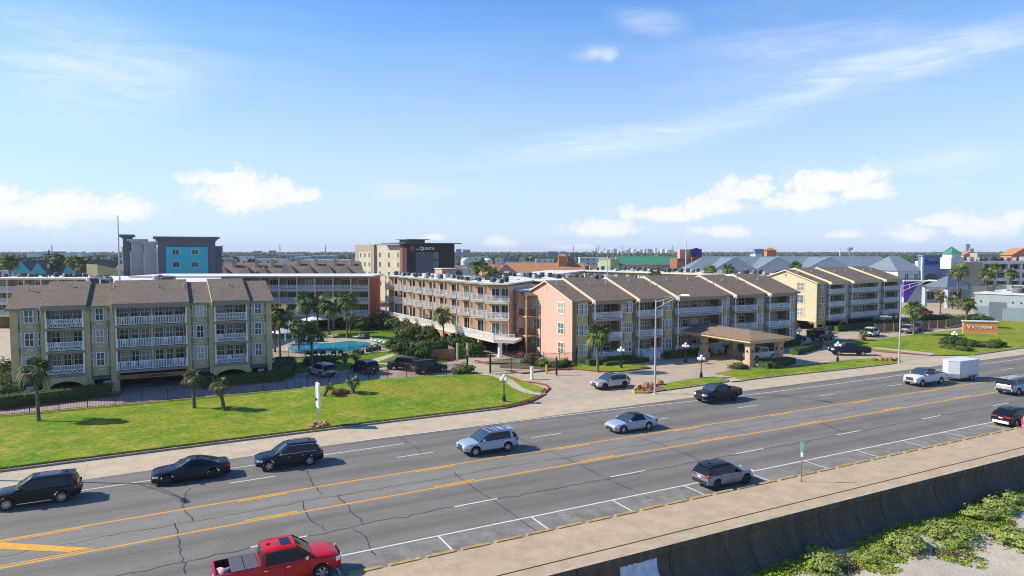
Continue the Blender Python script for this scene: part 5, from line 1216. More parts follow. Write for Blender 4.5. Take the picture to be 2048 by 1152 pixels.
for (u, v, rx, h, k, lab) in [(846, 718, 2.6, 2.7, 'dark', 'large clipped round bush left of the wooden enclosure'), (872, 706, 2.1, 2.4, 'dark', 'dark bush behind the wooden enclosure'), (806, 706, 1.8, 2.0, 'dark', 'dark round bush right of the sun loungers'), (797, 696, 1.6, 2.0, 'dark', 'small bush beside the lounger row'), (813, 680, 2.2, 2.9, 'olive', 'tall loose bush with pale flowers near the pool deck'),
        (800, 662, 3.2, 3.2, 'dark', 'big dark shrub mass below the arches, second from left'), (770, 657, 3.4, 3.4, 'dark', 'big dark shrub mass below the arches, leftmost'), (823, 668, 2.4, 3.0, 'dark', 'dark shrub below the pool wing walkway middle'), (725, 660, 2.3, 2.6, 'dark', 'round bush before the arches of the back wing'), (690, 656, 2.3, 2.9, 'dark', 'round bush behind the tallest pool palm'),
        (850, 672, 2.6, 3.4, 'dark', 'tall bushy shrub beside the leaning palm'), (868, 682, 2.3, 3.0, 'dark', 'clipped shrub left of the leaning palm trunk'), (905, 700, 2.2, 2.4, 'dark', 'dark shrub right of the leaning palm'), (930, 706, 2.4, 2.6, 'dark', 'shrub below the wing overhang'), (945, 712, 1.9, 2.2, 'dark', 'shrub near the white column'),
        (928, 748, 1.6, 1.3, 'olive', 'brownish round bush beside the entry gate'), (632, 728, 1.8, 1.2, 'dark', 'dark bush below the shaded palm'), (655, 727, 1.5, 1.2, 'dark', 'low bush on the strip before the pool'), (560, 742, 1.5, 1.0, 'dark', 'dark bush in the building shadow'), (540, 750, 1.6, 1.2, 'dark', 'dark bush at the green building foot'),
        (1060, 728, 1.2, 1.2, 'olive', 'planting by the gate post'), (1085, 733, 1.1, 1.0, 'olive', 'low plants under the access gate'), (1112, 735, 1.1, 1.0, 'olive', 'low plants left of the pink corner'), (1130, 733, 1.0, 1.1, 'dark', 'dark plant at the pink corner'),
        (1905, 690, 1.7, 1.7, 'dark', 'round dark bush left of the monument sign'), (1925, 692, 1.6, 1.3, 'dark', 'dark bush at the left foot of the monument sign'), (1943, 694, 1.5, 1.2, 'dark', 'dark bush below the monument sign'), (1895, 697, 1.3, .5, 'olive', 'pale low grass clump left of the sign bed'), (1915, 700, 1.3, .5, 'olive', 'pale low grass clump in the middle of the sign bed'), (1932, 703, 1.1, .8, 'dark', 'small bush at the front of the sign bed'),
        (1975, 696, 1.6, 1.0, 'olive', 'silvery bush right of the monument sign'), (1993, 694, 1.5, 1.2, 'dark', 'round green bush at the right end of the sign bed'), (1890, 640, 2.4, 1.4, 'dark', 'dark bush before the blue hotel drive'), (1862, 641, 2.2, 1.4, 'dark', 'dark bush left of the yellow-frond palm'), (1958, 646, 2.8, 1.9, 'dark', 'round bush before the low grey building'),
        (8, 800, 2.0, 2.0, 'olive', 'wild bush at the left edge by the driveway'), (20, 775, 1.6, 1.9, 'olive', 'loose bush beside the left corner pillar'), (12, 762, 2.2, 2.6, 'dark', 'dark bush at the far left edge'), (1545, 737, 1.1, .9, 'dark', 'low bush at the right front canopy foot'), (1478, 738, 1.3, .8, 'dark', 'low bush at the left front canopy foot')]:
    x, y = at(u, v); bush(x, y, 0, rx, rx*random.uniform(.85, 1.1), h, lab, k, rz=random.uniform(0, 6))
# --- beach planting, bottom right
def batpx(u, v):
    z = -2.3
    for _ in range(6): x, y = at(u, v, z); z = bz(x, y)
    return x, y, z
random.seed(31)
for (u, v, rx, h, lab) in [(1650, 1135, 1.25, .75, 'round pale green dune bush nearest to the seawall bottom edge'), (1622, 1108, .6, .55, 'small dune bush against the seawall'), (1812, 1092, 1.5, .7, 'wide silvery dune bush in the middle of the sand'), (1762, 1103, .7, .4, 'small dune clump left of the wide silvery bush'), (1905, 1088, .8, .4, 'low dune clump right of the wide silvery bush'),
        (1905, 1065, 1.6, .6, 'long low dune bush near the seawall foot'), (1870, 1070, 1.1, .6, 'dune bush between two larger ones'), (1992, 1020, 1.4, .8, 'dune bush in the green strip under the seawall'), (1960, 1035, 1.2, .7, 'dune bush below the green strip'), (2020, 1005, 1.2, .7, 'dune bush near the right edge under the seawall'), (2030, 1080, 1.8, .6, 'brown-stemmed dune bush at the right edge'), (1735, 1120, .6, .35, 'tiny dune bush on the open sand')]:
    x, y, z = batpx(u, v); bush(x, y, z-.08, rx, rx*.8, h*1.2, lab, 'dune', 'dune bushes on the beach', rz=random.uniform(0, 6))
b = MB(); random.seed(5); q1, q2 = b.mi(dune_m), b.mi(dry_m)
for i in range(36000):
    u = random.uniform(1380, 2300); 
    x = random.uniform(22, 95); y = 27.6-abs(random.gauss(0, 1))*4.2
    den = noise.noise(Vector((x*.22, y*.5, 3)))+.55*noise.noise(Vector((x*.8, y*.9, 8)))+.50-(27.6-y)*.14
    if den < .12: continue
    z = bz(x, y); dry = noise.noise(Vector((x*.3, y*.4, 9))) > .33
    for k in range(3):
        a = random.uniform(0, 6.28); h = random.uniform(.02, .10)*(1+max(0, den)); wv = Vector((math.cos(a), math.sin(a), 0))*random.uniform(.03, .07); px_, py_ = x+random.uniform(-.12, .12), y+random.uniform(-.12, .12); t = Vector((random.uniform(-.12, .12), random.uniform(-.12, .12), 0)); k0 = len(b.v); p = Vector((px_, py_, z-.02+random.random()*.1*den))
        b.v += [tuple(p-wv), tuple(p+wv), tuple(p+wv*.4+t+Vector((0, 0, h))), tuple(p-wv*.8+t+Vector((0, 0, h*.8)))]; b.f.append((k0, k0+1, k0+2, k0+3)); b.m.append(q2 if dry else q1)
prop(b.build('ground_cover'), 'bright green dune creeper spreading over the sand below the seawall', 'ground cover', kind='stuff')
# rough tufts along the lawn kerb
b = MB(); random.seed(6); q1, q2 = b.mi(grass), b.mi(edge_g)
for i in range(9000):
    x = random.uniform(-16, 34); y = ley(x)+.12+abs(random.gauss(0, .22)); z = ZL+mound(x, y); a = random.uniform(0, 6.28); wv = Vector((math.cos(a), math.sin(a), 0))*.03; h = random.uniform(.05, .14); t = Vector((random.uniform(-.06, .06), random.uniform(-.1, .02), 0)); k0 = len(b.v); p = Vector((x, y, z))
    b.v += [tuple(p-wv), tuple(p+wv), tuple(p+t+Vector((0, 0, h)))]; b.f.append((k0, k0+1, k0+2)); b.m.append(q1 if random.random() < .6 else q2)
prop(b.build('grass_tufts'), 'ragged grass overhanging the kerb of the left lawn', 'grass', kind='stuff')
# ================================================================ COURTYARD, ISLANDS, STREET FURNITURE
# grass islands and lawns
def gsheet(pts, z=.13, m=None, k=None, name='lawn', kname='kerb'):
    sheet(name, pts, z, m or grass)
    if k: kerb(kname, pts, k, .16, .15, True)
isA = pp((1322, 771), (1372, 761), (1428, 755), (1452, 759), (1455, 764), (1400, 772), (1335, 781)); gsheet(isA, k=kerbm)
isB = pp((1428, 750), (1460, 743), (1490, 739), (1560, 737), (1650, 727), (1700, 721), (1735, 719), (1797, 722), (1797, 727), (1700, 738), (1560, 753), (1475, 763)); gsheet(isB, k=kerbm)
nose = pp((1266, 783), (1275, 775), (1322, 771), (1335, 781), (1296, 787), (1270, 787)); sheet('planting_bed', nose, .12, mat('mulch', (.20, .12, .07), .95, .3, 5)); kerb('yellow_kerb', nose[4:]+nose[:2], mat('kerb_yellow', (.55, .36, .05), .8, .2, 2), .22, .2)
sheet('path', pp((1428, 754), (1452, 759), (1462, 765), (1486, 763), (1470, 758), (1440, 751)), .135, conc_l)
isC = pp((1145, 739), (1175, 742), (1222, 746), (1300, 737), (1290, 732), (1200, 728), (1145, 729)); gsheet(isC, .12, k=redk, kname='red_kerb')
isR = pp((1640, 689), (1700, 679), (1760, 678), (1900, 662), (1935, 658), (1960, 645), (1975, 640), (2110, 644), (2160, 690), (2048, 696), (1945, 711), (1900, 712), (1855, 711), (1780, 706), (1720, 700)); gsheet(isR, .12, k=None); kerb('red_kerb', isR[12:]+isR[:1], redk, .2, .16); kerb('kerb', isR[8:11], kerbm, .2, .16)
sheet('lawn', pp((1800, 640), (1830, 632), (1935, 628), (1990, 640), (1960, 646), (1830, 650)), .1, grass); sheet('path', pp((1735, 697), (1750, 696), (1870, 708), (1862, 712)), .14, conc_l); sheet('lawn', pp((1790, 628), (1812, 610), (1830, 612), (1830, 625)), .08, grass)
# right-hand side pavement / hotel forecourts
sheet('hotel_forecourt', [(100, 95), (420, 95), (420, 250), (110, 230)], -.012, conc_d)
# courtyard
sheet('garden_lawn', [(15.5, 92.8), (36, 91.5), (44, 96), (42.6, 104), (34, 106.5), (22, 105), (15.5, 106)], .05, grass2); sheet('garden_lawn', [(12, 128), (38, 122), (41, 138), (18, 148), (0, 150), (0, 132)], .03, grass2); sheet('garden_lawn', [(34, 103), (42.5, 97), (42, 140), (36, 130), (33.4, 112)], .04, grass2)
sheet('pool_deck', [(14.2, 106.5), (24, 105.8), (31, 107.5), (34, 113), (34, 121), (30, 127), (17, 132), (10, 130), (10, 108)], .07, mat('deck', (.40, .32, .25), .85, .15, 1.5))
kerb('red_kerb', [(-16, 84.6), (-4.2, 87.0), (-3.8, 90)], redk, .2, .15); kerb('red_kerb', [(4.4, 88.2-.9), (13.5, 88.9-1.3)], redk, .2, .15); kerb('red_kerb', pp((1013, 742), (1045, 748), (1100, 741), (1145, 739)), redk, .3, .16)
sheet('path', pp((735, 722), (790, 706), (800, 708), (752, 726), (860, 733), (860, 736), (738, 727)), .065, conc_l); kerb('red_kerb', pp((952, 722), (975, 728), (1030, 727)), redk, .3, .16); kerb('red_kerb', [(66.5, 79), (72, 78.9), (83, 79.4), (98, 79.8)], redk, .2, .15); sheet('planting_bed', pp((1000, 730), (1000, 736), (1140, 741), (1145, 729), (1050, 724)), .06, mulch if False else mat('bed_soil', (.12, .10, .05), .95, .3, 3))
# parking lines
mk2 = MB()
for x in (17.0, 20.0, 23.0, 26.2, 29.4): 
    d = Vector((math.cos(R(107)), math.sin(R(107)))); n = Vector((-d.y, d.x))*.05; a = Vector((x-.9, 87.0)); c = a+d*5
    mk2.poly([(*(a-n), .02), (*(c-n), .02), (*(c+n), .02), (*(a+n), .02)], white)
prop(mk2.build('white_road_marking'), kind='structure')
# pool
pr = MB(); water = mat('pool_water', (.015, .33, .42), .08, .25, .8, spec=.6, bump=.25, bscale=3, col2=(.01, .24, .36))
pc = [(19.2, 122.2), (17.0, 117.5), (17.6, 112.5), (20.8, 109.0), (24.6, 108.3), (28.5, 111.5), (31.4, 116.4), (31.0, 119.8), (28.4, 122.0), (24.5, 121.0), (22.0, 123.2)]
def smooth_loop(P, n=5):
    out = []; m = len(P)
    for i in range(m):
        p0, p1, p2, p3 = [Vector(P[(i+k-1) % m]) for k in range(4)]
        for j in range(n):
            t = j/n; out.append(tuple(.5*((2*p1)+(p2-p0)*t+(2*p0-5*p1+4*p2-p3)*t*t+(3*p1-p0-3*p2+p3)*t**3)))
    return out
pc = [(a+1.7, b_-.8) for a, b_ in pc]; pl_ = smooth_loop(pc); cxp = Vector((24.4, 116)); 
pr.prism(pl_, .06, .11, water); prop(pr.build('pool_water'), kind='structure')
kerb('pool_coping', pl_, conc_l, .5, .16, True)
b = MB(); random.seed(8)
for i in range(8): b.blob((random.uniform(-2, 2), random.uniform(-.6, .6), .35), (.7, .6, .6), mat('blue_rock', (.03, .04, .16), .8, .3, 2), 7, 5, .3, i)
prop(b.build('rock_waterfall', loc=(23.6, 123.6, 0)), 'dark blue rock waterfall at the back edge of the pool', 'rocks')
# loungers
def lounger_mesh():
    b = MB(); b.box(-.32, -.9, .28, .32, .35, .34, wht); b.prism([(-.32, .35), (.32, .35), (.32, .95), (-.32, .95)], .34, .36, wht)
    b.poly([(-.32, .34, .34), (.32, .34, .34), (.32, .9, .78), (-.32, .9, .78)], wht); b.poly([(-.32, .34, .38), (.32, .34, .38), (.32, .9, .82), (-.32, .9, .82)], wht)
    for x in (-.28, .24):
        for y in (-.8, .25): b.box(x, y, 0, x+.05, y+.05, .28, wht)
    return b.mesh('sun_lounger')
lme = lounger_mesh()
def lounger(u, v, rz, lab, g='white sun loungers on the pool deck', dx_=0):
    x, y = at(u, v, .1); prop(mobj('sun_lounger', lme, None, (x, y, .09), rz), lab, 'sun lounger', g)
random.seed(12)
for i, (u, v) in enumerate([(714, 676), (722, 676)]): lounger(u, v, R(200), ['left', 'right'][i]+' of the two white loungers behind the pool near the bin')
for i, (u, v) in enumerate([(749, 682), (757, 684), (765, 686), (773, 689)]): lounger(u, v, R(110), ['first', 'second', 'third', 'fourth'][i]+' white lounger of the row right of the pool')
for i, (u, v) in enumerate([(664, 675), (671, 674)]): lounger(u, v, R(190), ['left', 'right'][i]+' white lounger under the palms behind the pool')
dch = MB(); dch.v = []; dkc = mat('dark_teal_plastic', (.02, .05, .05), .6, .1)
dch.box(-.3, -.3, .35, .3, .3, .42, dkc); dch.box(-.3, .25, .42, .3, .33, .9, dkc); dch.box(-.34, -.3, 0, -.28, .33, .62, dkc); dch.box(.28, -.3, 0, .34, .33, .62, dkc); dme = dch.mesh('deck_chair')
for i, (u, v) in enumerate([(616, 713), (630, 712), (646, 712), (667, 712), (681, 710), (722, 708), (738, 703), (746, 701), (757, 699)]):
    x, y = at(u, v, .1); prop(mobj('deck_chair', dme, None, (x, y, .07), R(180 if i < 5 else 120)), ['first', 'second', 'third', 'fourth', 'fifth', 'sixth', 'seventh', 'eighth', 'ninth'][i]+' dark deck chair from the left along the near pool edge', 'chair', 'dark deck chairs along the near pool edge')
# pergola tents left of the pool
for i, (u, v, s) in enumerate([(585, 668, 3.4), (628, 660, 4.2), (565, 690, 2.6)]):
    x, y = at(u, v); t = thing('sun_shelter', ['low white canvas shelter left of the pool palms', 'larger white canvas shelter behind the pool palms', 'small white canvas shelter beside the green building'][i], 'shelter', (x, y, 0), R(20), 'white canvas shelters by the pool')
    b = MB(); h = s/2; apex = (0, 0, 3.0)
    for k in range(4):
        c = [(-h, -h), (h, -h), (h, h), (-h, h)]; a, e = c[k], c[(k+1) % 4]; b.poly([(*a, 2.3), (*e, 2.3), apex], wht); b.poly([(*a, 2.3), (*e, 2.3), (*e, 2.1), (*a, 2.1)], wht)
    b.build('canopy', t)
    for cx_, cy_ in ((-h, -h), (h-.1, -h), (h-.1, h-.1), (-h, h-.1)): b = MB(); b.box(cx_, cy_, 0, cx_+.1, cy_+.1, 2.12, wht); b.build('post', t)
# bins, enclosure, fences
x, y = at(735, 677); b = MB(); b.box(-.3, -.3, 0, .3, .3, 1.0, ac_d); b.box(-.33, -.33, 1.0, .33, .33, 1.1, ac_d); prop(b.build('litter_bin', loc=(x, y, 0)), 'dark square litter bin behind the pool', 'bin')
x, y = at(862, 721); woodb = mat('fence_wood', (.25, .17, .10), .9, .2, 3, stretch=(6, 6, .4)); b = MB()
for i in range(22): b.box(i*.17, 0, 0, i*.17+.15, .04, 1.6, woodb); b.box(3.7, i*.17, 0, 3.74, i*.17+.15, 1.6, woodb); b.box(0, i*.17, 0, .04, i*.17+.15, 1.6, woodb)
b.box(0, .04, .3, 3.7, .08, .4, woodb); b.box(0, .04, 1.2, 3.7, .08, 1.3, woodb); prop(b.build('wooden_enclosure', loc=(x, y, 0), rz=R(-6)), 'brown board enclosure beside the large round bush', 'enclosure')
x, y = at(893, 722); rb = mat('red_bench', (.35, .07, .03), .7, .1); bt = thing('bench', 'red slatted bench before the wooden enclosure', 'bench', (x, y, 0), R(175)); b = MB(); b.box(-.8, -.2, .42, .8, .2, .47, rb); b.build('seat', bt); b = MB(); b.box(-.8, .2, .5, .8, .25, .95, rb); b.build('backrest', bt)
for sx in (-.7, .64): b = MB(); b.box(sx, -.2, 0, sx+.06, .2, .42, rb); b.build('leg', bt)
irn = mat('black_iron', (.012, .012, .013), .5, 0)
_fp = {}
def picket_mesh(L_, h):
    k = (round(L_, 2), h)
    if k in _fp: return _fp[k]
    b = MB(); n = max(2, int(L_/.13))
    for i in range(1, n): x = L_*i/n; b.box(x-.011, -.011, .08, x+.011, .011, h, irn)
    b.box(0, -.015, .16, L_, .015, .2, irn); b.box(0, -.015, h-.2, L_, .015, h-.16, irn); _fp[k] = b.mesh('panel'); return _fp[k]
def iron_fence(name, pts, h, label, post_h=None):
    a = pts[0]; root = thing(name, label, 'fence', (a[0], a[1], 0))
    for p, q in zip(pts, pts[1:]):
        P, Q = Vector(p[:2]), Vector(q[:2]); L_ = (Q-P).length; n = max(1, round(L_/2.45)); d = (Q-P)/n; an = math.atan2(d.y, d.x)
        for i in range(n):
            c = P+d*i; z = mound(c.x, c.y-.4); z2 = mound((c+d).x, (c+d).y-.4)
            o = mobj('panel', picket_mesh(L_/n, h), root, (c.x-a[0], c.y-a[1], z+.05), rot=(0, -math.atan2(z2-z, L_/n), an))
            b = MB(); b.box(-.035, -.035, -.1, .035, .035, h+.12, irn); b.box(-.05, -.05, h+.12, .05, .05, h+.16, irn); b.build('post', root, (c.x-a[0], c.y-a[1], z+.05), an)
    c = Vector(pts[-1][:2]); b = MB(); b.box(-.05, -.05, -.1, .05, .05, h+.2, irn); b.build('post', root, (c.x-a[0], c.y-a[1], 0))
    return root
iron_fence('iron_fence', [(-32, 80.9), (-14, 81.6), (13, 81.75), (30, 81.75), (36.0, 81.9)], 1.5, 'long black iron picket fence along the back of the left lawn')
iron_fence('iron_fence', [(15, 106.2), (24, 104.8), (33.4, 106.8), (35, 112)], 1.3, 'black picket fence round the near side of the pool')
iron_fence('iron_gate', [(39.0, 81.0), (44.4, 79.6)], 1.9, 'black iron driveway gate left of the stop sign'); iron_fence('iron_gate', [(47.8, 82.2), (52.4, 81.2)], 1.9, 'black iron gate leaning on the pink building corner')
for (px_, py_, lab) in [(36.0, 81.9, 'thick black gate post at the fence end'), (38.9, 81.0, 'thick black gate post left of the driveway gate'), (44.6, 79.5, 'black gate post at the right end of the driveway gate'), (45.9, 75.6, 'slim black post on the lawn edge beside the white box'), (52.4, 81.0, 'black gate post at the pink building corner')]:
    b = MB(); b.box(-.09, -.09, 0, .09, .09, 2.3, irn); b.lathe([(.07, 2.3), (.12, 2.36), (.1, 2.44), (.001, 2.5)], 8, irn); prop(b.build('gate_post', loc=(px_, py_, 0)), lab, 'post')
yb = mat('bollard_yellow', (.6, .42, .03), .6, .1)
for (u, v, h, m_, lab) in [(1093, 747, 1.1, yb, 'yellow bollard on the driveway before the pink gable'), (915, 722, 2.6, cream, 'cream post left of the driveway gate'), (935, 722, 2.6, cream, 'taller cream post beside the driveway gate')]:
    x, y = at(u, v); b = MB(); b.lathe([(.14, 0), (.14, h), (.1, h+.08), (.001, h+.1)], 12, m_); prop(b.build('bollard', loc=(x, y, 0), smooth=False), lab, 'bollard')
x, y, z = lawn_at(1064, 757); b = MB(); b.box(-.15, -.12, 0, .15, .12, 1.5, wht); b.box(-.19, -.15, 1.1, .19, .15, 1.6, wht); prop(b.build('keypad_post', loc=(x, y, z-.1)), 'white keypad box on the lawn edge before the gate', 'post')
# stop sign
x, y = at(1040, 738); ss_ = thing('stop_sign', 'red octagonal stop sign beside the entry gate', 'sign', (x, y, 0), R(-25)); b = MB(); b.box(-.03, 0, 0, .03, .05, 2.0, galv); b.build('post', ss_)
b = MB(); b.lathe([(.001, -.04), (.38, -.04), (.38, -.01)], 8, mat('sign_red', (.5, .02, .02), .5, 0), (0, 0, 2.1), 'y'); b.build('sign_face', ss_); text('STOP', .26, wht, ss_, (0, -.05, 2.1), (PI/2, 0, 0), 'lettering')
x, y = at(1013, 706); b = MB(); b.box(-.03, 0, 0, .03, .04, 1.6, galv); b.box(-.25, -.03, 1.3, .25, 0, 2.0, wht); prop(b.build('notice_sign', loc=(x, y, 0), rz=R(-25)), 'small white notice on a post under the wing overhang', 'sign')
# small street lamps with white globes
gl = mat('lamp_globe', (.85, .85, .84), .3, 0)
def lamp(x, y, z, label, rz):
    t = thing('globe_lamp', label, 'street lamp', (x, y, z), rz, 'black globe lamps beside the drives')
    b = MB(); b.lathe([(.26, 0), (.26, .12), (.2, .2), (.17, .6), (.1, .68), (.065, .8), (.05, 2.1), (.08, 2.14), (.05, 2.2), (.04, 2.55), (.001, 2.56)], 12, irn); b.build('post', t, smooth=False)
    for k in range(4):
        a = k*PI/2; b = MB(); b.tube([(0, 0, 2.15), (.18*math.cos(a), .18*math.sin(a), 2.1), (.36*math.cos(a), .36*math.sin(a), 2.22)], .025, 6, irn); b.build('arm', t)
        b = MB(); b.blob((.36*math.cos(a), .36*math.sin(a), 2.42), (.2, .2, .2), gl, 12, 9, 0); b.build('globe', t, smooth=True)
    b = MB(); b.blob((0, 0, 2.74), (.2, .2, .2), gl, 12, 9, 0); b.build('globe', t, smooth=True)
    b = MB(); b.box(-.35, -.35, -.1, .35, .35, .02, conc_l); b.build('footing', t)
x, y, z = lawn_at(1008, 803); lamp(x, y, z, 'black globe lamp on the left lawn near the red kerb tip', .3)
for (u, v, lab) in [(1402, 757, 'black globe lamp on the narrow grass island right of the rock bed'), (1242, 737, 'black globe lamp before the pink building palm hedge'), (1371, 727, 'black globe lamp left of the entrance canopy'), (1675, 725, 'black globe lamp on the grass island before the navy pickup'), (1908, 699, 'black globe lamp on the right lawn before the monument sign'), (1598, 690, 'globe lamp between the canopy and the far parking')]:
    x, y = at(u, v); lamp(x, y, .12, lab, random.uniform(0, 1))
# tall cobra-head light poles
def pole(x, y, h, label, az_, arm=3.6):
    t = thing('street_light', label, 'street light', (x, y, 0), az_, 'tall galvanised light poles along the road')
    b = MB(); b.lathe([(.32, 0), (.32, .06), (.15, .1), (.13, .5), (.075, h), (.001, h+.03)], 12, galv); b.build('pole', t, smooth=False)
    for s in ((0, .0), (1, -.55)): 
        b = MB(); b.tube([(0, 0, h-.25-s[0]*.75), (arm*.45, 0, h+.25-s[0]*.42), (arm*.98, 0, h+.72)], .035, 6, galv); b.build('arm', t)
    b = MB(); b.beam((arm*.3, 0, h+.05), (arm*.3, 0, h-.5), .05, .05, galv); b.build('brace', t)
    b = MB(); b.prism([(arm*.95, -.06), (arm*1.15, -.17), (arm+.95, -.12), (arm+1.0, 0), (arm+.95, .12), (arm*1.15, .17), (arm*.95, .06)], h+.66, h+.82, wht); b.build('lamp_head', t)
pole(49.84, 60.6, 10.7, 'tall grey light pole at the rock bed, arms reaching right over the drive', R(-78)); pole(94.3, 60.7, 11.4, 'tall grey light pole at the island end near the right lawn', R(-78)); pole(-12.6, 60.2, 10.7, 'light pole just outside the left edge, casting its shadow over the road', R(-78))
# small sign on the seawall walk
t = thing('street_sign', 'green street sign on a thin brown post on the seawall walk', 'sign', (39.49, 32.2, .14), R(-62)); b = MB(); b.lathe([(.06, 0), (.06, .1), (.03, .12), (.03, 2.8), (.001, 2.81)], 8, mat('rusty_post', (.28, .17, .11), .8, .2, 4)); b.build('post', t)
b = MB(); b.box(-.11, -.05, 2.1, .11, -.03, 2.82, mat('sign_green', (.12, .38, .27), .5, 0)); b.build('sign_face', t); text('22', .2, wht, t, (0, -.055, 2.5), (PI/2, 0, 0), 'lettering') if 0 else None
b = MB(); b.box(-.06, -.055, 1.78, .09, -.03, 2.08, wht); b.build('small_plate', t)
# left lawn banner sign
x, y, z = lawn_at(637, 851); t = thing('banner_sign', 'narrow white upright sign on a lattice mast in the left lawn', 'sign', (x, y, z), R(-1))
b = MB()
for s in (-.12, .12):
    b.beam((s, 0, 0), (s, 0, 3.7), .035, .035, galv)
for i in range(10): b.beam((-.12, 0, .1+i*.25), (.12, 0, .32+i*.25), .02, .02, galv)
b.build('lattice_mast', t); b = MB(); b.box(-.09, -.6, 1.7, .09, .6, 3.95, wht); b.build('panel', t)
b = MB(); b.box(-.3, -.25, 2.4, -.12, -.1, 2.6, ac_d); b.build('lamp', t)
orock = mat('orange_rock', (.50, .26, .13), .9, .3, 3); rrock = mat('red_rock', (.30, .12, .055), .9, .3, 2)
random.seed(14)
for i in range(11):
    a = i/11*6.28; b = MB(); b.blob((0, 0, .1), (.27, .2, .16), orock, 8, 5, .25, i); prop(b.build('rock', loc=(x+math.cos(a)*random.uniform(.5, .9), y+math.sin(a)*random.uniform(.4, .8), z), smooth=False), 'small orange stone in the ring round the banner sign foot', 'rock', 'orange stones round the banner sign')
for (u, v, s, lab) in [(677, 788, .75, 'larger red rock on the lawn between the small palms'), (690, 787, .5, 'lower red rock on the lawn beside the larger one')]:
    a = lawn_at(u, v); b = MB(); b.blob((0, 0, s*.35), (s*1.1, s*.8, s*.6), rrock, 8, 6, .3, int(u)); prop(b.build('rock', loc=a), lab, 'rock')
for i, (u, v, s) in enumerate([(1277, 779, .5), (1293, 777, .62), (1306, 774, .45), (1318, 771, .6), (1286, 783, .25), (1301, 781, .28), (1758, 722, .55), (1770, 722, .5), (1781, 723, .5), (1792, 723, .5), (1748, 722, .4)]):
    x, y = at(u, v); b = MB(); b.blob((0, 0, s*.3), (s, s*.8, s*.65), rrock if i % 3 else orock, 8, 6, .35, i+3); w_ = 'rock bed at the light pole' if i < 6 else 'island end by the far light pole'
    prop(b.build('rock', loc=(x, y, .1), rz=i), f"{['first', 'second', 'third', 'fourth', 'fifth', 'sixth'][i % 6]} red-brown rock from the left in the {w_}", 'rock', 'red rocks in the '+w_)
b = MB(); x, y = at(1341, 766); b.beam((x, y, 0), (x, y, 1.5), .06, .06, galv); prop(b.build('marker_post'), 'thin grey marker post at the tip of the small grass island', 'post')
# entrance canopy
cp_ = thing('entrance_canopy', 'tan-pillared drive-through canopy with brown hipped roof before the pink building', 'canopy', (0, 0, 0))
peachs = mat('peach_pillar', (.52, .36, .24), .85, .06, 1.5)
for (px_, py_) in [(73.4, 68.9), (79.4, 69.1), (73.4, 77.9), (79.4, 77.9)]:
    b = MB(); b.box(px_-.62, py_-.62, -.05, px_+.62, py_+.62, .9, peachs); b.box(px_-.45, py_-.45, .9, px_+.45, py_+.45, 3.35, peachs); b.box(px_-.55, py_-.55, 3.0, px_+.55, py_+.55, 3.15, peachs); pi_ = b.build('pillar', cp_)
    for (dx_, dy_) in ((-.5, 0), (0, -.5)): b = MB(); b.blob((px_+dx_, py_+dy_, 2.2), (.12, .12, .18), irn, 6, 5, 0); b.build('wall_lamp', pi_)
X0, X1, Y0, Y1, ZE = 72.2, 80.6, 67.7, 82.0, 3.75
b = MB(); b.box(X0+.3, Y0+.3, 3.3, X1-.3, Y1, 3.72, cream); b.build('ceiling_frame', cp_)
b = MB(); xm = (X0+X1)/2; shin_c = mat('canopy_shingle', (.27, .185, .12), .95, .3, 1.3, bump=.6, bscale=14, col2=(.19, .13, .085), fine=(5, .3, (1, 1, 2.2)))
b.box(X0-.1, Y0-.1, 3.55, X1+.1, Y0+.1, 3.85, cream); b.box(X0-.1, Y0+.1, 3.55, X0+.1, Y1, 3.85, cream); b.box(X1-.1, Y0+.1, 3.55, X1+.1, Y1, 3.85, cream); b.build('fascia', cp_)
b = MB(); b.poly([(X0-.25, Y0-.25, 3.86), (X1+.25, Y0-.25, 3.86), (xm, Y0+4, 4.75)], shin_c); b.poly([(X0-.25, Y0-.25, 3.86), (xm, Y0+4, 4.75), (xm, Y1, 4.75), (X0-.25, Y1, 3.86)], shin_c); b.poly([(X1+.25, Y0-.25, 3.86), (X1+.25, Y1, 3.86), (xm, Y1, 4.75), (xm, Y0+4, 4.75)], shin_c); b.poly([(X0-.25, Y0-.25, 3.852), (X0-.25, Y1, 3.852), (X1+.25, Y1, 3.852), (X1+.25, Y0-.25, 3.852)], cream); b.build('roof', cp_)
for (u, v) in [(1398, 728), (1482, 718)]:
    x, y = at(u, v); b = MB(); b.lathe([(.2, 0), (.2, .04), (.06, .06), (.03, .6), (.001, .62)], 8, mat('cone_orange', (.6, .15, .03), .6, 0)); prop(b.build('traffic_cone', loc=(x, y, .01)), 'orange cone by the '+('left' if u < 1450 else 'right')+' side of the canopy drive', 'cone')
# monument sign
sx0, sy0 = at(1941, 672); sx1, sy1 = at(1980, 673); a_ = Vector((140.2, 77.2)); b_ = Vector((143.9, 73.6)); d_ = b_-a_; an_ = math.atan2(d_.y, d_.x)
t = thing('monument_sign', 'orange monument sign with cream cap and white lettering on the right lawn', 'sign', (a_.x, a_.y, .1), an_); Ls = d_.length; osn = mat('sign_orange', (.80, .28, .10), .8, .08, 2)
b = MB(); b.box(-.3, -.3, 0, Ls+.3, .3, 2.35, osn); b.build('body', t); b = MB(); b.box(-.5, -.42, 2.35, Ls+.5, .42, 2.55, wht); b.box(-.35, -.34, 0, Ls+.35, .34, .2, cream); b.build('cap', t)
text('ICTORIAN', .72, wht, t, (Ls*.56, -.32, 1.25), (PI/2, 0, 0), ext=.03, bold=.012); text('V', 1.15, wht, t, (Ls*.13, -.32, 1.3), (PI/2, 0, 0), ext=.03, bold=.02); text('THE', .2, wht, t, (Ls*.45, -.32, 1.85), (PI/2, 0, 0), ext=.03) if 0 else None
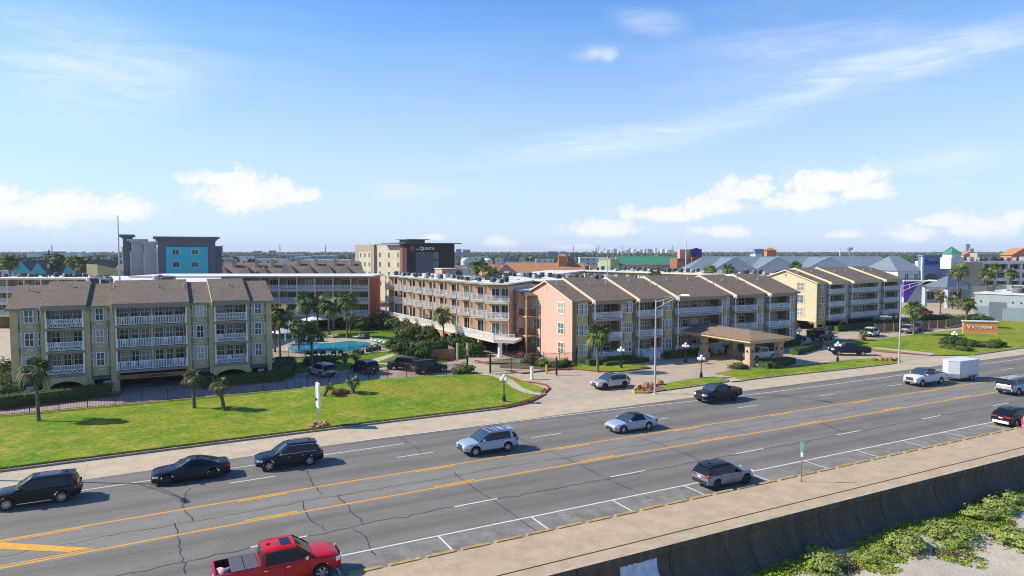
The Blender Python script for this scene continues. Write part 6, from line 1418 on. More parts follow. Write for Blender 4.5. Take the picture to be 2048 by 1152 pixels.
# wooden fence on the right
p = thing('wooden_fence', 'weathered board fence between the right lawn and the blue hotel', 'fence', (126, 86.2, 0)); P_ = [(0, 0), (21.4, -1.4), (43.5, 4.2)]
for (a, c) in zip(P_, P_[1:]):
    A, B_ = Vector(a), Vector(c); L_ = (B_-A).length; n = int(L_/2.4); an2 = math.atan2((B_-A).y, (B_-A).x)
    for i in range(n):
        b = MB()
        for k in range(16): b.box(k*.15, 0, .05, k*.15+.135, .025, 1.75, woodb)
        b.box(0, .025, .4, 2.4, .07, .5, woodb); b.box(0, .025, 1.4, 2.4, .07, 1.5, woodb); b.box(-.06, .0, 0, .06, .1, 1.85, woodb)
        if i == 0 and a == (0, 0): fm = b.mesh('panel')
        mobj('panel', fm, p, (A.x+(B_-A).x*i/n, A.y+(B_-A).y*i/n, 0), an2)
ORD = 'first second third fourth fifth sixth seventh eighth ninth tenth eleventh twelfth'.split()
# ================================================================ THE TOWN BEHIND
def fb(uL, uR, vtop, dist, ang=0.0):
    x, y = atd(uL, dist); d = Vector((math.cos(ang), math.sin(ang)))
    r = ray(uR, 500); t = (x*r[1]-y*r[0])/(d.y*r[0]-d.x*r[1]) if abs(d.y*r[0]-d.x*r[1]) > 1e-6 else 20
    dd = ray((uL+uR)/2, 500); hd = math.hypot(x, y); fwd = x*math.cos(YAW)+y*math.sin(YAW)
    return x, y, t, CAMH-(vtop-502)/FPX*fwd
def sm(name, c, v=.08, s=.6): return mat(name, c, .85, v, s)
rf_br = sm('roof_brown', (.17, .12, .09), .2); rf_gr = sm('roof_grey', (.16, .16, .165), .2); rf_or = sm('roof_orange', (.40, .19, .085), .12); rf_gn = sm('roof_green', (.045, .20, .13), .1); rf_bl = sm('roof_slate_blue', (.155, .195, .23), .14, 1.5); rf_dk = sm('roof_dark', (.07, .065, .065), .2)
w_wh = sm('far_white', (.60, .59, .55)); w_cr = sm('far_cream', (.52, .46, .34)); w_tn = sm('far_tan', (.38, .31, .22)); w_te = sm('teal_siding', (.085, .42, .42)); w_tq = sm('turquoise_panel', (.07, .50, .56), .05, .3); w_gr = sm('far_grey', (.30, .31, .31)); w_bl = sm('far_blue', (.12, .20, .34)); w_dg = sm('hotel_dark_grey', (.13, .145, .17), .06); w_lg = sm('hotel_light_grey', (.44, .47, .44), .05)
w_pk = sm('far_pink', (.52, .30, .24)); w_ye = sm('far_yellow', (.62, .50, .24)); w_br = sm('far_brick', (.28, .10, .065)); w_db = sm('dark_brown_panel', (.055, .028, .028), .15, 2); w_mg = sm('mid_grey_panel', (.12, .12, .125), .04); w_lb = sm('far_pale_blue', (.40, .46, .50)); w_pu = sm('purple_wall', (.13, .05, .40)); w_or = sm('orange_wall', (.50, .18, .07))
def gable_roof(mb, x0, y0, x1, y1, z, h, m, wall, oh=.5, hip=0.0, axis='x'):
    if axis == 'x': P = lambda a, b, c: (a, b, c)
    else:
        P = lambda a, b, c: (b, a, c); x0, y0, x1, y1 = y0, x0, y1, x1
    ym = (y0+y1)/2; zo = z-.12; a, b = x0-oh, x1+oh; c, d = y0-oh, y1+oh
    r0, r1 = (a+hip, b-hip)
    mb.poly([P(a, c, zo), P(b, c, zo), P(r1, ym, z+h), P(r0, ym, z+h)], m); mb.poly([P(b, d, zo), P(a, d, zo), P(r0, ym, z+h), P(r1, ym, z+h)], m)
    e = m if hip else wall
    mb.poly([P(a, d, zo), P(a, c, zo), P(r0, ym, z+h)], e); mb.poly([P(b, c, zo), P(b, d, zo), P(r1, ym, z+h)], e); mb.poly([P(a, c, zo-.01), P(a, d, zo-.01), P(b, d, zo-.01), P(b, c, zo-.01)], wall)
def wins(root, x0, x1, zs, n, ww, wh, y=-.03, gl=None, cols=2, rz=0, xoff=0):
    for z in zs:
        for i in range(n):
            x = x0+(x1-x0)*(i+.5)/n
            if rz == 0: window(root, x, z, ww, wh, y, 0, glass=gl or gld, cols=cols, rows=1)
            else: window(root, y, z, ww, wh, x, rz, glass=gl or gld, cols=cols, rows=1)
# --- turquoise hotel
x, y, wd, zt = fb(316, 431, 473, 188); T = thing('hotel', 'turquoise and dark grey five-storey hotel behind the left building', 'hotel', (x, y, 0))
b = MB(); b.box(0, 0, 0, wd, 16, zt-1.4, w_dg); b.box(1.7, -.25, 0, wd-1.8, .001, zt-2.6, w_tq); b.box(-.35, -.02, 0, .001, 15, zt-2.6, w_wh); b.box(wd+.001, 1, 0, wd+1.6, 12, zt-2.3, w_dg)  # white strip on the left side paints that face as sunlit
b.build('wall', T); b = MB(); b.prism([(-.1, -.1), (wd+.1, -.1), (wd+.1, 16), (-.1, 16)], zt-1.4, zt-.9, w_dg); b.prism([(-.5, -.5), (wd+.5, -.5), (wd+.5, 16.4), (-.5, 16.4)], zt-.9, zt-.45, w_dg); b.prism([(-1.0, -1.0), (wd+1.0, -1.0), (wd+1, 17), (-1, 17)], zt-.45, zt, w_dg); b.build('cornice', T)
for z in (zt-4.5, zt-7.6, zt-10.7, zt-13.8):
    for xx in (3.9, 8.2): window(T, xx, z, 1.6, 1.35, -.27, glass=gld, cols=2, rows=1)
for (a, c, dy, top, m, win) in [(-2.9, -.4, 1.5, zt-1.2, w_lg, 1), (-5.8, -3.1, 3.0, zt-.6, w_lg, 1), (-7.6, -6.0, 5.0, zt+.5, w_dg, 0)]:
    b = MB(); b.box(a, dy, 0, c, 15, top-.9, m); b.prism([(a-.3, dy-.3), (c+.3, dy-.3), (c+.3, 15), (a-.3, 15)], top-.9, top-.5, m); b.prism([(a-.9, dy-.9), (c+.9, dy-.9), (c+.9, 15.5), (a-.9, 15.5)], top-.5, top, m); tw = b.build('stair_bay', T)
    b = MB(); b.box(a-.3, dy-.1, 0, a-.001, dy+5, top-3, w_wh); b.build('lit_side_strip', T)  # sunlit side face of the bay, painted on as a white strip
    if win:
        for z in (zt-6.4, zt-9.8, zt-13.2):
            b = MB(); b.box(a+.6, dy-.04, z, c-.5, dy-.001, z+2.3, w_cr); b.build('opening', T)
# --- brown-faced hotel with lettering
Pc = Vector(atd(814, 212)); Pl = Vector(atd(709, 241)); dl = Pl-Pc; angq = math.atan2(dl.y, dl.x)-PI/2
x, y = Pc; Q = thing('hotel', 'dark brown and cream hotel with sun emblem and white lettering', 'hotel', (x, y, 0), angq); Lq_ = dl.length
zq = CAMH+(502-487)/FPX*205; wq = fb(814, 909, 487, 212, angq)[2]
b = MB(); b.box(0, 0, 0, wq, 4.2, zq, w_db); b.box(13.01, 4.2, 0, wq, 15, zq, w_db); b.box(3.0, -.2, 0, 3.0+wq*.48, -.001, zq-2.6, w_mg); b.box(-.03, 2.6, 0, -.001, 4.2, zq, w_br); b.box(-.05, 0, 0, -.001, 2.6, zq, w_db); b.build('brown_block', Q)
b = MB(); b.box(-.9, 3.2, zq-.0, wq+2.2, 14, zq+.35, rf_bl); b.box(-1.2, -.8, zq+.01, wq+2.4, 5, zq+.28, w_mg); b.box(3.5, 5, zq+.35, wq*.55, 10, zq+1.3, w_mg); b.box(2.6, 4.2, zq+1.3, wq*.62, 11, zq+1.5, rf_bl); b.build('roof', Q)
L1 = Lq_; b = MB(); b.box(1.0, 4.2, 0, 13, 4.2+(L1-4.2)*.56, zq-.4, w_cr); b.build('cream_wing', Q)
b = MB(); b.box(.2, 4.2+(L1-4.2)*.56, 0, 13, L1, zq-.1, w_tn); b.box(.12, 4.2+(L1-4.2)*.62, 0, .2, L1-3, zq-2.6, w_cr); b.build('tan_wing', Q)
for z in (zq-4.4, zq-7.5, zq-10.6, zq-13.7):
    for k in range(3): window(Q, .97, z, 1.15, 1.75, 4.2+(L1-4.2)*(.09+.19*k), -PI/2, glass=gld, cols=2, rows=1)
    for k in range(3): window(Q, .09, z, 1.0, 1.6, 4.2+(L1-4.2)*(.66+.1*k), -PI/2, glass=gld, cols=2, rows=1)
    window(Q, 3.0+wq*.42, z-.1, 1.1, 1.7, -.23, glass=gld, cols=2, rows=1)
b = MB(); b.lathe([(.001, 0), (.55, 0), (.55, .1)], 16, w_or, (0, 0, 0), 'y')
for k in range(12): a = k*PI/6; b.beam((.62*math.cos(a), .0, .62*math.sin(a)), (1.0*math.cos(a), .0, 1.0*math.sin(a)), .22, .1, w_or)
mobj('emblem', b.mesh('emblem'), Q, (1.9, -.15, zq-1.5)); b = MB(); b.lathe([(.001, 0), (.3, 0), (.3, .1)], 12, w_db, (0, 0, 0), 'y'); mobj('emblem_centre', b.mesh('emblem_centre'), Q, (1.9, -.19, zq-1.5))
text('LA', .8, wht, Q, (3.8, -.1, zq-1.75), (PI/2, 0, 0), ext=.03); text('UINTA', 1.25, wht, Q, (7.9, -.1, zq-1.55), (PI/2, 0, 0), ext=.03, bold=.02, sx=1.15); text('Q', 1.6, wht, Q, (5.2, -.1, zq-1.5), (PI/2, 0, 0), ext=.03, bold=.02)
# --- yellow slanted block, pink block
ya = R(-42); x, y, wd, zt = fb(172, 194, 528, 190, ya); t = thing('apartment_block', 'yellow block with a slanted top behind the white roof', 'building', (x, y, 0), ya); b = MB(); b.box(0, 0, 0, wd, 7.5, zt-2.6, w_ye); b.build('wall', t)
b = MB(); A_ = [(0, 0, zt), (wd, 0, zt-.1), (wd, 7.5, zt-1.7), (0, 7.5, zt-1.7)]
for k in range(4): p, q = A_[k], A_[(k+1) % 4]; b.poly([(p[0], p[1], zt-2.6), (q[0], q[1], zt-2.6), q, p], w_ye)
b.poly(A_, w_wh); b.build('parapet', t)
x, y, wd, zt = fb(884, 912, 537, 170); t = thing('roof_block', 'pink stair block standing behind the pool wing roof', 'building', (x, y, 0)); b = MB(); b.box(0, 0, 0, wd, 5, zt-.15, w_pk); b.build('wall', t); b = MB(); b.box(-.2, -.2, zt-.15, wd+.2, 5.2, zt, w_wh); b.build('roof', t)
# --- pyramid-dormered town houses
TA = R(-27.5)
def townrow(uL, uR, vr, dist, peaks, label, gl=0):
    x, y, wd, zr = fb(uL, uR, vr, dist, TA); t = thing('town_house_row', label, 'houses', (x, y, 0), TA); ze = zr-4.2
    b = MB(); b.box(0, 0, 0, wd, 12, ze, w_tn); b.build('wall', t); b = MB(); gable_roof(b, 0, 0, wd, 12, ze, zr-ze, rf_br, w_cr); b.build('roof', t)
    for i, u in enumerate(peaks):
        px_ = fb(uL, u, vr, dist, TA)[2]; b = MB(); b.box(px_-2.6, -3, 0, px_+2.6, 0, ze, w_cr); b.build('bay', t)
        b = MB(); z2 = ze+3.4; q = [(px_-3.1, -3.4), (px_+3.1, -3.4), (px_+3.1, 2.6), (px_-3.1, 2.6)]
        for k in range(4): b.poly([(*q[k], ze-.1), (*q[(k+1) % 4], ze-.1), (px_, -.3, z2)], rf_br)
        b.build('pyramid_roof', t); window(t, px_-1.2, ze-2.2, 1.1, 1.5, -3.03); window(t, px_+1.2, ze-2.2, 1.1, 1.5, -3.03)
        b = MB(); b.box(px_+.6, 4, z2-1.2, px_+1.5, 4.9, zr+1.0, w_cr); b.build('chimney', t)
townrow(213, 268, 529, 200, [225, 255], 'brown-roofed town houses left of the turquoise hotel'); townrow(434, 552, 526, 206, [448, 494, 527], 'brown-roofed town houses with three pyramid roofs right of the turquoise hotel'); townrow(562, 708, 523, 214, [581, 617, 656, 691], 'brown-roofed town houses with four pyramid roofs left of the brown hotel')
# --- teal houses
for i, (u0, u1, v, d_, lab) in enumerate([(26, 60, 523, 235, 'long teal house with brown roof, leftmost of the teal houses'), (62, 92, 526, 228, 'teal house with brown roof behind the bare pole'), (94, 122, 523, 250, 'teal house roof second from the palm group'), (124, 152, 530, 222, 'bright teal gable house in front of the teal row'), (152, 192, 521, 290, 'pale teal house behind the yellow slanted block'), (186, 214, 526, 300, 'small teal house right of the yellow slanted block')]):
    x, y, wd, zr = fb(u0, u1, v, d_, TA); t = thing('house', lab, 'house', (x, y, 0), TA); ze = zr-3.0; b = MB(); b.box(0, 0, 0, wd, 14, ze, w_te); b.build('wall', t)
    b = MB(); gable_roof(b, 0, 0, wd, 14, ze, 3.2, rf_br, w_te, axis='y'); b.build('roof', t); wins(t, 0, wd, (ze-2.3, ze-5), 3, 1.1, 1.5)
# --- orange-roofed motel
x, y, wd, zr = fb(1003, 1178, 526, 255, TA); t = thing('motel', 'orange-roofed motel with a small square tower behind the palm', 'motel', (x, y, 0), TA); ze = zr-3.6
b = MB(); b.box(0, 0, 0, wd, 13, ze, w_pk); b.build('wall', t); b = MB(); gable_roof(b, 0, 0, wd, 13, ze, 3.6, rf_or, w_or, hip=2); b.build('roof', t)
b = MB(); gable_roof(b, -2, -7, 5, 6, ze-.2, 3.4, rf_or, w_pk, axis='y'); b.box(-2, -7, 0, 5, 0, ze-.2, w_pk); b.build('gabled_porch', t); b = MB(); b.box(wd*.66, 4, ze, wd*.66+3.2, 7.2, zr+2.6, w_or); gable_roof(b, wd*.66, 4, wd*.66+3.2, 7.2, zr+2.6, .9, rf_or, w_or, .3, 1.5); b.build('tower', t); wins(t, 6, wd, (ze-2.4,), 10, 1.6, 1.5)
x, y, wd, zr = fb(1166, 1196, 526, 262); t = thing('motel', 'small orange hipped roof right of the long orange motel roof', 'motel', (x, y, 0)); b = MB(); b.box(0, 0, 0, wd, 10, zr-3, w_pk); b.build('wall', t); b = MB(); gable_roof(b, 0, 0, wd, 10, zr-3, 3, rf_or, w_or, hip=3); b.build('roof', t)
x, y, wd, zr = fb(976, 1008, 528, 290); t = thing('house', 'peach gabled house left of the orange motel', 'house', (x, y, 0)); b = MB(); b.box(0, 0, 0, wd, 10, zr-2.5, w_pk); b.build('wall', t); b = MB(); gable_roof(b, 0, 0, wd, 10, zr-2.5, 2.5, rf_or, w_or); b.build('roof', t)
# --- green roof building with blue-disc tower
x, y, wd, zr = fb(1238, 1358, 513, 275, TA); t = thing('motel', 'long green-roofed motel with arched upper windows', 'motel', (x, y, 0), TA); ze = zr-3.2
b = MB(); b.box(0, 0, 0, wd, 12, ze, w_pk); b.build('wall', t); b = MB(); gable_roof(b, 0, 0, wd, 12, ze, 3.2, rf_gn, w_pk, .4); b.build('roof', t); wins(t, 0, wd, (ze-2.6, ze-5.6), 13, 1.3, 1.7)
x, y, wd, zr = fb(1221, 1238, 519, 270); t2 = thing('stair_block', 'pale green stair block at the left end of the green roof', 'building', (x, y, 0)); b = MB(); b.box(0, 0, 0, wd, 8, zr, sm('pale_green', (.34, .40, .22))); b.build('wall', t2); b = MB(); b.box(-.3, -.3, zr, wd+.3, 8.3, zr+.3, w_cr); b.build('roof', t2)
x, y, wd, zr = fb(1355, 1410, 517, 262, TA); t = thing('hotel', 'brown brick hotel with a peach tower carrying a dark blue arched sign', 'hotel', (x, y, 0), TA); b = MB(); b.box(0, 0, 0, wd, 12, zr, w_br); b.build('wall', t); b = MB(); wt_ = wd*.18
b.box(1.4, 2, zr-1, 5.2, 6, zr+3.4, w_pk); b.build('tower', t); b = MB(); b.box(5.2, 2, zr-1, 9.6, 6, zr+3.2, w_br); b.prism([(5.2, 2), (9.6, 2), (9.6, 6), (5.2, 6)], zr+3.2, zr+3.6, w_pk); b.build('tower', t)
b = MB(); b.lathe([(.001, 0), (1.75, 0), (1.75, .3)], 20, sm('sign_navy', (.02, .035, .22)), (0, 0, 0), 'y'); mobj('sign_face', b.mesh('sign_face'), t, (7.4, 1.6, zr+2.2)); b = MB(); b.box(5.2, -1, 0, 10.4, 1, zr+.6, w_br); b.build('porch', t); wins(t, .5, 4.5, (zr-3, zr-6), 2, 1.2, 1.6)
# --- slate-blue roofed hotel, three gables
D0 = 205; x, y, wd, zr = fb(1372, 1845, 513, D0+45, TA); t = thing('hotel', 'long slate-blue hip-roofed hotel with three blue-grey gables', 'hotel', (x, y, 0), TA); ze = zr-5.2
b = MB(); b.box(0, 0, 0, wd, 22, ze, w_wh); b.build('wall', t); b = MB(); gable_roof(b, 0, 0, wd, 22, ze, 5.2, rf_bl, w_bl, .6, hip=10); b.build('roof', t)
for u, hw_, hh in [(1459, 8.0, 5.0), (1543, 8.2, 5.1), (1643, 9.5, 5.1)]:
    px_ = px_ = fb(1372, u, 513, D0+45, TA)[2]; b = MB(); b.box(px_-hw_, -5.5, 0, px_+hw_, 0, ze-.2, w_lb); b.build('gabled_wing', t)
    b = MB(); gable_roof(b, px_-hw_, -5.5, px_+hw_, 11, ze-.2, hh, rf_bl, w_lb, .7, axis='y'); b.build('gable_roof', t)
    b = MB()
    for s in (-1, 1): b.beam((px_+s*(hw_+.8), -6.3, ze-.35), (px_, -6.3, ze+hh-.1), .4, .8, w_lb)
    b.build('gable_trim', t)
    for k in (-1, 0, 1):
        b = MB(); r = hw_*.26; cx_ = px_+k*hw_*.62; n = 10; z0_ = ze-4.2
        arc = [(cx_+r*math.cos(PI*j/n), z0_+1.3+r*math.sin(PI*j/n)) for j in range(n+1)]; b.poly([(p[0], -5.53, p[1]) for p in arc]+[(cx_-r, -5.53, z0_), (cx_+r, -5.53, z0_)], dark); b.build('arched_opening', t)
for k in range(14):
    cx_ = wd*(k+.5)/14; b = MB(); b.box(cx_-1.5, -.03, ze-3.8, cx_+1.5, -.005, ze-1.4, dark); b.build('opening', t)
x, y, wd, zr = fb(1534, 1552, 500, 300, TA); t = thing('tower', 'orange square tower with a pyramid roof above the slate-blue hotel', 'tower', (x, y, 0), TA); b = MB(); b.box(0, 0, 0, wd, 3.2, zr, w_or); b.build('wall', t); b = MB(); gable_roof(b, 0, 0, wd, 3.2, zr, 1.0, rf_or, w_or, .5, hip=1.9); b.build('roof', t)
# --- spark hotel
angs = R(-25); x, y, wd, zr = fb(1797, 1905, 541, 252, angs); t = thing('hotel', 'pale blue hotel with a blue lettered gable tower and purple wall', 'hotel', (x, y, 0), angs); zw = zr
b = MB(); b.box(0, 0, 0, wd*.45, 18, zw, w_lb); b.box(-.03, 0, 0, -.001, 18, zw, w_wh); b.box(wd*.70, .6, 0, wd*1.18, 16, zw+.4, w_bl if False else sm('mid_blue_wall', (.20, .28, .40))); b.build('wall', t)
b = MB(); gable_roof(b, 0, 0, wd*.45, 18, zw, 4.6, rf_bl, w_lb, .6, hip=3); b.build('roof', t)
b = MB(); b.box(wd*.42, -1.0, 0, wd*.74, 1.5, zw+4.6, sm('sign_tower_blue', (.13, .19, .33))); b.box(wd*.40, -1.2, 0, wd*.425, -.5, zw+4.2, w_wh); b.box(wd*.41, -1.3, zw+4.6, wd*.75, 1.8, zw+4.95, w_bl); b.build('sign_tower', t)
text('Spark', 1.95, sm('letter_blue', (.02, .04, .25)), t, (wd*.58, -1.1, zw+2.6), (PI/2, 0, 0), ext=.08, bold=.06)
b = MB(); n = 10; r = wd*.12; arc = [(wd*.58+r*math.cos(PI*j/n), zw-1.9+r*.45*math.sin(PI*j/n)) for j in range(n+1)]; b.poly([(p[0], -1.04, p[1]) for p in arc]+[(wd*.58-r, -1.04, zw-5), (wd*.58+r, -1.04, zw-5)], gld); b.build('arched_window', t)
for xx in (.16, .33, .79, .9, 1.03, 1.12): window(t, wd*xx, zw-3.0, 1.5, 2.0, -.03 if xx < .5 else .57, glass=gld)
b = MB(); b.poly([(-1, -5.02, 0), (-.2, -5.02, 0), (4.2, -5.02, 6.6), (-1, -5.02, 6.6)], w_pu); b.box(-1, -5, 0, 5, -1, 6.6, w_lb); b.poly([(-1.03, -5, 1.5), (-1.03, -1, 3), (-1.03, -1, 6.6), (-1.03, -5, 6.6)], w_pu); b.build('purple_wall', t); b = MB(); b.box(5.01, -4.9, 0, wd*1.1, -1.2, 4.4, w_lb); b.box(-1.2, -5.2, 6.6, 13, -1, 6.9, w_wh); b.build('lobby', t); wins(t, 6, wd, (.8,), 4, 3, 2.6, -4.95)
# hotel canopy
c4 = [(195.7, 118.7), (197.5, 113.4), (213, 113.2), (211, 121.5)]; c4 = [at(1848, 612), at(1893, 616), at(1937, 607)]; c4.append((c4[0][0]+c4[2][0]-c4[1][0], c4[0][1]+c4[2][1]-c4[1][1]))
t = thing('hotel_canopy', 'square drive canopy with a slate-blue pyramid roof before the blue hotel', 'canopy', (0, 0, 0)); cc = Vector((sum(p[0] for p in c4)/4, sum(p[1] for p in c4)/4)); zc = 5.6
for p in c4: b = MB(); b.box(p[0]-.5, p[1]-.5, 0, p[0]+.5, p[1]+.5, zc, w_lb); b.build('pillar', t)
b = MB(); o4 = [tuple(cc+(Vector(p)-cc)*1.12) for p in c4]
for k in range(4):
    a, e = c4[k], c4[(k+1) % 4]; n = 8
    for j in range(n):
        t0, t1 = j/n, (j+1)/n; z0_, z1_ = zc-1.2*(abs(2*t0-1))**3-.5, zc-1.2*(abs(2*t1-1))**3-.5
        pa = (a[0]+(e[0]-a[0])*t0, a[1]+(e[1]-a[1])*t0); pb = (a[0]+(e[0]-a[0])*t1, a[1]+(e[1]-a[1])*t1); b.poly([(*pa, z0_), (*pb, z1_), (*pb, zc+.3), (*pa, zc+.3)], w_wh if k in (0,) else w_lb)
b.build('arched_fascia', t)
b = MB()
for k in range(4): b.poly([(*o4[k], zc+.3), (*o4[(k+1) % 4], zc+.3), (cc.x, cc.y, zc+3.2)], rf_bl)
b.poly([(*p, zc+.29) for p in o4], w_wh); b.build('roof', t)
# --- low blue-grey building
t = thing('shop_building', 'low two-tone blue-grey building with a dark doorway at the right edge', 'building', (172.8, 93.1, 0), R(-79)); wd = 26
b = MB(); b.box(0, 0, 0, wd, 30, 3.2, sm('slate_blue_wall', (.20, .25, .29))); b.box(0, .003, 3.2, wd, 30, 6.1, sm('pale_blue_wall', (.33, .38, .41))); b.build('wall', t); b = MB(); b.box(-.2, -.2, 6.1, wd+.2, 30.2, 6.35, w_wh); b.build('parapet_cap', t)
b = MB(); b.box(3.0, -.06, .3, 5.6, -.01, 4.3, w_dg); b.box(5.6, -.06, 3.0, 6.4, -.01, 4.3, w_dg); b.build('door_panel', t)
for xx in (1.3, 7.6, 9.2): b = MB(); b.blob((xx, -.15, 4.4), (.14, .14, .2), irn, 6, 5, 0); b.build('wall_lamp', t)
random.seed(44)
for i in range(16):
    lx, ly = random.uniform(1, 12), random.uniform(4, 26); a = R(-79); ac(172.8+lx*math.cos(a)-ly*math.sin(a), 93.1+lx*math.sin(a)+ly*math.cos(a), 6.36, 'roof of the low blue-grey building', s=1.5)
# --- white balconied hotel at right
def balhotel(uL, uR, v, dist, nb, label, floors=4, m=None, ang=TA):
    x, y, wd, zr = fb(uL, uR, v, dist, ang); t = thing('hotel', label, 'hotel', (x, y, 0), ang); m = m or w_wh
    b = MB(); b.box(0, 1.5, 0, wd, 15, zr, m); b.build('wall', t); b = MB(); b.box(-.2, -.2, zr-.9, wd+.2, 15.2, zr+.1, m); b.build('roof', t); bw = wd/nb
    for f in range(floors):
        z = zr-3.6-f*3.1
        if z < 0: break
        b = MB(); b.box(0, 0, z-.35, wd, 1.5, z+.75, m); b.build('balcony', t); b = MB(); b.box(.2, 1.4, z+.75, wd-.2, 1.49, z+2.5, gld); b.build('glazing', t)
    for i in range(nb+1): b = MB(); b.box(i*bw-.35, -.1, 0, i*bw+.35, 1.5, zr-.9, m); b.build('pier', t)
    return t, wd, zr
t, wd, zr = balhotel(1942, 2120, 523, 300, 7, 'white hotel with dark balcony bands at the right edge'); roofacs(t, wd, 15, zr+.1, 46, 'roof of the white balconied hotel', 1.5)
t, wd, zr = balhotel(1878, 1902, 524, 310, 1, 'narrow white balcony wing left of the white tower')
x, y, wd, zr = fb(1903, 1928, 515, 285, TA); t = thing('tower', 'white hotel tower with a small green pyramid roof', 'tower', (x, y, 0), TA); b = MB(); b.box(0, 0, 0, wd, 9, zr, w_wh); b.box(wd+.001, 0, 0, wd+6.5, 12, zr-1.5, w_tn); b.build('wall', t); b = MB(); b.box(.6, .6, zr, wd-.6, 6, zr+1.4, w_wh); gable_roof(b, .6, .6, wd-.6, 6, zr+1.4, 2.3, rf_gn, w_wh, .4, hip=2.2); b.build('roof', t); wins(t, .5, wd-.5, (zr-5, zr-8, zr-11), 1, 3.5, 1.6)
x, y, wd, zr = fb(1905, 2048, 572, 285, TA); t = thing('shop_building', 'long pale tan low building before the white hotel', 'building', (x, y, 0), TA); b = MB(); b.box(0, 0, 0, wd*1.2, 14, zr, sm('pale_tan', (.55, .46, .32))); b.build('wall', t)
# --- far blocks, one by one
def blk(u0, u1, v, dist, wall, label, roof='flat', rm_=None, name='building', cat='building', depth=None, ang=TA, win=1, par=None):
    x, y, wd, zr = fb(u0, u1, v, dist, ang); dp = depth or min(30, max(8, wd*.6)); t = thing(name, label, cat, (x, y, 0), ang)
    if roof == 'flat':
        b = MB(); b.box(0, 0, 0, wd, dp, zr-.3, wall); b.build('wall', t); b = MB(); b.box(-.2, -.2, zr-.3, wd+.2, dp+.2, zr, rm_ or memb); b.build('roof', t); ze = zr
    else:
        h = min(3.4, zr*.45); ze = zr-h; b = MB(); b.box(0, 0, 0, wd, dp, ze, wall); b.build('wall', t); b = MB(); gable_roof(b, 0, 0, wd, dp, ze, h, rm_ or rf_gr, wall, .5, hip=dp*.4 if roof == 'hip' else 0, axis='y' if roof == 'gabley' else 'x'); b.build('roof', t)
    if win:
        n = max(1, min(8, int(wd/4))); b = MB()
        for z in ([ze-2.4] if ze < 5.5 else [ze-2.4, ze-5.4]):
            for i in range(n):
                if win: window(t, wd*(i+.5)/n, z, 1.3, 1.4, -.03, glass=gld, cols=1, rows=1)
    return t
B_ = [(470, 501, 512, 560, w_wh, 'white warehouse right of the turquoise hotel'), (500, 536, 513, 620, w_bl, 'blue-grey shed beside the white warehouse'), (438, 470, 516, 480, w_gr, 'grey flat block just right of the turquoise hotel'), (556, 600, 509, 720, w_lb, 'pale blue warehouse before the thin mast'), (590, 622, 513, 640, w_lb, 'low pale warehouse beside the pale blue one'), (622, 668, 511, 560, w_gr, 'grey arched shed left of the brown hotel'), (480, 560, 518, 430, w_wh, 'long low white roof behind the town houses'), (600, 700, 520, 400, w_wh, 'long white roof above the four-pyramid houses'),
      (507, 520, 502, 1600, w_dg, 'distant dark slab tower left of its twin'), (538, 550, 501, 1650, w_dg, 'distant dark slab tower right of its twin'), (912, 922, 498, 900, w_gr, 'grey office block just right of the brown hotel'), (926, 940, 499, 950, w_gr, 'second grey office block right of the brown hotel'), (925, 955, 536, 330, w_wh, 'white low building beside the dark palm'), (934, 958, 514, 520, w_wh, 'white flat building before the office blocks'), (1008, 1038, 515, 560, w_bl, 'dark blue building behind the orange motel'), (1072, 1108, 518, 520, w_wh, 'white flat shop behind the orange motel roof'),
      (1096, 1114, 503, 900, w_bl, 'blue office block on the horizon'), (1120, 1132, 503, 1000, w_gr, 'small grey office block on the horizon'), (1140, 1168, 506, 800, w_dg, 'dark long roofed building right of the blue office'), (1160, 1215, 515, 520, w_lb, 'pale blue roofed store behind the small orange roof'), (1200, 1222, 526, 330, w_pk, 'pink house left of the pale green stair block'),
      (1510, 1528, 498, 900, w_bl, 'dark blue office block left of the orange tower'), (1511, 1524, 508, 400, w_wh, 'white roof box above the slate-blue hotel'), (52, 88, 504, 900, w_wh, 'white industrial building under the thin far mast'), (96, 162, 506, 950, w_wh, 'long white industrial building at the left horizon'), (86, 118, 503, 1000, w_dg, 'dark flat roofed plant behind the white industrial building'),
      (1932, 1940, 488, 1900, w_gr, 'tall grey tower on the right horizon'), (1940, 1948, 497, 1900, w_gr, 'grey annex beside the tall horizon tower'), (2024, 2070, 496, 420, w_or, 'orange brick building with a steep roof at the right edge'), (1928, 1955, 502, 700, w_pk, 'pink gabled building behind the white tower'), (1955, 1985, 507, 600, w_tn, 'tan building right of the pink gable'), (0, 22, 541, 260, w_wh, 'white house at the left edge by the palm'),
      (958, 975, 512, 640, w_wh, 'small white building left of the domes'), (990, 1003, 516, 500, w_wh, 'white shed between the dome and the motel')]
for i, a in enumerate(B_): blk(*a, roof='gable' if i in (27, 28, 29, 21, 30, 32) and False else ('gabley' if i in (28, 29) else 'flat'), rm_=(rf_or if i in (28, 29) else (rf_gr if a[4] in (w_dg, w_bl) else memb)), win=0 if a[3] > 850 else 1)
for i, (u, v, r_) in enumerate([(931, 516, 3.0), (975, 517, 3.4)]):
    x, y = atd(u, 430); b = MB(); z = CAMH-(v-502)/FPX*400-2.0; b.lathe([(r_, 0), (r_, z)], 20, w_wh); b.lathe([(r_*math.cos(k*PI/12), z+2*math.sin(k*PI/12)) for k in range(7)], 20, w_wh); prop(b.build('dome_building', loc=(x, y, 0), smooth=True), ['smaller', 'larger'][i]+' white domed building behind the pool wing', 'dome')
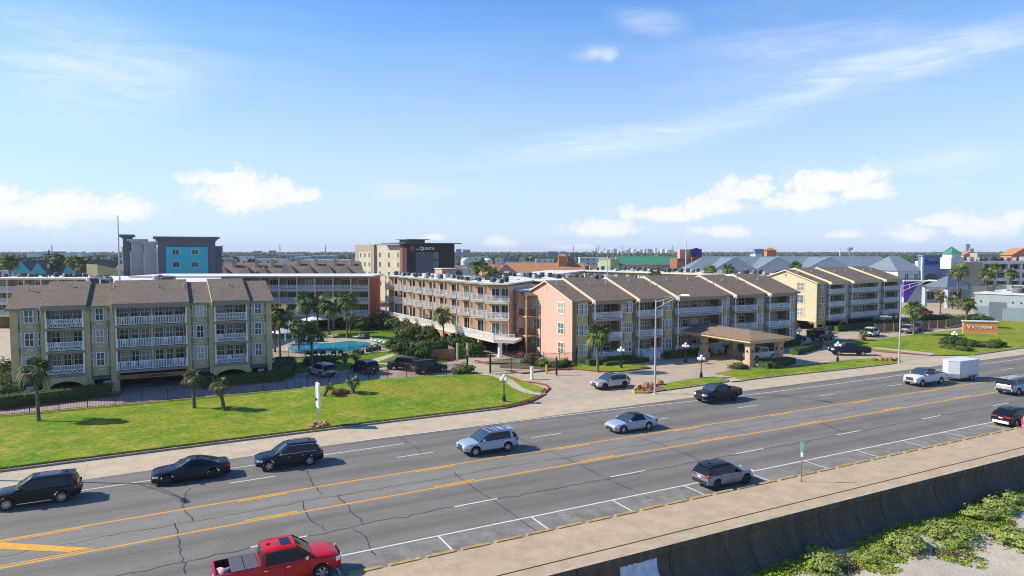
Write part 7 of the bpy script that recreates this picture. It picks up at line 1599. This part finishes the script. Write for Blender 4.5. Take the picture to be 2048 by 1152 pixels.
# tanks and stacks of the far refinery
random.seed(9)
for i in range(22):
    u = 1186+i*7.4+random.uniform(-2, 2); x, y = atd(u, 2300+random.uniform(-80, 80)); h = random.uniform(14, 27); r_ = random.uniform(4, 9); b = MB(); b.lathe([(r_, 0), (r_, h), (r_*.5, h+1.5), (.001, h+2)], 10, w_wh if i % 3 else w_gr); prop(b.build('storage_tank', loc=(x, y, 0)), f"tiny storage tank, {ORD[i%12]} of the {'left' if i < 12 else 'right'} horizon cluster above the green roof", 'tank', 'storage tanks of the far refinery')
for i, (u, v, d_, lab) in enumerate([(1197, 491, 1500, 'thin dark stack left of the far tanks'), (1244, 491, 1500, 'thin dark stack among the far tanks'), (1345, 491, 1200, 'thin stack between the tanks and the brown tower'), (1147, 491, 1000, 'thin mast above the orange motel'), (560, 489, 900, 'thin mast right of the dark twin slabs'), (651, 490, 900, 'thin mast left of the brown hotel'), (104, 490, 900, 'thin mast above the white industrial building'), (445, 490, 1200, 'thin mast just right of the turquoise hotel'), (1699, 494, 1500, 'water tower on the right horizon'), (524, 499, 1300, 'small mast between the twin slabs'), (1680, 496, 1400, 'white spire on the right horizon'), (1372, 483, 235, 'tall white flagpole before the peach tower'), (1215, 512, 190, 'thin flagpole over the olive wing')]):
    x, y = atd(u, d_); dd = x*math.cos(YAW)+y*math.sin(YAW); h = CAMH-(v-502)/FPX*dd; b = MB(); r_ = d_*.0007+.05; b.lathe([(r_, 0), (r_*.8, h*.7), (r_*.6, h), (.001, h)], 6, w_wh if i in (10, 11, 12) else ac_m)
    if i == 8: b.lathe([(.5, h*.7), (6, h*.8), (6, h*.95), (.5, h)], 10, w_gr)
    prop(b.build('mast', loc=(x, y, 0)), lab, 'mast')
# street of smaller houses, each its own
random.seed(77)
walls = [w_wh, w_cr, w_tn, w_gr, w_lb, w_pk, w_ye, w_te, w_br]; wn_ = ['white', 'cream', 'tan', 'grey', 'pale blue', 'pink', 'yellow', 'teal', 'brick']; rfs = [rf_br, rf_gr, rf_dk, rf_or]; rn_ = ['brown', 'grey', 'dark', 'orange']
protos = {}
def house_proto(wi, ri, kind):
    k = (wi, ri, kind)
    if k in protos: return protos[k]
    w_, d_ = random.uniform(10, 17), random.uniform(8, 12); ze = random.uniform(3, 6.2); b = MB(); b.box(0, 0, 0, w_, d_, ze, walls[wi]); m1 = b.mesh('wall'); b = MB()
    gable_roof(b, 0, 0, w_, d_, ze, random.uniform(2, 3.2), rfs[ri], walls[wi], .5, hip=0 if kind else 3.5); m2 = b.mesh('roof'); protos[k] = (m1, m2, w_, ze); return protos[k]
land = [(-60, 'left of the turquoise hotel'), (330, 'behind the turquoise hotel'), (620, 'left of the brown hotel'), (820, 'right of the brown hotel'), (1110, 'behind the orange motel'), (1330, 'beyond the green-roofed motel'), (1500, 'behind the slate-blue hotel'), (1790, 'behind the pale blue hotel'), (1960, 'behind the white hotel')]
HS = []
def place_house(u, dist):
    wi, ri = random.choices(range(9), [5, 3, 3, 3, 2, 1, 1, 1, 1])[0], random.choices(range(4), [4, 4, 3, 1])[0]; kind = random.random() < .6
    m1, m2, w_, ze = house_proto(wi, ri, kind); x, y = atd(u, dist)
    near = min(land, key=lambda q: abs(q[0]-u))[1]; lab = f"small {wn_[wi]} {'gabled' if kind else 'hip-roofed'} house, {rn_[ri]} roof, {near}"
    t = thing('house', lab, 'house', (x, y, 0), random.choice([TA, TA+R(90), TA+R(8)])+random.uniform(-.05, .05), 'small houses of the town')
    mobj('wall', m1, t); mobj('roof', m2, t)
    if dist < 420:
        for i in range(3): window(t, w_*(i+.5)/3, ze-2.3, 1.2, 1.3, -.03, cols=1, rows=1)
for i in range(210):
    dist = 330*math.exp(random.random()*1.15); u = random.uniform(-60, 2120)
    if dist < 420 and (1400 < u < 1900): continue
    place_house(u, dist)
for i in range(46): place_house(random.uniform(905, 1060), random.uniform(300, 900))
for i in range(9): place_house(random.uniform(-40, 110), random.uniform(230, 330))
# trees of the town
def tree_mesh(v, m):
    random.seed(v+100); b = MB(); n = 6
    for k in range(n):
        a = k/n*6.28+random.random(); r = random.uniform(.25, .6) if k else 0; c = (r*math.cos(a)*2.6, r*math.sin(a)*2.6, random.uniform(4.2, 7.4)); rr = random.uniform(1.5, 2.5)
        leafcloud(b, 95, c, (rr, rr, rr*.78), m, .42, lump=.2, shell=.35)
    return b.mesh('crown')
tb_ = MB(); tb_.tube([(0, 0, 0), (.15, 0, 2.5), (0, .1, 5.5)], [.38, .28, .12], 7, oak_b); tb_.tube([(.1, 0, 2.4), (1.3, .4, 4.6)], [.18, .07], 5, oak_b); tb_.tube([(.1, 0, 2.6), (-1.1, -.6, 4.9)], [.17, .07], 5, oak_b); tb_.tube([(.1, 0, 2.9), (-.2, 1.2, 5.0)], [.15, .06], 5, oak_b); trk = tb_.mesh('trunk')
TM = [[tree_mesh(v, m) for v in range(3)] for m in (tree_m, tree_y, tree_d)]; tn_ = ['mid green', 'yellow-green', 'dark green']
def tree(u, dist, s, k=None, lab=None):
    k = random.choices(range(3), [5, 2, 4])[0] if k is None else k; x, y = atd(u, dist); near = min(land, key=lambda q: abs(q[0]-u))[1]
    t = thing('tree', lab or f"{['small', 'mid-sized', 'tall'][min(2, int(max(0, s-.7)/.25))]} {tn_[k]} broad tree {near}", 'tree', (x, y, 0), random.uniform(0, 6), 'trees of the town'); t.scale = (s*random.uniform(.9, 1.25), s*random.uniform(.9, 1.25), s)
    mobj('trunk', trk, t); mobj('crown', TM[k][random.randrange(3)], t)
random.seed(303)
for i in range(150): tree(random.uniform(-60, 2120), 300*math.exp(random.random()*1.1), random.uniform(.7, 1.25))
for i in range(26): tree(random.uniform(120, 262), random.uniform(330, 420), random.uniform(.9, 1.2), 1 if i < 14 else 0)
for i in range(45): tree(random.uniform(-30, 262), random.uniform(330, 600), random.uniform(1.0, 1.45))
for i in range(12): tree(random.uniform(905, 1000), random.uniform(260, 340), random.uniform(.6, .9), 2)
for (u, v, d_, s, lab) in [(18, 523, 190, 1.5, 'shaggy palm at the far left before the teal houses'), (117, 516, 230, 1.5, 'palm between the teal houses'), (150, 521, 215, 1.7, 'large dark palm left of the yellow slanted block'), (165, 528, 210, 1.3, 'lower palm beside the yellow slanted block'), (470, 517, 400, 1.6, 'palm behind the first pyramid roof'), (503, 524, 260, 1.5, 'bushy palm between pyramid roofs'), (954, 533, 250, 1.9, 'dark palm right of the brown hotel'), (965, 526, 280, 1.8, 'second dark palm right of the brown hotel'), (1311, 546, 150, 1.2, 'palm top showing over the pink building ridge'),
        (1420, 537, 185, 1.4, 'palm before the first blue-grey gable'), (1457, 537, 185, 1.4, 'palm under the first blue-grey gable'), (1593, 532, 180, 1.5, 'palm before the slate-blue roof near the yellow gable'), (1918, 540, 230, 1.8, 'palm left of the white hotel tower side'), (1924, 536, 250, 1.8, 'tall palm before the white hotel tower'), (1974, 545, 240, 1.6, 'palm before the white hotel balconies'), (1992, 535, 250, 1.5, 'taller palm before the white hotel balconies'), (2024, 545, 240, 1.5, 'palm before the right end of the white hotel')]:
    x, y = atd(u, d_); f_ = x*math.cos(YAW)+y*math.sin(YAW); h = max(3, CAMH-(v-502)/FPX*f_-.5); palm(x, y, 0, h, s, lab, random.randrange(3), 'palms of the town', thick=.2)
# distant woodland up to the horizon
random.seed(55); b = MB(); q = [b.mi(tree_m), b.mi(tree_d), b.mi(tree_y)]
def icos():
    import itertools
    t = (1+5**.5)/2; V = [Vector(v).normalized() for v in [(-1, t, 0), (1, t, 0), (-1, -t, 0), (1, -t, 0), (0, -1, t), (0, 1, t), (0, -1, -t), (0, 1, -t), (t, 0, -1), (t, 0, 1), (-t, 0, -1), (-t, 0, 1)]]
    return V, [(0, 11, 5), (0, 5, 1), (0, 1, 7), (0, 7, 10), (0, 10, 11), (1, 5, 9), (5, 11, 4), (11, 10, 2), (10, 7, 6), (7, 1, 8), (3, 9, 4), (3, 4, 2), (3, 2, 6), (3, 6, 8), (3, 8, 9), (4, 9, 5), (2, 4, 11), (6, 2, 10), (8, 6, 7), (9, 8, 1)]
V_, F_ = icos()
n_w = 0
for i in range(15000):
    u = random.uniform(-90, 2150) if i < 11000 else random.choice((random.uniform(-700, -90), random.uniform(2150, 2700))); dist = 620*math.exp(random.random()**.8*1.75); x, y = atd(u, dist)
    if noise.noise(Vector((x*.006, y*.006, 2))) < -.28+ (0 if dist > 1500 else .12): continue
    if 1180 < u < 1360 and dist > 1900 and random.random() < .6: continue
    h = random.uniform(6.5, 11.5)*(1+.0001*dist); r = random.uniform(3, 6.0); k0 = len(b.v); qq = q[0 if random.random() < .5 else (1 if random.random() < .85 else 2)]
    a = random.uniform(0, 6.28); ca, sa = math.cos(a), math.sin(a)
    for v in V_:
        f = random.uniform(.8, 1.2); b.v.append((x+(v.x*ca-v.y*sa)*r*f, y+(v.x*sa+v.y*ca)*r*f, h*.55+v.z*h*.45*f))
    for f in F_: b.f.append(tuple(k0+j for j in f)); b.m.append(qq)
prop(b.build('woods'), 'continuous band of dark green trees reaching the horizon', 'woods', kind='stuff')

# utility poles of the town streets
def upole(u, dist, h, lab):
    x, y = atd(u, dist); t = thing('utility_pole', lab, 'utility pole', (x, y, 0), TA+random.uniform(-.3, .3), 'utility poles of the town'); r_ = .16+dist*.0002
    b = MB(); b.lathe([(r_, 0), (r_*.7, h), (.001, h)], 6, oak_b); b.build('pole', t); b = MB(); b.box(-1.3, -.08, h-1.1, 1.3, .08, h-.9, oak_b); b.build('crossarm', t)
    b = MB(); b.lathe([(.25, h-2.6), (.25, h-1.7)], 8, w_gr, (.35, 0, 0)); b.build('transformer', t)
upole(92, 175, 15.2, 'bare dark pole before the teal houses, left one of two'); upole(98, 178, 16.4, 'bare dark pole before the teal houses, right one of two')
random.seed(91)
for i in range(26):
    u = 20+i*80+random.uniform(-25, 25); d_ = random.uniform(330, 640); near = min(land, key=lambda q: abs(q[0]-u))[1]; upole(u, d_, random.uniform(10, 13.5), f"wooden utility pole {near}, {ORD[i % 3]} along")
# ================================================================ AIR AND PEOPLE
def person():
    t = thing('person', 'person in a magenta top and shorts walking on the seawall walk at the right edge', 'person', (*at(2046, 868, .14), .14), R(200))
    skin = mat('skin', (.45, .26, .18), .6, .05, 4); top = mat('magenta_top', (.40, .03, .14), .8, .1, 4); shorts = mat('pink_shorts', (.55, .2, .25), .8, .1, 4); hair = mat('hair', (.05, .03, .02), .8, .1, 6)
    V = [(0, 0, .95), (0, 0, 1.15), (0, 0, 1.38), (0, 0, 1.50), (0, 0, 1.62), (0, .0, 1.70), (.17, 0, 1.40), (.25, .05, 1.12), (.24, .16, .90), (-.17, 0, 1.40), (-.25, -.05, 1.12), (-.22, .03, .88), (.09, 0, .88), (.1, .14, .5), (.1, .08, .09), (.1, .22, .04), (-.09, 0, .88), (-.1, -.05, .5), (-.1, -.3, .12), (-.1, -.2, .04)]
    E = [(0, 1), (1, 2), (2, 3), (3, 4), (4, 5), (2, 6), (6, 7), (7, 8), (2, 9), (9, 10), (10, 11), (0, 12), (12, 13), (13, 14), (14, 15), (0, 16), (16, 17), (17, 18), (18, 19)]
    Rr = [.14, .12, .14, .055, .09, .085, .06, .042, .03, .06, .042, .03, .09, .058, .036, .035, .09, .058, .036, .035]
    me = bpy.data.meshes.new('body'); me.from_pydata(V, E, []); me.materials.append(skin); o = mobj('body', me, t)
    s = o.modifiers.new('skin', 'SKIN'); 
    for i, r in enumerate(Rr): me.skin_vertices[0].data[i].radius = (r, r*.85)
    me.skin_vertices[0].data[0].use_root = True
    o.modifiers.new('sub', 'SUBSURF').render_levels = 1
    b = MB(); b.tube([(0, 0, .92), (0, 0, 1.1), (0, 0, 1.3), (0, 0, 1.43)], [.185, .165, .19, .12], 12, top); b.build('shirt', t, smooth=True)
    b = MB(); b.tube([(.09, .0, .95), (.1, .09, .62)], [.115, .10], 10, shorts); b.tube([(-.09, 0, .95), (-.1, -.04, .62)], [.115, .10], 10, shorts); b.build('shorts', t)
    b = MB(); b.blob((0, -.015, 1.70), (.105, .115, .11), hair, 10, 8, .05); b.build('hair', t, smooth=True)
    for s in (-1, 1):
        for k in range(4): b = MB(); hx = (.24 if s > 0 else -.22)+(k-1.5)*.018; b.tube([(hx, .16 if s > 0 else .03, .87), (hx, .17 if s > 0 else .04, .80)], .008, 5, skin); b.build('finger', t) if 0 else None
person()
hz_m = bpy.data.materials.new('haze'); hz_m.use_nodes = True; t_ = hz_m.node_tree
for n in list(t_.nodes): t_.nodes.remove(n)
mo = t_.nodes.new('ShaderNodeOutputMaterial'); pv = t_.nodes.new('ShaderNodeVolumePrincipled'); pv.inputs['Color'].default_value = (.80, .88, 1.0, 1); pv.inputs['Density'].default_value = 0.00012; pv.inputs['Anisotropy'].default_value = .0
t_.links.new(pv.outputs[0], mo.inputs['Volume'])
hb = MB(); hb.box(-6900, -2900, -6, 8900, 8900, 75, hz_m); ho = hb.build('haze'); prop(ho, 'thin pale blue air over the whole town', 'haze', kind='stuff')
sc.cycles.volume_step_rate = 5; sc.cycles.volume_max_steps = 64

# ---- things that look alike are told apart by their place in the row
ORDS = 'first second third fourth fifth sixth seventh eighth ninth tenth eleventh twelfth thirteenth fourteenth fifteenth sixteenth seventeenth eighteenth nineteenth twentieth twenty-first twenty-second twenty-third twenty-fourth twenty-fifth twenty-sixth'.split()
same = {}
for o in sc.objects:
    if not o.parent and o.get('label') and not o.get('kind'): same.setdefault(o['label'], []).append(o)
for lab, os_ in same.items():
    if 1 < len(os_) <= len(ORDS) and o.get('category') != 'kerb':
        os_.sort(key=lambda o: -math.atan2(o.location.y, o.location.x))
        for i, o in enumerate(os_):
            if ' on the roof' in lab: a, b_ = lab.split(' on the roof', 1); b_ = ' on the roof'+b_
            elif ' on the white' in lab: a, b_ = lab.split(' on the white', 1); b_ = ', white'+b_
            else:
                k = max(lab.find(' behind the'), lab.find(' right of the'), lab.find(' left of the'), lab.find(' beyond the')); a, b_ = (lab[:k], lab[k:]) if k > 0 else (lab, '')
            o['label'] = f"{ORDS[i]} {a} from the left{b_}"
